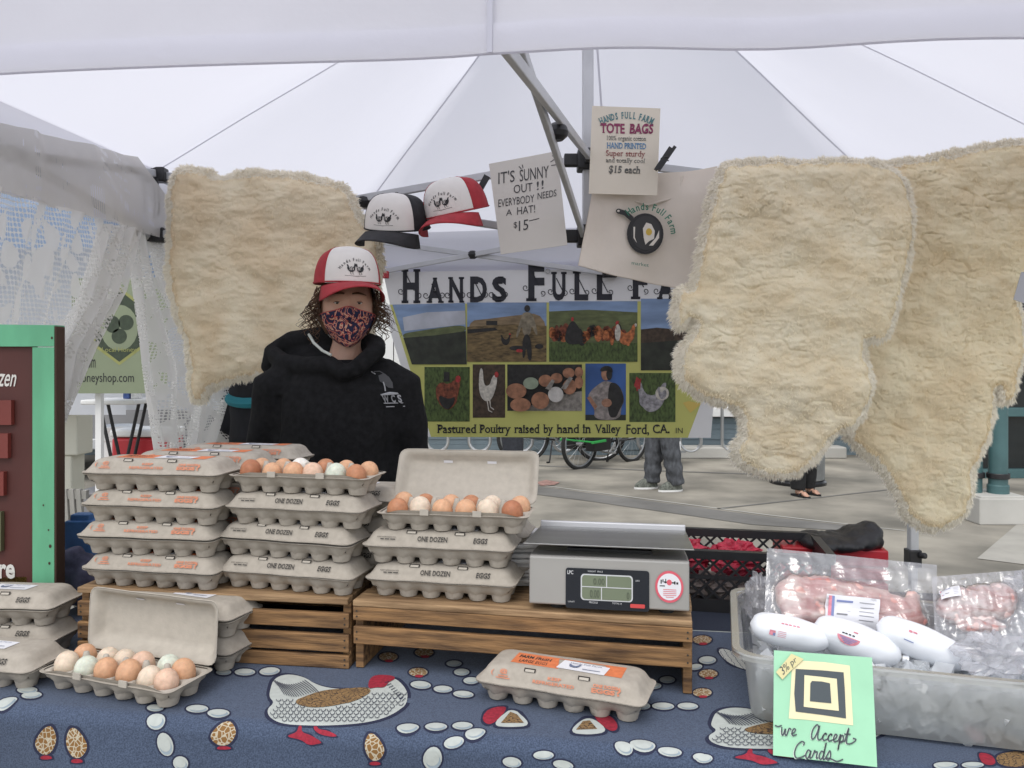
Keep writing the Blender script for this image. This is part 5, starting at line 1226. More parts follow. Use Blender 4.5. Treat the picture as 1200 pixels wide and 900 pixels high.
stext(b, 'LPC', 666, 667, 673, 671, 2, .002, bold=.02); stext(b, 'WEIGHT  PRICE', 690, 666.3, 708, 668, 2, .002); stext(b, 'ZERO', 746, 674, 751, 675.5, 2, .002); stext(b, 'UNIT', 667, 698.5, 675, 700, 2, .002); stext(b, 'PRICE/LB', 692, 698, 702, 700, 2, .002); stext(b, 'TOTAL $', 719, 698, 730, 700, 2, .002)
sround(b, 740, 698.5, 757, 702.5, 1, 4, .0025)
b.build('display_panel', [M_panelk, M_lcd, M_lightink, M_lcdink, mat('red_display_label', (.55, .06, .06), .4)], scl, local=True, smooth=0)
b = MB()
for r0, mi, off in ((16.2, 0, .0012), (13.6, 1, .0016)):
    b.flat([(785+r0*math.cos(R(12*k)), 679.5+r0*math.sin(R(12*k))) for k in range(30)], mi, lambda x, y, off=off: Vector(px2(x, y+(x-620)*.045))-Vector((0, off, 0)))
[srect(b, x, y, x+w_, y+h_, 2, .002) for x, y, w_, h_ in ((775, 672.5, 1.4, 4), (777.2, 672, 1.2, 3), (779, 674, 3, 1.6), (780.4, 671.5, 1, 4.5), (788, 674.5, 2.6, 1.4), (790.5, 673.6, 1.6, 3.2), (793, 674.5, 2.2, 2.2))]; srect(b, 774, 678.2, 780, 679.2, 2, .002)
for k in range(5): srect(b, 778-(k == 4)*-3, 682+k*1.9, 793-(k == 4)*3, 682.6+k*1.9, 0, .002)
b.flat([(785+3*math.cos(R(30*k)), 675+3*math.sin(R(30*k))) for k in range(12)], 0, lambda x, y: Vector(px2(x, y+(x-620)*.045))-Vector((0, .0018, 0)))
b.build('sticker', [mat('pink_red_sticker', (.62, .10, .14), .5), M_stick, M_ink], scl, local=True, smooth=0)
# stack of white paper bags between the carton tower and the scale
q = W(618, 690, 1.60); b = MB(); rr = random.Random(2)
for k in range(9): b.box((q.x+rr.uniform(-.006, .006), q.y+.06+rr.uniform(-.008, .008), CT+.006+k*.0098), (.075, .16, .0085), 0)
tag(b.build('paper_bags', mat('white_kraft_paper', (.62, .61, .60), .85, .05, 12), smooth=0, bevel=.003, origin=(q.x, q.y+.06, CT)), 'stack of folded white paper bags between the right carton tower and scale', 'bag stack')
# ------------------------------------------------------------------ clear tub of ice
tA = onz(883, 846, TZ); tux = Vector((.965, -.262, 0)).normalized(); rzT = math.atan2(tux.y, tux.x)
TLn, TDp, TH = .53, .33, .122
tub = empty('ice_tub', (tA.x, tA.y, TZ+.002), rzT, 'clear plastic tub filled with ice and wrapped meat at the right', 'tub')
M_tub = clear_mat('smoky_clear_plastic', (.90, .91, .90), .40, .45, .2, (.68, .69, .67), .12, 9)
def rr_box(x0, y0, x1, y1, r_, z, n=6):
    P = []
    for cx, cy, a0 in ((x1-r_, y1-r_, 0), (x0+r_, y1-r_, 90), (x0+r_, y0+r_, 180), (x1-r_, y0+r_, 270)):
        for k in range(n): a = R(a0+90*k/(n-1)); P.append((cx+r_*math.cos(a), cy+r_*math.sin(a), z))
    return P
def tub_ring(z, e): return rr_box(-.004-e, -.003-e, TLn+.004+e, TDp+.003+e, .03+e*.5, z)
b = MB(); b.loft([tub_ring(z, e) for z, e in ((.001, -.010), (.003, -.002), (.02, .002), (.094, .010), (.0955, .013), (TH-.008, .0145), (TH-.006, .017), (TH-.0055, .030), (TH-.013, .031))], 0, True, False)
b.build('wall', M_tub, tub, local=True, smooth=50)
b = MB(); b.loft([tub_ring(TH-.0056, .017), tub_ring(TH-.003, .018), tub_ring(TH-.0025, .030), tub_ring(TH-.0058, .0315)], 0); b.build('rim', M_tub, tub, local=True, smooth=50)
TM = Matrix.Translation(Vector((tA.x, tA.y, TZ+.002))) @ Matrix.Rotation(rzT, 4, 'Z')
M_ice = clear_mat('ice', (.97, .98, .99), .5, .3, .12, (.94, .96, .98), .1, 60)
b = MB(); rr = random.Random(9)
for k in range(620):
    x, y = rr.uniform(.018, TLn-.018), rr.uniform(.016, TDp-.016); z = rr.uniform(.016, .082)
    if k < 250: y = rr.uniform(.010, .03)
    a = rr.uniform(.009, .0165); M = Matrix.Translation((x, y, z)) @ Matrix.Rotation(rr.uniform(0, 6), 4, Vector((rr.uniform(-1, 1), rr.uniform(-1, 1), rr.uniform(-1, 1))).normalized())
    V = [(a*i*rr.uniform(.6, 1.1), a*j*rr.uniform(.6, 1.1), a*k2*rr.uniform(.6, 1.1)) for k2 in (-1, 1) for j in (-1, 1) for i in (-1, 1)]
    b.add(V, [(0, 2, 3, 1), (4, 5, 7, 6), (0, 1, 5, 4), (2, 6, 7, 3), (0, 4, 6, 2), (1, 3, 7, 5)], 0, TM @ M)
tag(b.build('crushed_ice', M_ice, smooth=0, origin=TM @ Vector((TLn/2, TDp/2, 0))), 'loose ice cubes filling the clear tub', 'ice', kind='stuff')
# white wrapped rolls
M_wrap = mat('white_plastic_wrap', (.74, .76, .80), .3, .03, 9, bump=.25, bs=22, bdist=.004, coat=.3); M_pinkink = mat('pink_label_ink', (.60, .22, .27), .6, .2, 120); M_blueink = mat('blue_label_ink', (.18, .22, .42), .6); M_clip = mat('grey_tie', (.3, .3, .3), .4, metal=.6)
for px, py, L_, r0, tilt, yaw, lab, lk in ((926, 741, .0700, .0275, 10, -10, 'white wrapped roll on the ice nearest the tub corner, smallest of three', 0), (1004, 752, .0760, .0310, 17, -14, 'white wrapped roll with round red and blue label, between two others on the ice', 1), (1082, 755, .0800, .0300, 20, -16, 'white wrapped roll tilting down on the ice right of the labelled roll', 2)):
    c = W(px, py, 1.375-.012*lk); M = Matrix.Translation(c) @ Matrix.Rotation(R(yaw), 4, 'Z') @ Matrix.Rotation(R(tilt), 4, 'Y') @ Matrix.Rotation(R(90), 4, 'Y')
    r_ = empty('meat_roll', c, 0, lab, 'meat roll', 'white wrapped rolls on the ice'); b = MB(); P = []
    for k in range(25):
        t = -1+2*k/24; P.append((max(.0008, r0*(1-abs(t)**(4 if t < 0 else 2.6))**.5), t*L_))
    b.lathe(P, 40, 0); b.v = [tuple(M @ Vector((x*(1+.025*math.sin(z*95+5*math.atan2(y, x))+.05*math.sin(7*math.atan2(y, x)+z*40)*max(0, z/L_)**3), y*(1+.02*math.sin(z*120+3*math.atan2(y, x))), z))) for x, y, z in b.v]; b.build('wrapper', M_wrap, r_, smooth=80)
    b = MB(); b.lathe([(.004, L_-.004), (.006, L_+.002), (.009, L_+.009), (.002, L_+.008)], 12, 1, M); b.tube([M @ Vector((.0045*math.cos(a), .0045*math.sin(a), L_-.001)) for a in [k*.6 for k in range(11)]], .0016, 6, 0); b.build('tie', [M_clip, M_wrap], r_)
    b = MB()
    def rp(x, y, r0=r0, M=M, L_=L_):        # x along, y round the roll (metres), facing the buyer
        t = x/L_; rad = r0*(1-abs(t)**(4 if t < 0 else 2.6))**.5+.0009; a = y/r0; ca = R(-90)-a+R(-8)
        return M @ Vector((-rad*math.sin(a+.45), -rad*math.cos(a+.45), x))
    if lk == 0:
        [b.flat([(x, .0065), (x+.005, .0065), (x+.005, .009), (x, .009)], 0, rp) for x in (-.022, -.0155, -.009, -.002, .0045)]; b.flat([(-.040, -.016), (-.030, -.016), (-.030, -.007), (-.040, -.007)], 0, rp); b.flat([(-.034, -.016), (-.030, -.016), (-.030, -.011), (-.034, -.011)], 1, rp)
        for k in range(4): b.flat([(-.026, -.016+k*.003), (-.012, -.016+k*.003), (-.012, -.0152+k*.003), (-.026, -.0152+k*.003)], 0, rp)
    elif lk == 1:
        n_ = 20; b.flat([(-.022+.019*math.cos(a), -.003+.0135*math.sin(a)) for a in [math.pi+math.pi*k/n_ for k in range(n_+1)]], 0, rp)
        for k in range(4): b.flat([(-.036+k*.003, -.005-k*.0026), (-.008-k*.003, -.005-k*.0026), (-.008-k*.003, -.0065-k*.0026), (-.036+k*.003, -.0065-k*.0026)], 1, rp)
        [b.flat([(x, .0003), (x+.004, .0003), (x+.004, .0026), (x, .0026)], 2, rp) for x in (-.034, -.029, -.023, -.017)]; b.flat([(-.016, .007), (-.008, .007), (-.008, .0095), (-.016, .0095)], 0, rp)
    else:
        for q in ((-.036, .004, .006, .004), (-.029, .005, .007, .003)): b.flat([(q[0], q[1]), (q[0]+q[2], q[1]), (q[0]+q[2], q[1]+q[3]), (q[0], q[1]+q[3])], 0, rp)
        b.flat([(-.040, -.0115), (-.024, -.0115), (-.024, -.010), (-.040, -.010)], 1, rp)
    b.build('label', [M_pinkink, M_blueink, M_ink], r_, smooth=0)
# vacuum packed meat
M_bag = clear_mat('vacuum_bag', (.985, .985, .99), .17, .7, .14, (.93, .93, .96), .55, 16); M_bag2 = clear_mat('crumpled_plastic', (.97, .97, .98), .30, .5, .2, (.86, .86, .9), .3, 18)
def meat_mat(name, a, c, d, sc_):
    m = mat(name, a, .35, .1, 10, bump=.5, bs=60, bdist=.004, coat=.4); n, l = m.node_tree.nodes, m.node_tree.links
    rp_ = n.new('ShaderNodeValToRGB'); nz = n.new('ShaderNodeTexNoise'); nz.inputs['Scale'].default_value = sc_; nz.inputs['Detail'].default_value = 5; nz.inputs['Distortion'].default_value = 1.2
    tc = n.new('ShaderNodeTexCoord'); mp = n.new('ShaderNodeMapping'); mp.inputs['Scale'].default_value = (.5, 1, 1.6); l.new(tc.outputs['Object'], mp.inputs[0]); l.new(mp.outputs[0], nz.inputs['Vector']); l.new(nz.outputs['Fac'], rp_.inputs[0])
    e = rp_.color_ramp.elements; e[0].position = .38; e[0].color = (*a, 1); e[1].position = .50; e[1].color = (*c, 1); k = e.new(.62); k.color = (*d, 1); l.new(rp_.outputs[0], n['Principled BSDF'].inputs['Base Color']); return m
M_meat = meat_mat('raw_lamb_meat', (.46, .17, .15), (.66, .44, .40), (.75, .66, .60), 15); M_meat2 = meat_mat('frozen_pink_meat', (.42, .20, .18), (.60, .44, .42), (.66, .58, .56), 30)
def vac_pack(label, quad, d0, d1, meat, mm, seed, labels, bulge=.016):
    P = [W(*quad[0], d1), W(*quad[1], d1), W(*quad[2], d0), W(*quad[3], d0)]; c = (P[2]+P[3])/2
    nrm = (P[1]-P[0]).cross(P[3]-P[0]).normalized()
    if nrm.y > 0: nrm = -nrm
    r_ = empty('meat_pack', c, 0, label, 'meat pack', 'vacuum packed meat in the tub'); ro = random.Random(seed); ph = [ro.uniform(0, 6) for _ in range(8)]
    def P2(u, v): return P[3]*(1-u)*(1-v)+P[2]*u*(1-v)+P[0]*(1-u)*v+P[1]*u*v
    def inside(u, v):
        s_ = 0
        for mu, mv, ru, rv, h in meat: s_ = max(s_, h*max(0, 1-((u-mu)/ru)**2-((v-mv)/rv)**2)**.5) if abs(u-mu) < ru and abs(v-mv) < rv else s_
        return s_
    def sh(sg):
        def fn(u, v):
            e = min(1, 9*u*(1-u), 9*v*(1-v)); k = .0035*math.sin(u*23+ph[0]+5*v)*math.sin(v*17+ph[1])+.0025*math.sin((u+v)*41+ph[2])*math.sin((u-v)*29+ph[3])
            return P2(u, v)+nrm*(sg*(inside(u, v)+.002*e)+k*e)
        return fn
    b = MB(); b.grid(sh(1), 60, 34); b.grid(sh(-1), 60, 34); b.build('plastic_bag', M_bag, r_, smooth=80)
    b = MB()
    for mu, mv, ru, rv, h in meat:
        o_ = P2(mu, mv); ux = (P2(min(1, mu+.1), mv)-P2(mu-.1, mv)).normalized(); vx = (P2(mu, min(1, mv+.1))-P2(mu, mv-.1)).normalized()
        Mx = Matrix((ux, nrm, vx)).transposed().to_4x4(); Mx.translation = o_; w_, h_ = (P2(1, mv)-P2(0, mv)).length, (P2(mu, 1)-P2(mu, 0)).length
        b.ball((0, 0, 0), (ru*w_*.96, h*.92, rv*h_*.96), 10, 0, Mx)
    def rough(co, no): return co+no*((fbm(co[:, 0]*70+co[:, 1]*30, co[:, 2]*70, seed, 3)-.45)*.013)[:, None]
    remesh(b, 'meat', .0045, 3, mm, r_, post=rough)
    b = MB()
    for (u0, v0, u1, v1) in labels:
        f = lambda x, y, o_=.0: P2(u0+(u1-u0)*x, v0+(v1-v0)*y)+nrm*(inside(u0+(u1-u0)*x, v0+(v1-v0)*y)+.006+o_)
        b.grid(lambda x, y: f(x, y), 12, 8, 0)
        b.flat([(.04, .25), (.1, .25), (.1, .95), (.04, .95)], 1, lambda x, y: f(x, y, .0008)); b.flat([(.1, .25), (.15, .25), (.15, .95), (.1, .95)], 2, lambda x, y: f(x, y, .0008))
        for k in range(5): b.flat([(.62, .2+.15*k), (.9, .2+.15*k), (.9, .22+.15*k), (.62, .22+.15*k)], 3, lambda x, y: f(x, y, .0008))
        b.flat([(.2, .78), (.5, .78), (.5, .84), (.2, .84)], 2, lambda x, y: f(x, y, .0008)); b.flat([(.2, .32), (.4, .32), (.4, .37), (.2, .37)], 3, lambda x, y: f(x, y, .0008))
    if labels: b.build('label', [M_stick, M_pinkink, M_blueink, mat('label_grey_ink', (.2, .2, .22), .6)], r_, smooth=30)
    return r_
vac_pack('large vacuum packed lamb cut with a white label standing in the tub', [(899, 642), (1098, 662), (1097, 762), (895, 742)], 1.43, 1.53,
         [(.17, .45, .12, .26, .021), (.32, .52, .24, .20, .020), (.52, .50, .26, .18, .019), (.72, .42, .22, .18, .018), (.82, .30, .13, .17, .018), (.22, .25, .14, .13, .016), (.45, .26, .3, .12, .016), (.86, .5, .05, .16, .010)], M_meat, 3, [(.33, .14, .64, .46)])
vac_pack('wrapped pink meat cut lying at the right rear of the tub', [(1092, 676), (1196, 668), (1206, 752), (1096, 750)], 1.37, 1.48,
         [(.28, .52, .26, .26, .022), (.5, .55, .3, .25, .024), (.72, .56, .22, .26, .022), (.5, .2, .3, .1, .010)], M_meat2, 8, [(.06, .52, .26, .72)])
def crumple(label, c, r0, seed, m, name='plastic_bag', cat='bag'):
    b = MB(); ro = random.Random(seed)
    n_ = 18; rings = []
    for j in range(1, n_):
        a = math.pi*j/n_-math.pi/2; ring = []
        for k in range(2*n_):
            t = 2*math.pi*k/(2*n_); q = Vector((math.cos(a)*math.cos(t), math.cos(a)*math.sin(t), math.sin(a)))
            f = 1+.16*math.sin(5*t+seed+3*a)+.12*math.sin(9*a+2*t)+ro.uniform(-.07, .07); ring.append(Vector(c)+Vector((q.x*r0[0]*f, q.y*r0[1]*f, q.z*r0[2]*f)))
        rings.append(ring)
    b.loft(rings, 0, True, True); return tag(b.build(name, m, smooth=0, origin=c), label, cat)
crumple('crumpled clear plastic bag at the left rear corner of the tub', W(890, 705, 1.58), (.022, .05, .05), 2, M_bag2)
crumple('crumpled clear plastic bag on the ice right of the white rolls', W(1168, 768, 1.30), (.060, .05, .032), 5, M_bag2)
crumple('clear plastic bag behind the pink meat cut at the right edge', W(1205, 715, 1.45), (.055, .05, .06), 9, M_bag2)
# ------------------------------------------------------------------ green card sign leaning on the tub
sL, sR = W(906, 886, 1.176), W(1028, 900, 1.140); su = (sR-sL).normalized(); sv = (Vector((.02, .066, .135))).normalized(); sn = su.cross(sv).normalized()
A = Art(sL, sn, step=.0007); o = (sL+sR)/2
gs = empty('card_sign', o, 0, 'mint green painted sign about cards leaning against the ice tub', 'sign')
A.slab([(907, 762), (1022, 770.5), (1028, 899), (906, 885)], .004, 0); A.mb.build('board', mat('mint_green_paint', (.31, .60, .40), .6, .06, 12, bump=.15, bs=40), gs, smooth=0)
A.mb = MB(); Z = lambda pts: [(895+x*140/869, 755+y*145/900) for x, y in pts]
A.poly(Z([(255, 118), (440, 130), (625, 155), (634, 300), (650, 590), (480, 570), (300, 548), (182, 540), (195, 350), (205, 160)]), 0, 1)
A.poly(Z([(232, 180), (420, 190), (580, 205), (588, 320), (598, 540), (430, 515), (232, 490), (222, 360)]), 1, 2)
A.poly(Z([(295, 225), (420, 238), (530, 252), (545, 485), (410, 470), (290, 455)]), 0, 3)
A.poly(Z([(350, 268), (420, 272), (480, 285), (490, 430), (420, 424), (335, 415), (338, 285)]), 1, 4)
A.poly(Z([(200, 70), (290, 110), (200, 190), (135, 258), (88, 205), (150, 130)]), 2, 5)
A.text('3% pr', [(895+90*140/869+3.5, 755+170*145/900), (895+225*140/869, 755+88*145/900), (895+245*140/869, 755+135*145/900), (895+150*140/869, 755+245*145/900)], 1, 6)
CUR = {'w': (.75, [[(0, .55), (.05, .1), (.16, 0), (.28, .45), (.3, .1), (.42, 0), (.55, .5), (.72, .42)]]), 'e': (.42, [[(0, .12), (.2, .26), (.28, .46), (.15, .52), (.05, .28), (.14, .02), (.42, .14)]]),
       'A': (.85, [[(.5, .85), (.35, 1), (.1, .7), (.02, .25), (.15, 0), (.38, .35), (.55, .95), (.5, .3), (.6, .02), (.85, .14)]]), 'c': (.42, [[(0, .12), (.12, .4), (.26, .5), (.3, .42), (.2, .5), (.06, .28), (.14, .02), (.42, .14)]]),
       'p': (.5, [[(0, .12), (.14, .55), (.08, -.5), (.14, .3), (.3, .52), (.38, .25), (.26, .02), (.14, .08), (.5, .14)]]), 't': (.8, [[(0, .12), (.2, 1.05), (.14, .15), (.3, 0), (.6, .1), (.85, .35), (.6, .42)], [(-.1, .6), (.4, .66)]]),
       'C': (.75, [[(.55, .8), (.6, .95), (.4, 1.02), (.12, .75), (.02, .3), (.18, 0), (.5, .06), (.75, .2)]]), 'a': (.5, [[(.34, .46), (.16, .52), (.04, .22), (.16, 0), (.32, .25), (.36, .5), (.34, .05), (.5, .12)]]),
       'r': (.42, [[(0, .12), (.12, .52), (.16, .42), (.3, .44), (.28, .08), (.42, .1)]]), 'd': (.5, [[(.34, .44), (.16, .5), (.04, .22), (.16, 0), (.32, .25), (.42, 1.05), (.34, .05), (.5, .1)]]), 's': (1.2, [[(0, .1), (.22, .56), (.32, .25), (.2, -.02), (.04, .1), (.4, .06), (.8, -.06), (1.2, .1)]])}
def catmull(P, n=6):
    P = [Vector(p) for p in P]; P = [P[0]]+P+[P[-1]]; o_ = []
    for i in range(1, len(P)-2):
        for k in range(n):
            t = k/n; a, b_, c, d = P[i-1], P[i], P[i+1], P[i+2]
            o_.append(.5*((2*b_)+(c-a)*t+(2*a-5*b_+4*c-d)*t*t+(3*b_-a-3*c+d)*t**3))
    return o_+[P[-2]]
def cursive(word, x, y, h, slope, wmul):
    cx = x
    for ch in word:
        w_, st = CUR[ch]
        for s_ in st:
            pts = [(cx+(p.x*wmul+.12*p.y)*h, y+(cx+p.x*h-x)*slope-p.y*h) for p in catmull(s_)]
            A.line([(a-1.1, b_+.5) for a, b_ in pts], 1.3, 3, 1); A.line(pts, 1.7, 1, 3)
        cx += w_*h*wmul
A.line([tuple(p) for p in catmull([(908, 850), (912, 851.5), (916, 850)])], 1.6, 1, 3)
cursive('we', 915, 861, 16, .10, .98); cursive('Acceptt'[:6], 950, 866, 17.5, .13, .86); cursive('Cards', 930, 888, 19, .06, .9)
A.mb.build('painted_lettering', [mat('cream_paint', (.72, .66, .42), .6, .03, 30), mat('slate_paint', (.05, .065, .075), .6), mat('masking_tape', (.62, .56, .30), .7), mat('pale_mint_highlight', (.62, .78, .66), .6)], gs, smooth=0)
# ------------------------------------------------------------------ black lattice basket, red contents, red crate, black bag
bA = Vector((.33, 1.880, 0)); bR = W(973, 650, 1.80); bu = (Vector((bR.x, bR.y, 0))-bA); BLn = bu.length; rzB = math.atan2(bu.y, bu.x); BH, BD = .148, .235
bas = empty('lattice_basket', (bA.x, bA.y, TZ+.001), rzB, 'black plastic lattice basket holding red packages behind the scale', 'basket')
def lattice(a, c, h0, h1, pitch=.034, w=.005, th=.006):
    """crossing diagonal bars filling a wall between a and c"""
    b = MB(); a, c = Vector(a), Vector(c); L_ = (c-a).length; ux = (c-a)/L_; H_ = h1-h0
    for sg in (1, -1):
        k = -H_
        while k < L_+H_:
            p0 = [k, h0]; p1 = [k+sg*H_, h1]
            if sg < 0: p0[0] += 0
            t0, t1 = 0, 1; dx = p1[0]-p0[0]
            for lim, up_ in ((0, 1), (L_, 0)):
                tt = (lim-p0[0])/dx
                if (dx > 0) == bool(up_): t0 = max(t0, tt)
                else: t1 = min(t1, tt)
            if t1-t0 > .05:
                q0 = a+ux*(p0[0]+dx*t0)+Vector((0, 0, h0+H_*t0)); q1 = a+ux*(p0[0]+dx*t1)+Vector((0, 0, h0+H_*t1))
                b.bar(q0, q1, th+.001*(sg > 0), w)
            k += pitch
    return b
c4 = [(0, 0, 0), (BLn, 0, 0), (BLn, BD, 0), (0, BD, 0)]
for i in range(4):
    a, c = Vector(c4[i]), Vector(c4[(i+1) % 4]); b = lattice(a, c, .03, BH-.018) if i != 1 else MB()
    if i == 1: b.box((BLn, BD/2, BH*.52), (.005, BD-.01, BH*.9))
    m_ = (a+c)/2; L_ = (c-a).length; hor = i in (0, 2)
    b.box((m_.x, m_.y, .015), (L_ if hor else .0075, .0075 if hor else L_-.016, .03)); b.box((m_.x, m_.y, BH*.56), (L_-.016 if hor else .0066, .0066 if hor else L_-.02, .010))
    b.build('side_wall', M_black, bas, local=True, smooth=0)
b = MB(); b.loft([rr_box(-.013, -.013, BLn+.013, BD+.013, .02, BH-.02), rr_box(-.014, -.014, BLn+.014, BD+.014, .02, BH), rr_box(.006, .006, BLn-.006, BD-.006, .012, BH), rr_box(.006, .006, BLn-.006, BD-.006, .012, BH-.02)], 0); b.build('rim', M_black, bas, local=True, smooth=40)
b = MB(); b.box((BLn/2, BD/2, .003), (BLn-.02, BD-.02, .006)); b.build('base', M_black, bas, local=True, smooth=0)
BM = Matrix.Translation(Vector((bA.x, bA.y, TZ+.001))) @ Matrix.Rotation(rzB, 4, 'Z')
M_redbag = mat('red_net_bag', (.42, .02, .05), .5, .3, 60, bump=.4, bs=60); M_greypk = mat('grey_wrapped_meat', (.30, .25, .23), .5, .35, 30, bump=.3, bs=50)
k = 0
for x in (.09, .22, .36):
    for y, z, m_, nm in ((.075, .035, M_greypk, 'grey'), (.165, .04, M_greypk, 'grey'), (.08, .098, M_redbag, 'red'), (.165, .105, M_redbag, 'red')):
        if x+.06 > BLn: continue
        side = 'left end' if x < .1 else 'middle' if x < .3 else 'right end'; rw = 'front' if y < .1 else 'rear'
        crumple(f"{nm} wrapped package at the {side} of the black basket, {rw} {'lower' if z < .06 else 'upper'} row", BM @ Vector((x, y, z)), (.058, .038, .028), k, m_, 'wrapped_package', 'package')['group'] = 'packages in the black basket'; k += 1
rc = W(985, 668, 1.99); b = MB(); Mr = Matrix.Translation((rc.x, rc.y+.08, TZ)) @ Matrix.Rotation(R(-10), 4, 'Z')
for z in (.016, .05, .084, .102): b.box((0, 0, z+.002), (.26, .16, .026), 0, Mr)
b.box((0, 0, .058), (.245, .145, .112), 0, Mr)
tag(b.build('red_crate', M_red, smooth=0, bevel=.004, origin=(rc.x, rc.y+.08, TZ)), 'red ribbed plastic crate behind the ice tub under the black bag', 'crate')
b = MB(); ctop = TZ+.117
for px, py, r0 in ((958, 636, (.05, .09, .024)), (985, 638, (.06, .09, .022)), (1006, 630, (.045, .08, .034)), (1018, 627, (.030, .06, .038))):
    q = W(px, py, 2.03); b.ball((q.x, q.y, max(q.z, ctop+.012)), r0, 8)
q0 = W(1030, 628, 2.05)
def bagr(co, no): return co+no*((fbm(co[:, 0]*45, co[:, 2]*45+co[:, 1]*30, 3, 3)-.45)*.016)[:, None]
o_ = remesh(b, 'black_bag', .006, 5, mat('black_nylon', (.018, .018, .02), .55, .2, 20, bump=.5, bs=50, bdist=.004), post=bagr); tag(o_, 'crumpled black nylon bag slumped over the red crate', 'bag')
# ------------------------------------------------------------------ green framed board at the left, bag and panels behind the cartons
A = Art(Vector((-1.0, 1.73, 1.0)), (-.06, -1, 0)); o = A.pt(-60, 760); o.z = TZ
bd = empty('menu_board', o, 0, 'maroon menu board in a mint green wooden frame at the left edge', 'board')
M_mint = mat('mint_frame_paint', (.13, .42, .24), .65, .12, 14, bump=.25, bs=40, stretch=(1, 1, .3)); M_maroon = mat('maroon_board_paint', (.085, .022, .018), .6, .15, 5); M_plq = mat('red_brown_plaque', (.17, .032, .025), .5, .1, 8)
yb = HOR+FOC*(CAM_Z-TZ)/A.pt(0, 700).y
A.slab([(-240, 402), (40, 402), (40, yb-8), (-240, yb-8)], .012, 0); A.mb.build('panel', M_maroon, bd, smooth=0)
A.mb = MB(); A2 = A.P0.copy(); A.P0 = A.P0+A.n*.012
for pts in ([(-280, 377), (64, 381), (64, 406), (-280, 406)], [(38, 407), (64, 407), (64, yb), (38, yb)], [(-280, 407), (-250, 407), (-250, yb), (-280, yb)]): A.slab(pts, .035, 0)
for x, y, r_ in ((51, 592, .9), (57, 621, .9), (59, 640, 1.6), (58, 660, 1.3), (61, 396, 1.2)): A.ell(x, y, r_, r_*1.3, 1, 1)
A.slab([(63.5, 382), (66, 383), (66, yb), (63.5, yb)], .03, 1)
A.mb.build('frame', [M_mint, mat('dark_worn_edge', (.05, .025, .015), .8)], bd, smooth=0)
A.mb = MB(); A.P0 = A2+A.n*.012
for pts, m_ in (([(-90, 470), (13, 469), (13, 498), (-90, 498)], 0), ([(-90, 509), (9, 508), (9, 537), (-90, 537)], 0), ([(-90, 553), (4, 553), (4, 581), (-90, 581)], 0), ([(-90, 601), (1, 600), (1, 646), (-90, 646)], 1)): A.slab(pts, .011, m_)
A.mb.build('plaque', [M_plq, mat('olive_plaque', (.10, .10, .05), .5)], bd, smooth=0)
A.mb = MB(); A.P0 = A2; A.text('ozen', [(-8, 437), (20, 439), (19, 453), (-9, 453)], 0, 2, shear=.25, bold=.01); A.text('re', [(-1, 661), (18, 661), (18, 678), (-1, 678)], 0, 2, bold=.03)
A.step = .0125; A.text('e', [(-3, 476), (4, 476), (4, 485), (-3, 485)], 0, 1); A.rect(-8, 488, 4, 489.3, 0, 1); A.step = .0008
A.slab([(-100, 679), (31, 676), (33, 700), (-100, 704)], .003, 1)
A.mb.build('lettering', [mat('white_chalk_paint', (.68, .66, .62), .7), mat('ochre_label', (.50, .32, .07), .65)], bd, smooth=0)
b = MB(); q = W(74, 640, 1.98); b.bar((q.x-.02, q.y, TZ), (q.x-.045, q.y-.02, 1.1), .09, .02); b.build('rear_leg', mat('dark_green_paint', (.028, .05, .02), .6, .15, 10), bd, smooth=0, bevel=.003)
q = W(78, 612, 2.7); b = MB()
for k in range(9): b.bar((q.x-.10+k*.026, q.y, .0), (q.x-.16+k*.024, q.y+.02, .92), .012, .02)
b.bar((q.x-.17, q.y+.025, .90), (q.x+.06, q.y+.025, .90), .02, .03)
tag(b.build('slatted_chair', mat('pale_grey_slats', (.36, .35, .32), .7, .1, 10), smooth=0, origin=(q.x, q.y, 0)), 'grey slatted chair back standing on the ground behind the menu board', 'chair')
b = MB()
for px, py, r0 in ((88, 672, (.06, .05, .05)), (76, 690, (.06, .05, .045)), (100, 690, (.05, .05, .045)), (84, 655, (.035, .04, .03))):
    q = W(px, py, 1.86); b.ball((q.x, q.y, max(q.z, TZ+r0[2]*.9)), r0, 8)
o_ = remesh(b, 'cloth_bag', .008, 5, mat('navy_violet_cloth', (.035, .038, .085), .8, .4, 25, bump=.5, bs=40, bdist=.005, col2=(.10, .10, .17)), post=lambda co, no: co+no*((fbm(co[:, 0]*40, co[:, 2]*40, 4, 3)-.45)*.02)[:, None]); tag(o_, 'rumpled navy cloth bag between the menu board and left carton tower', 'bag')
b = MB(); q = W(90, 640, 1.93); b.box((q.x, q.y+.03, TZ+.10), (.07, .05, .20)); b.box((q.x, q.y+.03, TZ+.205), (.05, .035, .02)); tag(b.build('blue_box', mat('blue_carton', (.05, .14, .34), .5, .2, 20), smooth=0, bevel=.004), 'small blue box behind the navy cloth bag', 'box')
from mathutils.bvhtree import BVHTree
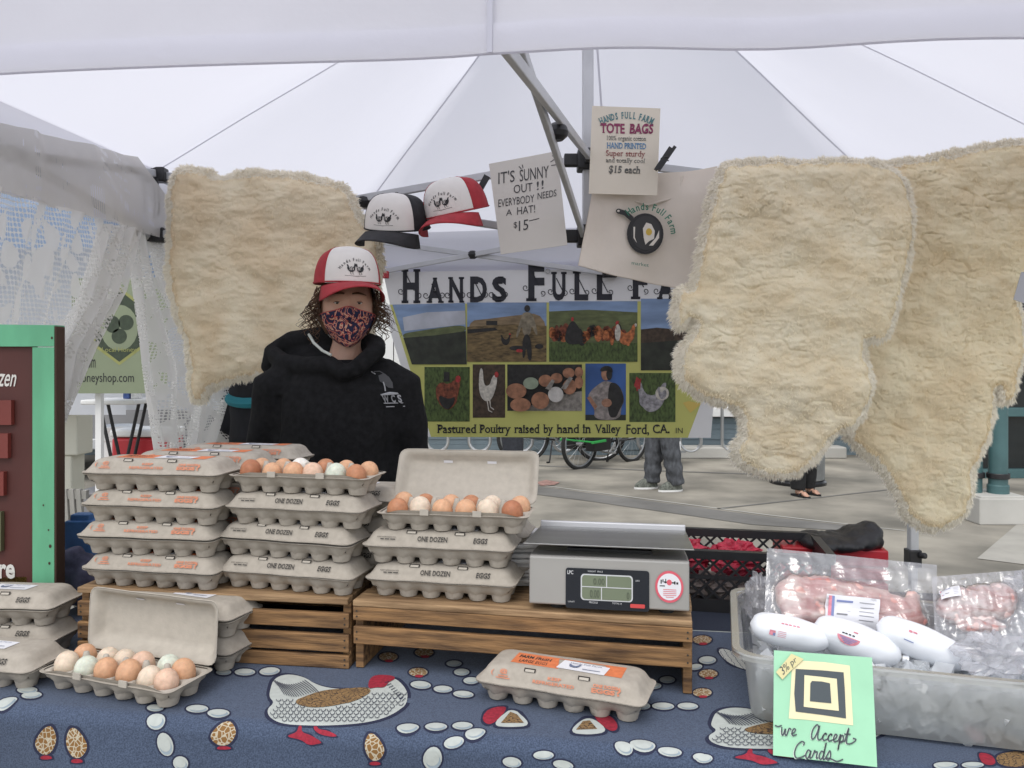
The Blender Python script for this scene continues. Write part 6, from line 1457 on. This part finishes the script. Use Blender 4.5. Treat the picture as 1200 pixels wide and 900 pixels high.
# ------------------------------------------------------------------ the woman at the stall
M_skin = mat('skin', (.50, .295, .215), .5, .06, 30, bump=.05, bs=200, sss=.1); M_hairb = mat('dark_brown_hair', (.085, .047, .028), .5, .4, 40, stretch=(1, 1, .3), rand=False, spec=.2)
M_hood = mat('black_hoodie_fleece', (.011, .011, .012), .92, .3, 60, bump=.35, bs=420, bdist=.0012, spec=.2); M_jean = mat('dark_denim', (.03, .04, .06), .85, .25, 30, bump=.3, bs=200)
WY = 2.40; HC = W(407, 361, WY); BX = W(396, 500, WY).x
wm = empty('person', (BX, WY, 0), 0, 'person in black hoodie, patterned mask and red and white cap behind the egg cartons', 'person')
HM = Matrix.Translation(HC) @ Matrix.Rotation(R(14), 4, 'Z') @ Matrix.Rotation(R(3), 4, 'X')
def headp(az, el, k=0.):
    dx, dy, dz = math.sin(az)*math.cos(el), -math.cos(az)*math.cos(el), math.sin(el)
    x, y, z = .083*dx, .096*dy, .120*dz
    if z < -.015:
        t = min(1, (-.015-z)/.10); x *= 1-.36*t*t; y = y*(1-.10*t) if y < 0 else y*(1-.35*t)
    f = 1 if y < -.02 else 0; o_ = 0
    if f:
        o_ += .023*math.exp(-(x/.0125)**2-((z+.026)/.020)**2)+.010*math.exp(-(x/.010)**2-((z-.004)/.022)**2)
        o_ += -.0105*math.exp(-((abs(x)-.031)/.017)**2-((z-.015)/.0115)**2)+.0045*math.exp(-((abs(x)-.030)/.026)**2-((z-.038)/.009)**2)
        o_ += .005*math.exp(-((abs(x)-.043)/.02)**2-((z+.018)/.018)**2)+.006*math.exp(-(x/.022)**2-((z+.064)/.010)**2)+.008*math.exp(-(x/.02)**2-((z+.105)/.014)**2)
    return Vector((x+dx*k, y+dy*k-o_, z+dz*k))
b = MB(); b.grid(lambda u, v: HM @ headp((u*2-1)*math.pi, (v*2-1)*R(88)), 96, 64)
b.add([HM @ headp((k/24*2-1)*math.pi, R(88)) for k in range(24)], [tuple(range(24))]); b.add([HM @ headp((k/24*2-1)*math.pi, R(-88)) for k in range(24)], [tuple(range(24))[::-1]])
for s in (-1, 1):                                                  # ears
    b.ball((s*.083, .006, .0), (.010, .020, .030), 8, 0, HM); b.ball((s*.090, .014, .008), (.007, .016, .018), 8, 0, HM)
NB = Vector((BX+.01, WY+.02, 1.34))
b.tube([HC+Vector((0, .02, -.06)), HC+Vector((.0, .03, -.11)), NB, NB-Vector((0, 0, .08))], [.052, .052, .056, .075], 20)
def ell(cx, cy, z, rx, ry, n=28): return [(cx+rx*math.cos(2*math.pi*k/n), cy+ry*math.sin(2*math.pi*k/n), z) for k in range(n)]
b.loft([ell(BX, WY, z, rx, ry) for z, rx, ry in ((.80, .15, .10), (.92, .155, .105), (1.05, .135, .095), (1.2, .155, .11), (1.30, .165, .10), (1.36, .10, .07))], 0, True, True)
for s in (-1, 1):
    sh, el_, wr_ = Vector((BX+s*.185, WY, 1.305)), Vector((BX+s*.225, WY+.03, 1.045)), Vector((BX+s*.15, WY-.07, .915))
    b.tube([Vector((BX+s*.08, WY, 1.31)), sh, sh.lerp(el_, .5), el_, el_.lerp(wr_, .4), wr_], [.06, .055, .046, .038, .037, .026], 14)
    fw = (wr_-el_).normalized(); hand = wr_+fw*.075; b.tube([wr_, wr_+fw*.04, hand], [.026, .036, .034], 12)
    sid = fw.cross(Vector((0, 0, 1))).normalized()
    for k in range(4): f0 = hand+sid*(-.026+.0175*k)-fw*.01; l_ = (.062, .072, .068, .052)[k]; b.tube([f0, f0+fw*l_*.5-Vector((0, 0, .006)), f0+fw*l_*.9-Vector((0, 0, .026))], [.0095, .0088, .0078], 8)
    b.tube([wr_+fw*.025-sid*.028*s, wr_+fw*.06-sid*.052*s, wr_+fw*.09-sid*.056*s-Vector((0, 0, .01))], [.012, .0105, .009], 8)
    hp, kn, an = Vector((BX+s*.09, WY, .84)), Vector((BX+s*.10, WY-.01, .46)), Vector((BX+s*.11, WY+.02, .08))
    b.tube([hp, hp.lerp(kn, .5), kn, kn.lerp(an, .35), an], [.085, .075, .055, .055, .038], 14); b.tube([an, an+Vector((0, -.06, -.035)), an+Vector((0, -.15, -.052))], [.036, .034, .022], 12)
remesh(b, 'body', .0042, 4, M_skin, wm)
# eyes, lids, lashes, brows
for s in (-1, 1):
    c = Vector((s*.0312, -.0690, .0150)); EM = HM @ Matrix.Translation(c)
    b = MB(); b.ball((0, 0, 0), .0122, 10, 0, EM)
    def cap(u, v, r_, a1): t = a1*v; p = 2*math.pi*u; return EM @ Vector((r_*math.sin(t)*math.cos(p), -r_*math.cos(t), r_*math.sin(t)*math.sin(p)-.0005))
    b.grid(lambda u, v: cap(u, v, .0125, R(27)), 20, 4, 1); b.grid(lambda u, v: cap(u, v, .01265, R(11)), 14, 3, 2)
    b.build('eye', [mat('eye_white', (.55, .52, .49), .25), mat('dark_brown_iris', (.045, .022, .012), .2), mat('pupil_black', (.004, .004, .004), .15)], wm)
    b = MB()
    def lid(u, v, e0, e1): az = R(-75+150*u)*1.0; e = R(e0+(e1-e0)*v)-R(16)*(2*u-1)**2*(1 if e0 > 0 else -1); r_ = .0136; return EM @ Vector((r_*math.sin(az)*math.cos(e), -r_*math.cos(az)*math.cos(e), r_*math.sin(e)))
    b.grid(lambda u, v: lid(u, v, 13, 85), 16, 6); b.grid(lambda u, v: lid(u, v, -19, -85), 16, 6); b.build('eyelid', M_skin, wm)
    b = MB(); b.tube([lid(k/14, 0, 12, 85)+(HM.to_3x3() @ Vector((0, -.0008, 0))) for k in range(15)], [.0004+.0011*math.sin(math.pi*k/14) for k in range(15)], 6); b.build('eyelashes', M_hairb, wm)
    b = MB(); b.tube([HM @ (headp(math.asin(max(-1, min(1, s*(.012+.044*t)/.083))), R(18)+R(3.2)*math.sin(math.pi*(.25+.7*t)), .001)) for t in [k/10 for k in range(11)]], [.0012+.0024*math.sin(math.pi*min(1, .2+k/10*.8)) for k in range(11)], 6); b.build('eyebrow', M_hairb, wm)
# patterned cloth mask
def mask_mat():
    m = bpy.data.materials.new('patterned_mask_cotton'); m.use_nodes = True; n, l = m.node_tree.nodes, m.node_tree.links; p = n['Principled BSDF']; p.inputs['Roughness'].default_value = .85
    tc = n.new('ShaderNodeTexCoord'); nz = n.new('ShaderNodeTexNoise'); nz.inputs['Scale'].default_value = 25; nz.inputs['Detail'].default_value = 2; nz.inputs['Distortion'].default_value = 2.6
    l.new(tc.outputs['Object'], nz.inputs['Vector']); r_ = n.new('ShaderNodeValToRGB'); r_.color_ramp.interpolation = 'CONSTANT'; e = r_.color_ramp.elements
    e[0].position = 0; e[0].color = (.010, .012, .045, 1); e[1].position = .50; e[1].color = (.42, .075, .06, 1)
    for ps, c in ((.545, (.50, .32, .22)), (.595, (.34, .05, .05)), (.63, (.012, .014, .05))): q = e.new(ps); q.color = (*c, 1)
    l.new(nz.outputs['Fac'], r_.inputs[0]); l.new(r_.outputs[0], p.inputs['Base Color']); return m
def maskp(u, v):
    a = (u*2-1); az = a*R(80); top = R(-2)-R(9)*abs(a)**1.4+R(4)*math.exp(-(a/.22)**2); bot = R(-70)+R(20)*a*a; el = top+(bot-top)*v
    base = headp(az, el, .006); ridge = .010*math.exp(-(a/.25)**2)*math.sin(math.pi*min(1, v*1.15+.1)); w = .0016*math.sin(v*16+2*abs(a))*min(1, 2*abs(a)+.2)
    # bridge over nose tip and chin smoothly
    y = min(base.y, -.090*math.cos(az)-.014*math.exp(-(a/.45)**2)*math.sin(math.pi*min(1, max(0, v))))
    return HM @ Vector((base.x, y-ridge*.6-w, base.z))
b = MB(); b.grid(maskp, 60, 36); mk = b.build('face_mask', mask_mat(), wm, solid=-.0016)
b = MB(); b.tube([maskp(k/40, 0) for k in range(41)], .0016, 6); b.build('mask_hem', mat('mask_coral_edge', (.40, .08, .07), .8), mk)
for s in (0, 1):
    b = MB(); sg = 1 if s else -1
    for v in (.03, .9): b.tube([maskp(s, v), HM @ Vector((sg*.090, -.012, .004-.05*v)), HM @ Vector((sg*.097, .016, .018-.055*v))], .0013, 6)
    b.build('ear_loop', mat('white_elastic', (.66, .65, .63), .7), mk)
# cap, curls
CM = Matrix.Translation(HC) @ Matrix.Rotation(R(25), 4, 'Z') @ Matrix.Rotation(R(2), 4, 'X') @ Matrix.Translation((0, .004, .072)) @ Matrix.Diagonal((1.20, 1.12, .98, 1))
cp = empty('trucker_cap', CM.translation, 0); cp.parent = wm; cp.location = CM.translation-Vector(wm.location)
cr = cap_parts(cp, CM, M_capr)
b = MB(); b.grid(lambda u, v: HM @ headp(R(62+236*u), R(-38+76*v), .008+.004*math.sin(u*40+v*9)), 60, 24); hr = b.build('hair', M_hairb, wm)
rh = random.Random(4); b = MB()
def curl(p0, L_, r0, rad, out, th):
    pts = []; n_ = 34; ph = rh.uniform(0, 6); tw = rh.uniform(2.2, 3.8)*2*math.pi; dr = Vector((out, rh.uniform(-.25, .1), -1)).normalized()
    for k in range(n_):
        t = k/(n_-1); a = ph+tw*t; pts.append(p0+dr*L_*t+Vector((math.cos(a), math.sin(a), .3*math.sin(a*.5)))*rad*min(1, t*3)*(1-.2*t)+Vector((out*.03*math.sin(t*2.4), 0, 0)))
    b.tube([HM @ p for p in pts], [th*(1-.6*(k/(n_-1))) for k in range(n_)], 5)
for s in (-1, 1):
    for k in range(30):
        curl(Vector((s*rh.uniform(.078, .092), rh.uniform(-.045, .075), rh.uniform(-.0, .065))), rh.uniform(.07, .135), 0, rh.uniform(.007, .015), s*rh.uniform(.05, .42), rh.uniform(.0011, .0024))
    for k in range(5): curl(Vector((s*.084, -.05, rh.uniform(.0, .05))), rh.uniform(.08, .12), 0, rh.uniform(.007, .012), s*rh.uniform(.3, .6), .0011)
b.build('curls', M_hairb, hr)
# hoodie
b = MB()
b.loft([ell(BX+dx, WY, z, rx, ry) for z, rx, ry, dx in ((.80, .205, .135, 0), (.86, .215, .14, 0), (.95, .205, .135, 0), (1.08, .200, .130, 0), (1.2, .205, .132, 0), (1.29, .195, .118, 0), (1.345, .135, .10, 0), (1.375, .09, .08, 0))], 0, True, True)
for s in (-1, 1):
    sh, el_, wr_ = Vector((BX+s*.188, WY, 1.290)), Vector((BX+s*.232, WY+.03, 1.045)), Vector((BX+s*.16, WY-.05, .93))
    b.tube([Vector((BX+s*.08, WY, 1.325)), Vector((BX+s*.14, WY, 1.315)), sh, sh.lerp(el_, .5), el_, el_.lerp(wr_, .5), wr_], [.062, .068, .076, .068, .062, .052, .044], 16)
hp_ = [W(424, 427, 2.30), W(441, 411, 2.33), W(440, 405, 2.40), W(418, 399, 2.47), W(380, 396, 2.50), W(342, 402, 2.50), W(318, 412, 2.46), W(332, 426, 2.39), W(358, 430, 2.34), W(386, 428, 2.30), W(404, 437, 2.285), W(418, 432, 2.285)]
b.tube([hp_[-1]]+hp_, [.026, .028, .030, .034, .038, .040, .040, .028, .032, .032, .030, .026, .024], 12)
b.tube([W(322, 412, 2.46), W(318, 428, 2.47), W(330, 445, 2.48)], [.034, .036, .03], 10); b.ball(W(375, 425, 2.48), (.13, .05, .06), 10)
def folds(co, no):
    x, y, z = co[:, 0]-BX, co[:, 1]-WY, co[:, 2]
    f = .008*(fbm(x*9+z*5, z*11-x*4, 5, 3)-.45)+.007*np.sin(z*34+np.abs(x)*22+2*np.sin(x*14))*np.exp(-((z-1.09)/.09)**2)*(np.abs(x) > .15)+.004*np.sin(z*52+x*18)*np.exp(-((z-.92)/.07)**2)
    f -= .009*np.exp(-((np.abs(x)-(.162+.05*(1.28-z)))/.012)**2)*(z < 1.27)*(z > .95)*(y < .02)
    return co+no*f[:, None]
ho = remesh(b, 'hoodie', .0065, 6, M_hood, wm, post=folds)
im = np.array(root_matrix(ho)); bv = BVHTree.FromPolygons([root_matrix(ho) @ v.co for v in ho.data.vertices], [tuple(p.vertices) for p in ho.data.polygons])
class Draped(Art):
    def __init__(s, bvh, step): s.bvh = bvh; s.step = step; s.mb = MB(); s.c = Vector((0, 0, CAM_Z))
    def pt(s, px, py, layer=0):
        d = ray(px, py).normalized(); h = s.bvh.ray_cast(s.c, d); return (h[0] if h[0] is not None else s.c+d*WY)-d*(s.step*(layer+1.5))
D = Draped(bv, .0007)
Lg = lambda pts: [(430+x/6, 390+y/6) for x, y in pts]
D.line(Lg([(38, 285), (55, 272), (90, 270), (135, 298)]), 1.2, 1, 0); D.line(Lg([(30, 272), (60, 290)]), 1, 0, 0)
D.poly(Lg([(80, 300), (120, 285), (155, 310), (180, 350), (185, 390), (150, 385), (120, 360), (90, 340)]), 1, 0); D.line(Lg([(115, 345), (125, 375), (130, 410)]), 1.4, 0, 1)
D.poly(Lg([(95, 432), (160, 415), (215, 420), (225, 432), (100, 442)]), 0, 0)
for t, x0, x1 in (('W', 100, 160), ('C', 162, 205), ('S', 208, 250)): D.text(t, Lg([(x0, 435), (x1-12, 435), (x1, 490), (x0+18, 492)]), 0, 1, bold=.04)
D.line(Lg([(118, 495), (255, 493)]), 1, 0, 1); D.line(Lg([(134, 520), (268, 516)]), 1, 0, 1)
D.mb.build('printed_emblem', [mat('hoodie_pale_print', (.36, .36, .38), .8), mat('hoodie_grey_print', (.075, .075, .08), .85)], ho, smooth=0)
b = MB(); b.tube([W(362, 392, 2.36), W(368, 402, 2.325), W(378, 411, 2.30), W(388, 416, 2.285)], .0042, 8); b.build('shirt_collar', mat('pale_shirt', (.50, .52, .48), .85), wm)
b = MB()
for s in (-1, 1): b.tube([Vector((BX+s*.085, WY, .90)), Vector((BX+s*.10, WY-.01, .46)), Vector((BX+s*.11, WY+.02, .06))], [.12, .085, .07], 16)
b.loft([ell(BX, WY, z, rx, ry) for z, rx, ry in ((.74, .17, .13), (.86, .185, .13), (.96, .165, .115))], 0, True, True); remesh(b, 'trousers', .012, 3, M_jean, wm)
for s in (-1, 1):
    b = MB(); q = Vector((BX+s*.11, WY-.05, 0)); b.loft([[(q.x+.048*math.cos(a), q.y+(.135 if math.sin(a) < 0 else .11)*math.sin(a)*k2, z) for a in [2*math.pi*i/20 for i in range(20)]] for z, k2 in ((.001, 1), (.03, 1), (.06, .85), (.085, .55))], 0, True, True); b.build('shoe', M_black, wm)
# ------------------------------------------------------------------ passers-by
def figure(foot, yaw, label, top, bottom, shoe, hair, h=1.70, wide=1.0, tunic=None, leg_w=1.0, sandal=False, stride=.0, wr=.0, sleeve=True):
    r_ = empty('person', (foot.x, foot.y, 0), yaw, label, 'person', 'people in the background'); k = h/1.70
    V = lambda x, y, z: Vector((x*k, y*k, z*k))
    b = MB(); b.ball((0, -.01*k, 1.585*k), (.076*k, .092*k, .115*k), 10); b.tube([V(0, .01, 1.52), V(0, .015, 1.40)], [.05*k, .058*k], 12); b.ball((0, -.105*k, 1.575*k), (.012*k, .018*k, .018*k), 6)
    b.loft([[(x*k, y*k, z*k) for x, y, z in ell(0, 0, z, rx, ry)] for z, rx, ry in ((.82, .15, .10), (1.05, .13, .09), (1.3, .165, .10), (1.41, .08, .06))], 0, True, True)
    for s in (-1, 1):
        b.tube([V(s*.10, 0, 1.36), V(s*.19, 0, 1.34), V(s*.225, .02, 1.08), V(s*.20, -.08, .86), V(s*.195, -.10, .80)], [.06*k, .052*k, .04*k, .028*k, .034*k], 12)
        for f in range(4): b.tube([V(s*.195+(f-1.5)*.014, -.105, .80), V(s*.195+(f-1.5)*.014, -.125, .755), V(s*.195+(f-1.5)*.014, -.115, .72)], [.009*k, .009*k, .007*k], 6)
        b.tube([V(s*.185, -.125, .82), V(s*.178, -.15, .785), V(s*.178, -.15, .76)], [.01*k, .01*k, .008*k], 6)
        b.tube([V(s*.09, 0, .86), V(s*.095, -.02+stride*s*.5, .47), V(s*.10, .01+stride*s, .08)], [.085*k, .055*k, .036*k], 12); b.tube([V(s*.10, .015+stride*s, .055), V(s*.105, -.12+stride*s, .03)], [.035*k, .026*k], 10)
        if sandal:
            for f in range(5): b.tube([V(s*.105+(f-2)*.013, -.11+stride*s, .026), V(s*.107+(f-2)*.014, -.165+abs(f-1.5)*.008+stride*s, .018)], [.010*k, .008*k], 6)
    remesh(b, 'body', .011*k, 3, M_skin, r_, local=True)
    def wrk(co, no): return co+no*((wr+.006)*(fbm(co[:, 0]*14+co[:, 1]*9, co[:, 2]*22, 3, 3)-.45)+wr*np.sin(co[:, 2]*46+co[:, 0]*20)*np.exp(-((co[:, 2]-.22)/.2)**2))[:, None]
    b = MB()
    for s in (-1, 1): b.tube([V(s*.085, 0, .90), V(s*.095, -.02+stride*s*.5, .48), V(s*.10, .0+stride*s, .07)], [.115*k*wide, .085*k*leg_w, .072*k*leg_w], 16)
    b.loft([[(x*k*wide, y*k*wide, z*k) for x, y, z in ell(0, 0, z, rx, ry)] for z, rx, ry in ((.76, .165, .12), (.88, .175, .125), (.98, .155, .11))], 0, True, True); remesh(b, 'trousers', .011, 3, bottom, r_, local=True, post=wrk)
    b = MB(); lo = tunic or .86
    b.loft([[(x*k*wide, y*k*wide, z*k) for x, y, z in ell(0, 0, z, rx, ry)] for z, rx, ry in ((lo, .19 if lo > .7 else .21, .13 if lo > .7 else .16), (.98, .18, .125), (1.12, .165, .115), (1.3, .185, .115), (1.40, .10, .075))], 0, True, True)
    for s in (-1, 1): b.tube([V(s*.10, 0, 1.36), V(s*.19, 0, 1.335), V(s*.228, .02, 1.09)]+([V(s*.205, -.07, .90)] if sleeve else []), [.068*k, .066*k, .054*k]+([.042*k] if sleeve else []), 12)
    remesh(b, 'jacket' if sleeve else 'shirt', .011, 4, top, r_, local=True, post=wrk)
    for s in (-1, 1):
        b = MB(); q = V(s*.103, -.04+stride*s, 0)
        if sandal:
            b.loft([[(q.x+.045*k*math.cos(a), q.y+.135*k*math.sin(a), z) for a in [2*math.pi*i/20 for i in range(20)]] for z in (.001, .014)], 0, True, True); b.tube([V(s*.103-.045, -.06+stride*s, .015), V(s*.103, -.085+stride*s, .062), V(s*.103+.045, -.06+stride*s, .015)], .010, 8); b.build('sandal', shoe, r_, local=True)
        else:
            b.loft([[(q.x+.046*k*math.cos(a), q.y+(.15 if math.sin(a) < 0 else .105)*k*math.sin(a)*k2+(1-k2)*.05*k, z*k) for a in [2*math.pi*i/20 for i in range(20)]] for z, k2 in ((.018, 1), (.045, .98), (.075, .8), (.105, .5))], 0, True, True)
            b.loft([[(q.x+.049*k*math.cos(a), q.y+(.155 if math.sin(a) < 0 else .11)*k*math.sin(a), z) for a in [2*math.pi*i/20 for i in range(20)]] for z in (.001, .02)], 1, True, True)
            for t in range(4): b.tube([V(s*.103-.03, -.085+.022*t+stride*s, .062+.012*t), V(s*.103, -.09+.022*t+stride*s, .085+.010*t), V(s*.103+.03, -.085+.022*t+stride*s, .062+.012*t)], .004, 6, 1)
            b.build('shoe', [shoe, M_white], r_, local=True)
    b = MB(); b.ball((0, .014*k, 1.612*k), (.085*k, .095*k, .10*k), 10); b.ball((0, .06*k, 1.55*k), (.075*k, .05*k, .09*k), 8); b.build('hair', hair, r_, local=True)
    return r_
M_jeang = mat('grey_jeans', (.075, .08, .09), .85, .45, 26, bump=.4, bs=120, stretch=(1, 1, .5)); M_char = mat('charcoal_cloth', (.03, .033, .042), .9, .2, 30); M_blackc = mat('black_cloth', (.012, .012, .013), .9, .3, 30)
M_sneak = mat('grey_sneaker', (.13, .14, .12), .8, .5, 45); M_hairk = mat('black_hair', (.012, .010, .009), .5)
M_stripe = bpy.data.materials.new('striped_jersey'); M_stripe.use_nodes = True; n_, l_ = M_stripe.node_tree.nodes, M_stripe.node_tree.links
tc = n_.new('ShaderNodeTexCoord'); wv = n_.new('ShaderNodeTexWave'); wv.bands_direction = 'Z'; wv.inputs['Scale'].default_value = 9; wv.inputs['Distortion'].default_value = .6; rp = n_.new('ShaderNodeValToRGB'); rp.color_ramp.interpolation = 'CONSTANT'
rp.color_ramp.elements[0].color = (.02, .025, .06, 1); rp.color_ramp.elements[1].position = .55; rp.color_ramp.elements[1].color = (.6, .6, .62, 1); l_.new(tc.outputs['Object'], wv.inputs[0]); l_.new(wv.outputs['Fac'], rp.inputs[0]); l_.new(rp.outputs[0], n_['Principled BSDF'].inputs['Base Color']); n_['Principled BSDF'].inputs['Roughness'].default_value = .85
p = onz(778, 574, 0); figure(p, R(-78), 'person in grey jeans and grey sneakers standing beneath the lime banner', mat('dark_green_jacket', (.03, .05, .04), .85, .2, 20), M_jeang, M_sneak, M_hairk, 1.74, 1.0, leg_w=1.15, stride=.09, wr=.006)
p = onz(599, 579, 0); figure(p, R(80), 'person in charcoal trousers behind the raised carton lid below the banner', M_char, M_char, M_black, M_hairb, 1.72, 1.05, leg_w=1.25, stride=.03)
p = onz(941, 580, 0); figure(p, R(24), 'person in black trousers, striped tunic and sandals beside the grey bin', M_stripe, M_blackc, M_blackc, M_hairk, 1.62, .95, tunic=.60, leg_w=1.05, sandal=True, stride=.03)
pb = W(311, 500, 3.5)
figure(Vector((pb.x, 3.5, 0)), R(150), 'person in black top with teal collar behind the lace curtain', mat('black_top_teal', (.010, .011, .016), .9, .3, 20), mat('violet_swirl_cloth', (.05, .05, .12), .85, .1, 22, col2=(.34, .30, .46), detail=2), M_black, M_hairb, 1.66, 1.1)
tp = [o for o in COL.objects if o.get('label', '').startswith('person in black top')][0]
b = MB(); b.tube([(.186*math.cos(a)*1.0, .122*math.sin(a), 1.195+.012*math.cos(2*a)) for a in [2*math.pi*k/24 for k in range(24)]], .024, 8, closed=True); b.build('teal_collar', mat('teal_cloth', (.02, .22, .28), .8), tp, local=True)
# ------------------------------------------------------------------ bicycles, wave rack, bin
M_bikek = mat('black_bike_paint', (.012, .012, .014), .3); M_green = mat('bright_green_plastic', (.03, .33, .07), .4); M_chrome = mat('galvanised_tube', (.50, .51, .52), .3, .06, 12, metal=.8)
def bicycle(front, rear, label, frame_m, r=.33, basket=False, bags=False):
    f, q = Vector((front.x, front.y, 0)), Vector((rear.x, rear.y, 0)); d = (f-q); L_ = 1.05; d.normalize(); mid = (f+q)/2; yaw = math.atan2(d.y, d.x)
    r_ = empty('bicycle', (mid.x, mid.y, 0), yaw, label, 'bicycle', 'bicycles parked at the rack'); k = .5*L_
    for x in (k, -k):
        b = MB(); b.tube([(x+r*math.cos(a), 0, r+.0+r*math.sin(a)*.985) for a in [2*math.pi*i/40 for i in range(40)]], .024, 8, closed=True); w_ = b.build('wheel', M_rubber, r_, local=True)
        b = MB(); b.tube([(x+(r-.03)*math.cos(a), 0, r+(r-.03)*math.sin(a)) for a in [2*math.pi*i/40 for i in range(40)]], .011, 6, closed=True)
        for i in range(18): a = 2*math.pi*i/18; b.tube([(x, .02*(-1)**i, r), (x+(r-.03)*math.cos(a), 0, r+(r-.03)*math.sin(a))], .0016, 4)
        b.tube([(x, -.05, r), (x, .05, r)], .02, 10); b.build('rim', M_chrome, w_, local=True)
    bb, st, hd, hb = (-.08, 0, .29), (-.22, 0, .80), (.36, 0, .62), (.33, 0, .80)
    b = MB(); P = [((-.08, 0, .29), (-.24, 0, .86), .017), (hb, (.37, 0, .56), .019), ((.35, 0, .60), bb, .02), ((.34, 0, .74), (-.21, 0, .74), .017)]
    for s in (-1, 1): P += [((-k, s*.055, r), (-.10, s*.03, .29), .011), ((-k, s*.055, r), (-.20, s*.02, .74), .010), ((k, s*.05, r), (.375, s*.035, .56), .013)]
    for a, c, rr_ in P: b.tube([a, c], rr_, 8)
    b.build('frame', frame_m, r_, local=True)
    b = MB(); b.tube([(.25, -.30, .98), (.36, -.22, .99), (.35, -.05, .96), (.33, 0, .95), (.35, .05, .96), (.36, .22, .99), (.25, .30, .98)], .013, 8); b.tube([(.33, 0, .95), (.335, 0, .78)], .014, 8); b.build('handlebar', M_bikek, r_, local=True)
    b = MB(); b.loft([[(x+.0, w_*math.cos(a), .93+zz*math.sin(a)) for a in [2*math.pi*i/14 for i in range(14)]] for x, w_, zz in ((-.38, .07, .02), (-.30, .085, .03), (-.18, .04, .022), (-.10, .018, .014))], 0, True, True); b.tube([(-.25, 0, .92), (-.235, 0, .84)], .013, 8); b.build('saddle', M_bikek, r_, local=True)
    b = MB(); b.tube([(-.08+.09*math.cos(a), .055, .29+.09*math.sin(a)) for a in [2*math.pi*i/24 for i in range(24)]], .006, 6, closed=True)
    for s in (-1, 1): b.bar((-.08, s*.07, .29), (-.08+s*.12, s*.075, .29-s*.12), .014, .02); b.box((-.08+s*.12, s*.115, .29-s*.12), (.08, .07, .02))
    b.build('crank', M_chrome, r_, local=True); b = MB(); b.tube([(-.14, -.05, .28), (-.20, -.17, .012)], .010, 8); b.tube([(-.20, -.17, .012), (-.24, -.18, .012)], .012, 6); b.build('kickstand', M_bikek, r_, local=True)
    if bags:
        for s in (-1, 1):
            b = MB(); b.box((.36, s*.16, .40), (.34, .14, .34)); b.box((.36, s*.16, .58), (.36, .16, .03)); b.build('pannier', M_bikek, r_, local=True, bevel=.03)
        b = MB()
        for s in (-1, 1): b.bar((.34, s*.26, .36), (.60, s*.26, .35), .03, .03)
        for x in (.36, .58): b.bar((x, -.26, .355), (x, .26, .355), .02, .02)
        b.build('rack_rail', M_green, r_, local=True, smooth=0, bevel=.005)
    return r_
bicycle(onz(668, 551, 0), onz(752, 540, 0)+Vector((.0, .1, 0)), 'black cargo bicycle with bright green rack parked below the banner', M_bikek, .31, bags=True)
bicycle(onz(788, 551, 0), onz(792, 538, 0), 'black bicycle behind the person in grey jeans, seen end on', M_bikek, .335)
bicycle(onz(697, 538.5, 0)+Vector((0, -.1, 0)), onz(618, 540, 0)+Vector((.0, -.1, 0)), 'dark bicycle leaning into the rack between the charcoal trousers and cargo bicycle', M_bikek, .335)
b = MB(); pts = []; x = -1.75; z0, z1 = .10, .86; w_ = .29; yk = 10.62
k = 0
while x < 3.3:
    lo = (k % 2 == 0); cz = z0+w_/2 if lo else z1-w_/2
    for i in range(13):
        a = math.pi*i/12; pts.append((x+w_/2-w_/2*math.cos(a), yk, cz-(w_/2)*math.sin(a) if lo else cz+(w_/2)*math.sin(a)))
    x += w_; k += 1
b.tube(pts, .024, 10)
for xx in (-1.75, 3.2): b.tube([(xx, yk, .86), (xx, yk, 0)], .024, 10); b.lathe([(.06, 0), (.06, .01)], 12, 0, Matrix.Translation((xx, yk, 0)))
tag(b.build('bike_rack', M_chrome, origin=(.7, yk, 0)), 'galvanised wave shaped bicycle rack in front of the siding', 'bike rack')
tc_ = onz(946, 571, 0); tc_.y += .28
bn_ = empty('litter_bin', tc_, 0, 'round grey litter bin with dark base ring behind the sandals', 'bin')
b = MB(); T = Matrix.Translation(tc_); b.lathe([(.265, .05), (.28, .06), (.285, .80), (.275, .82)], 32, 0, T); b.build('body', mat('grey_bin_concrete', (.20, .205, .20), .85, .15, 9, bump=.3, bs=60), bn_)
b = MB(); b.lathe([(.30, .0), (.30, .03), (.285, .05)], 32, 0, T); b.build('base_ring', M_bikek, bn_); b = MB(); b.lathe([(.295, .80), (.30, .83), (.24, .92), (.12, .96), (.12, .93)], 32, 0, T); b.build('lid', M_bikek, bn_)
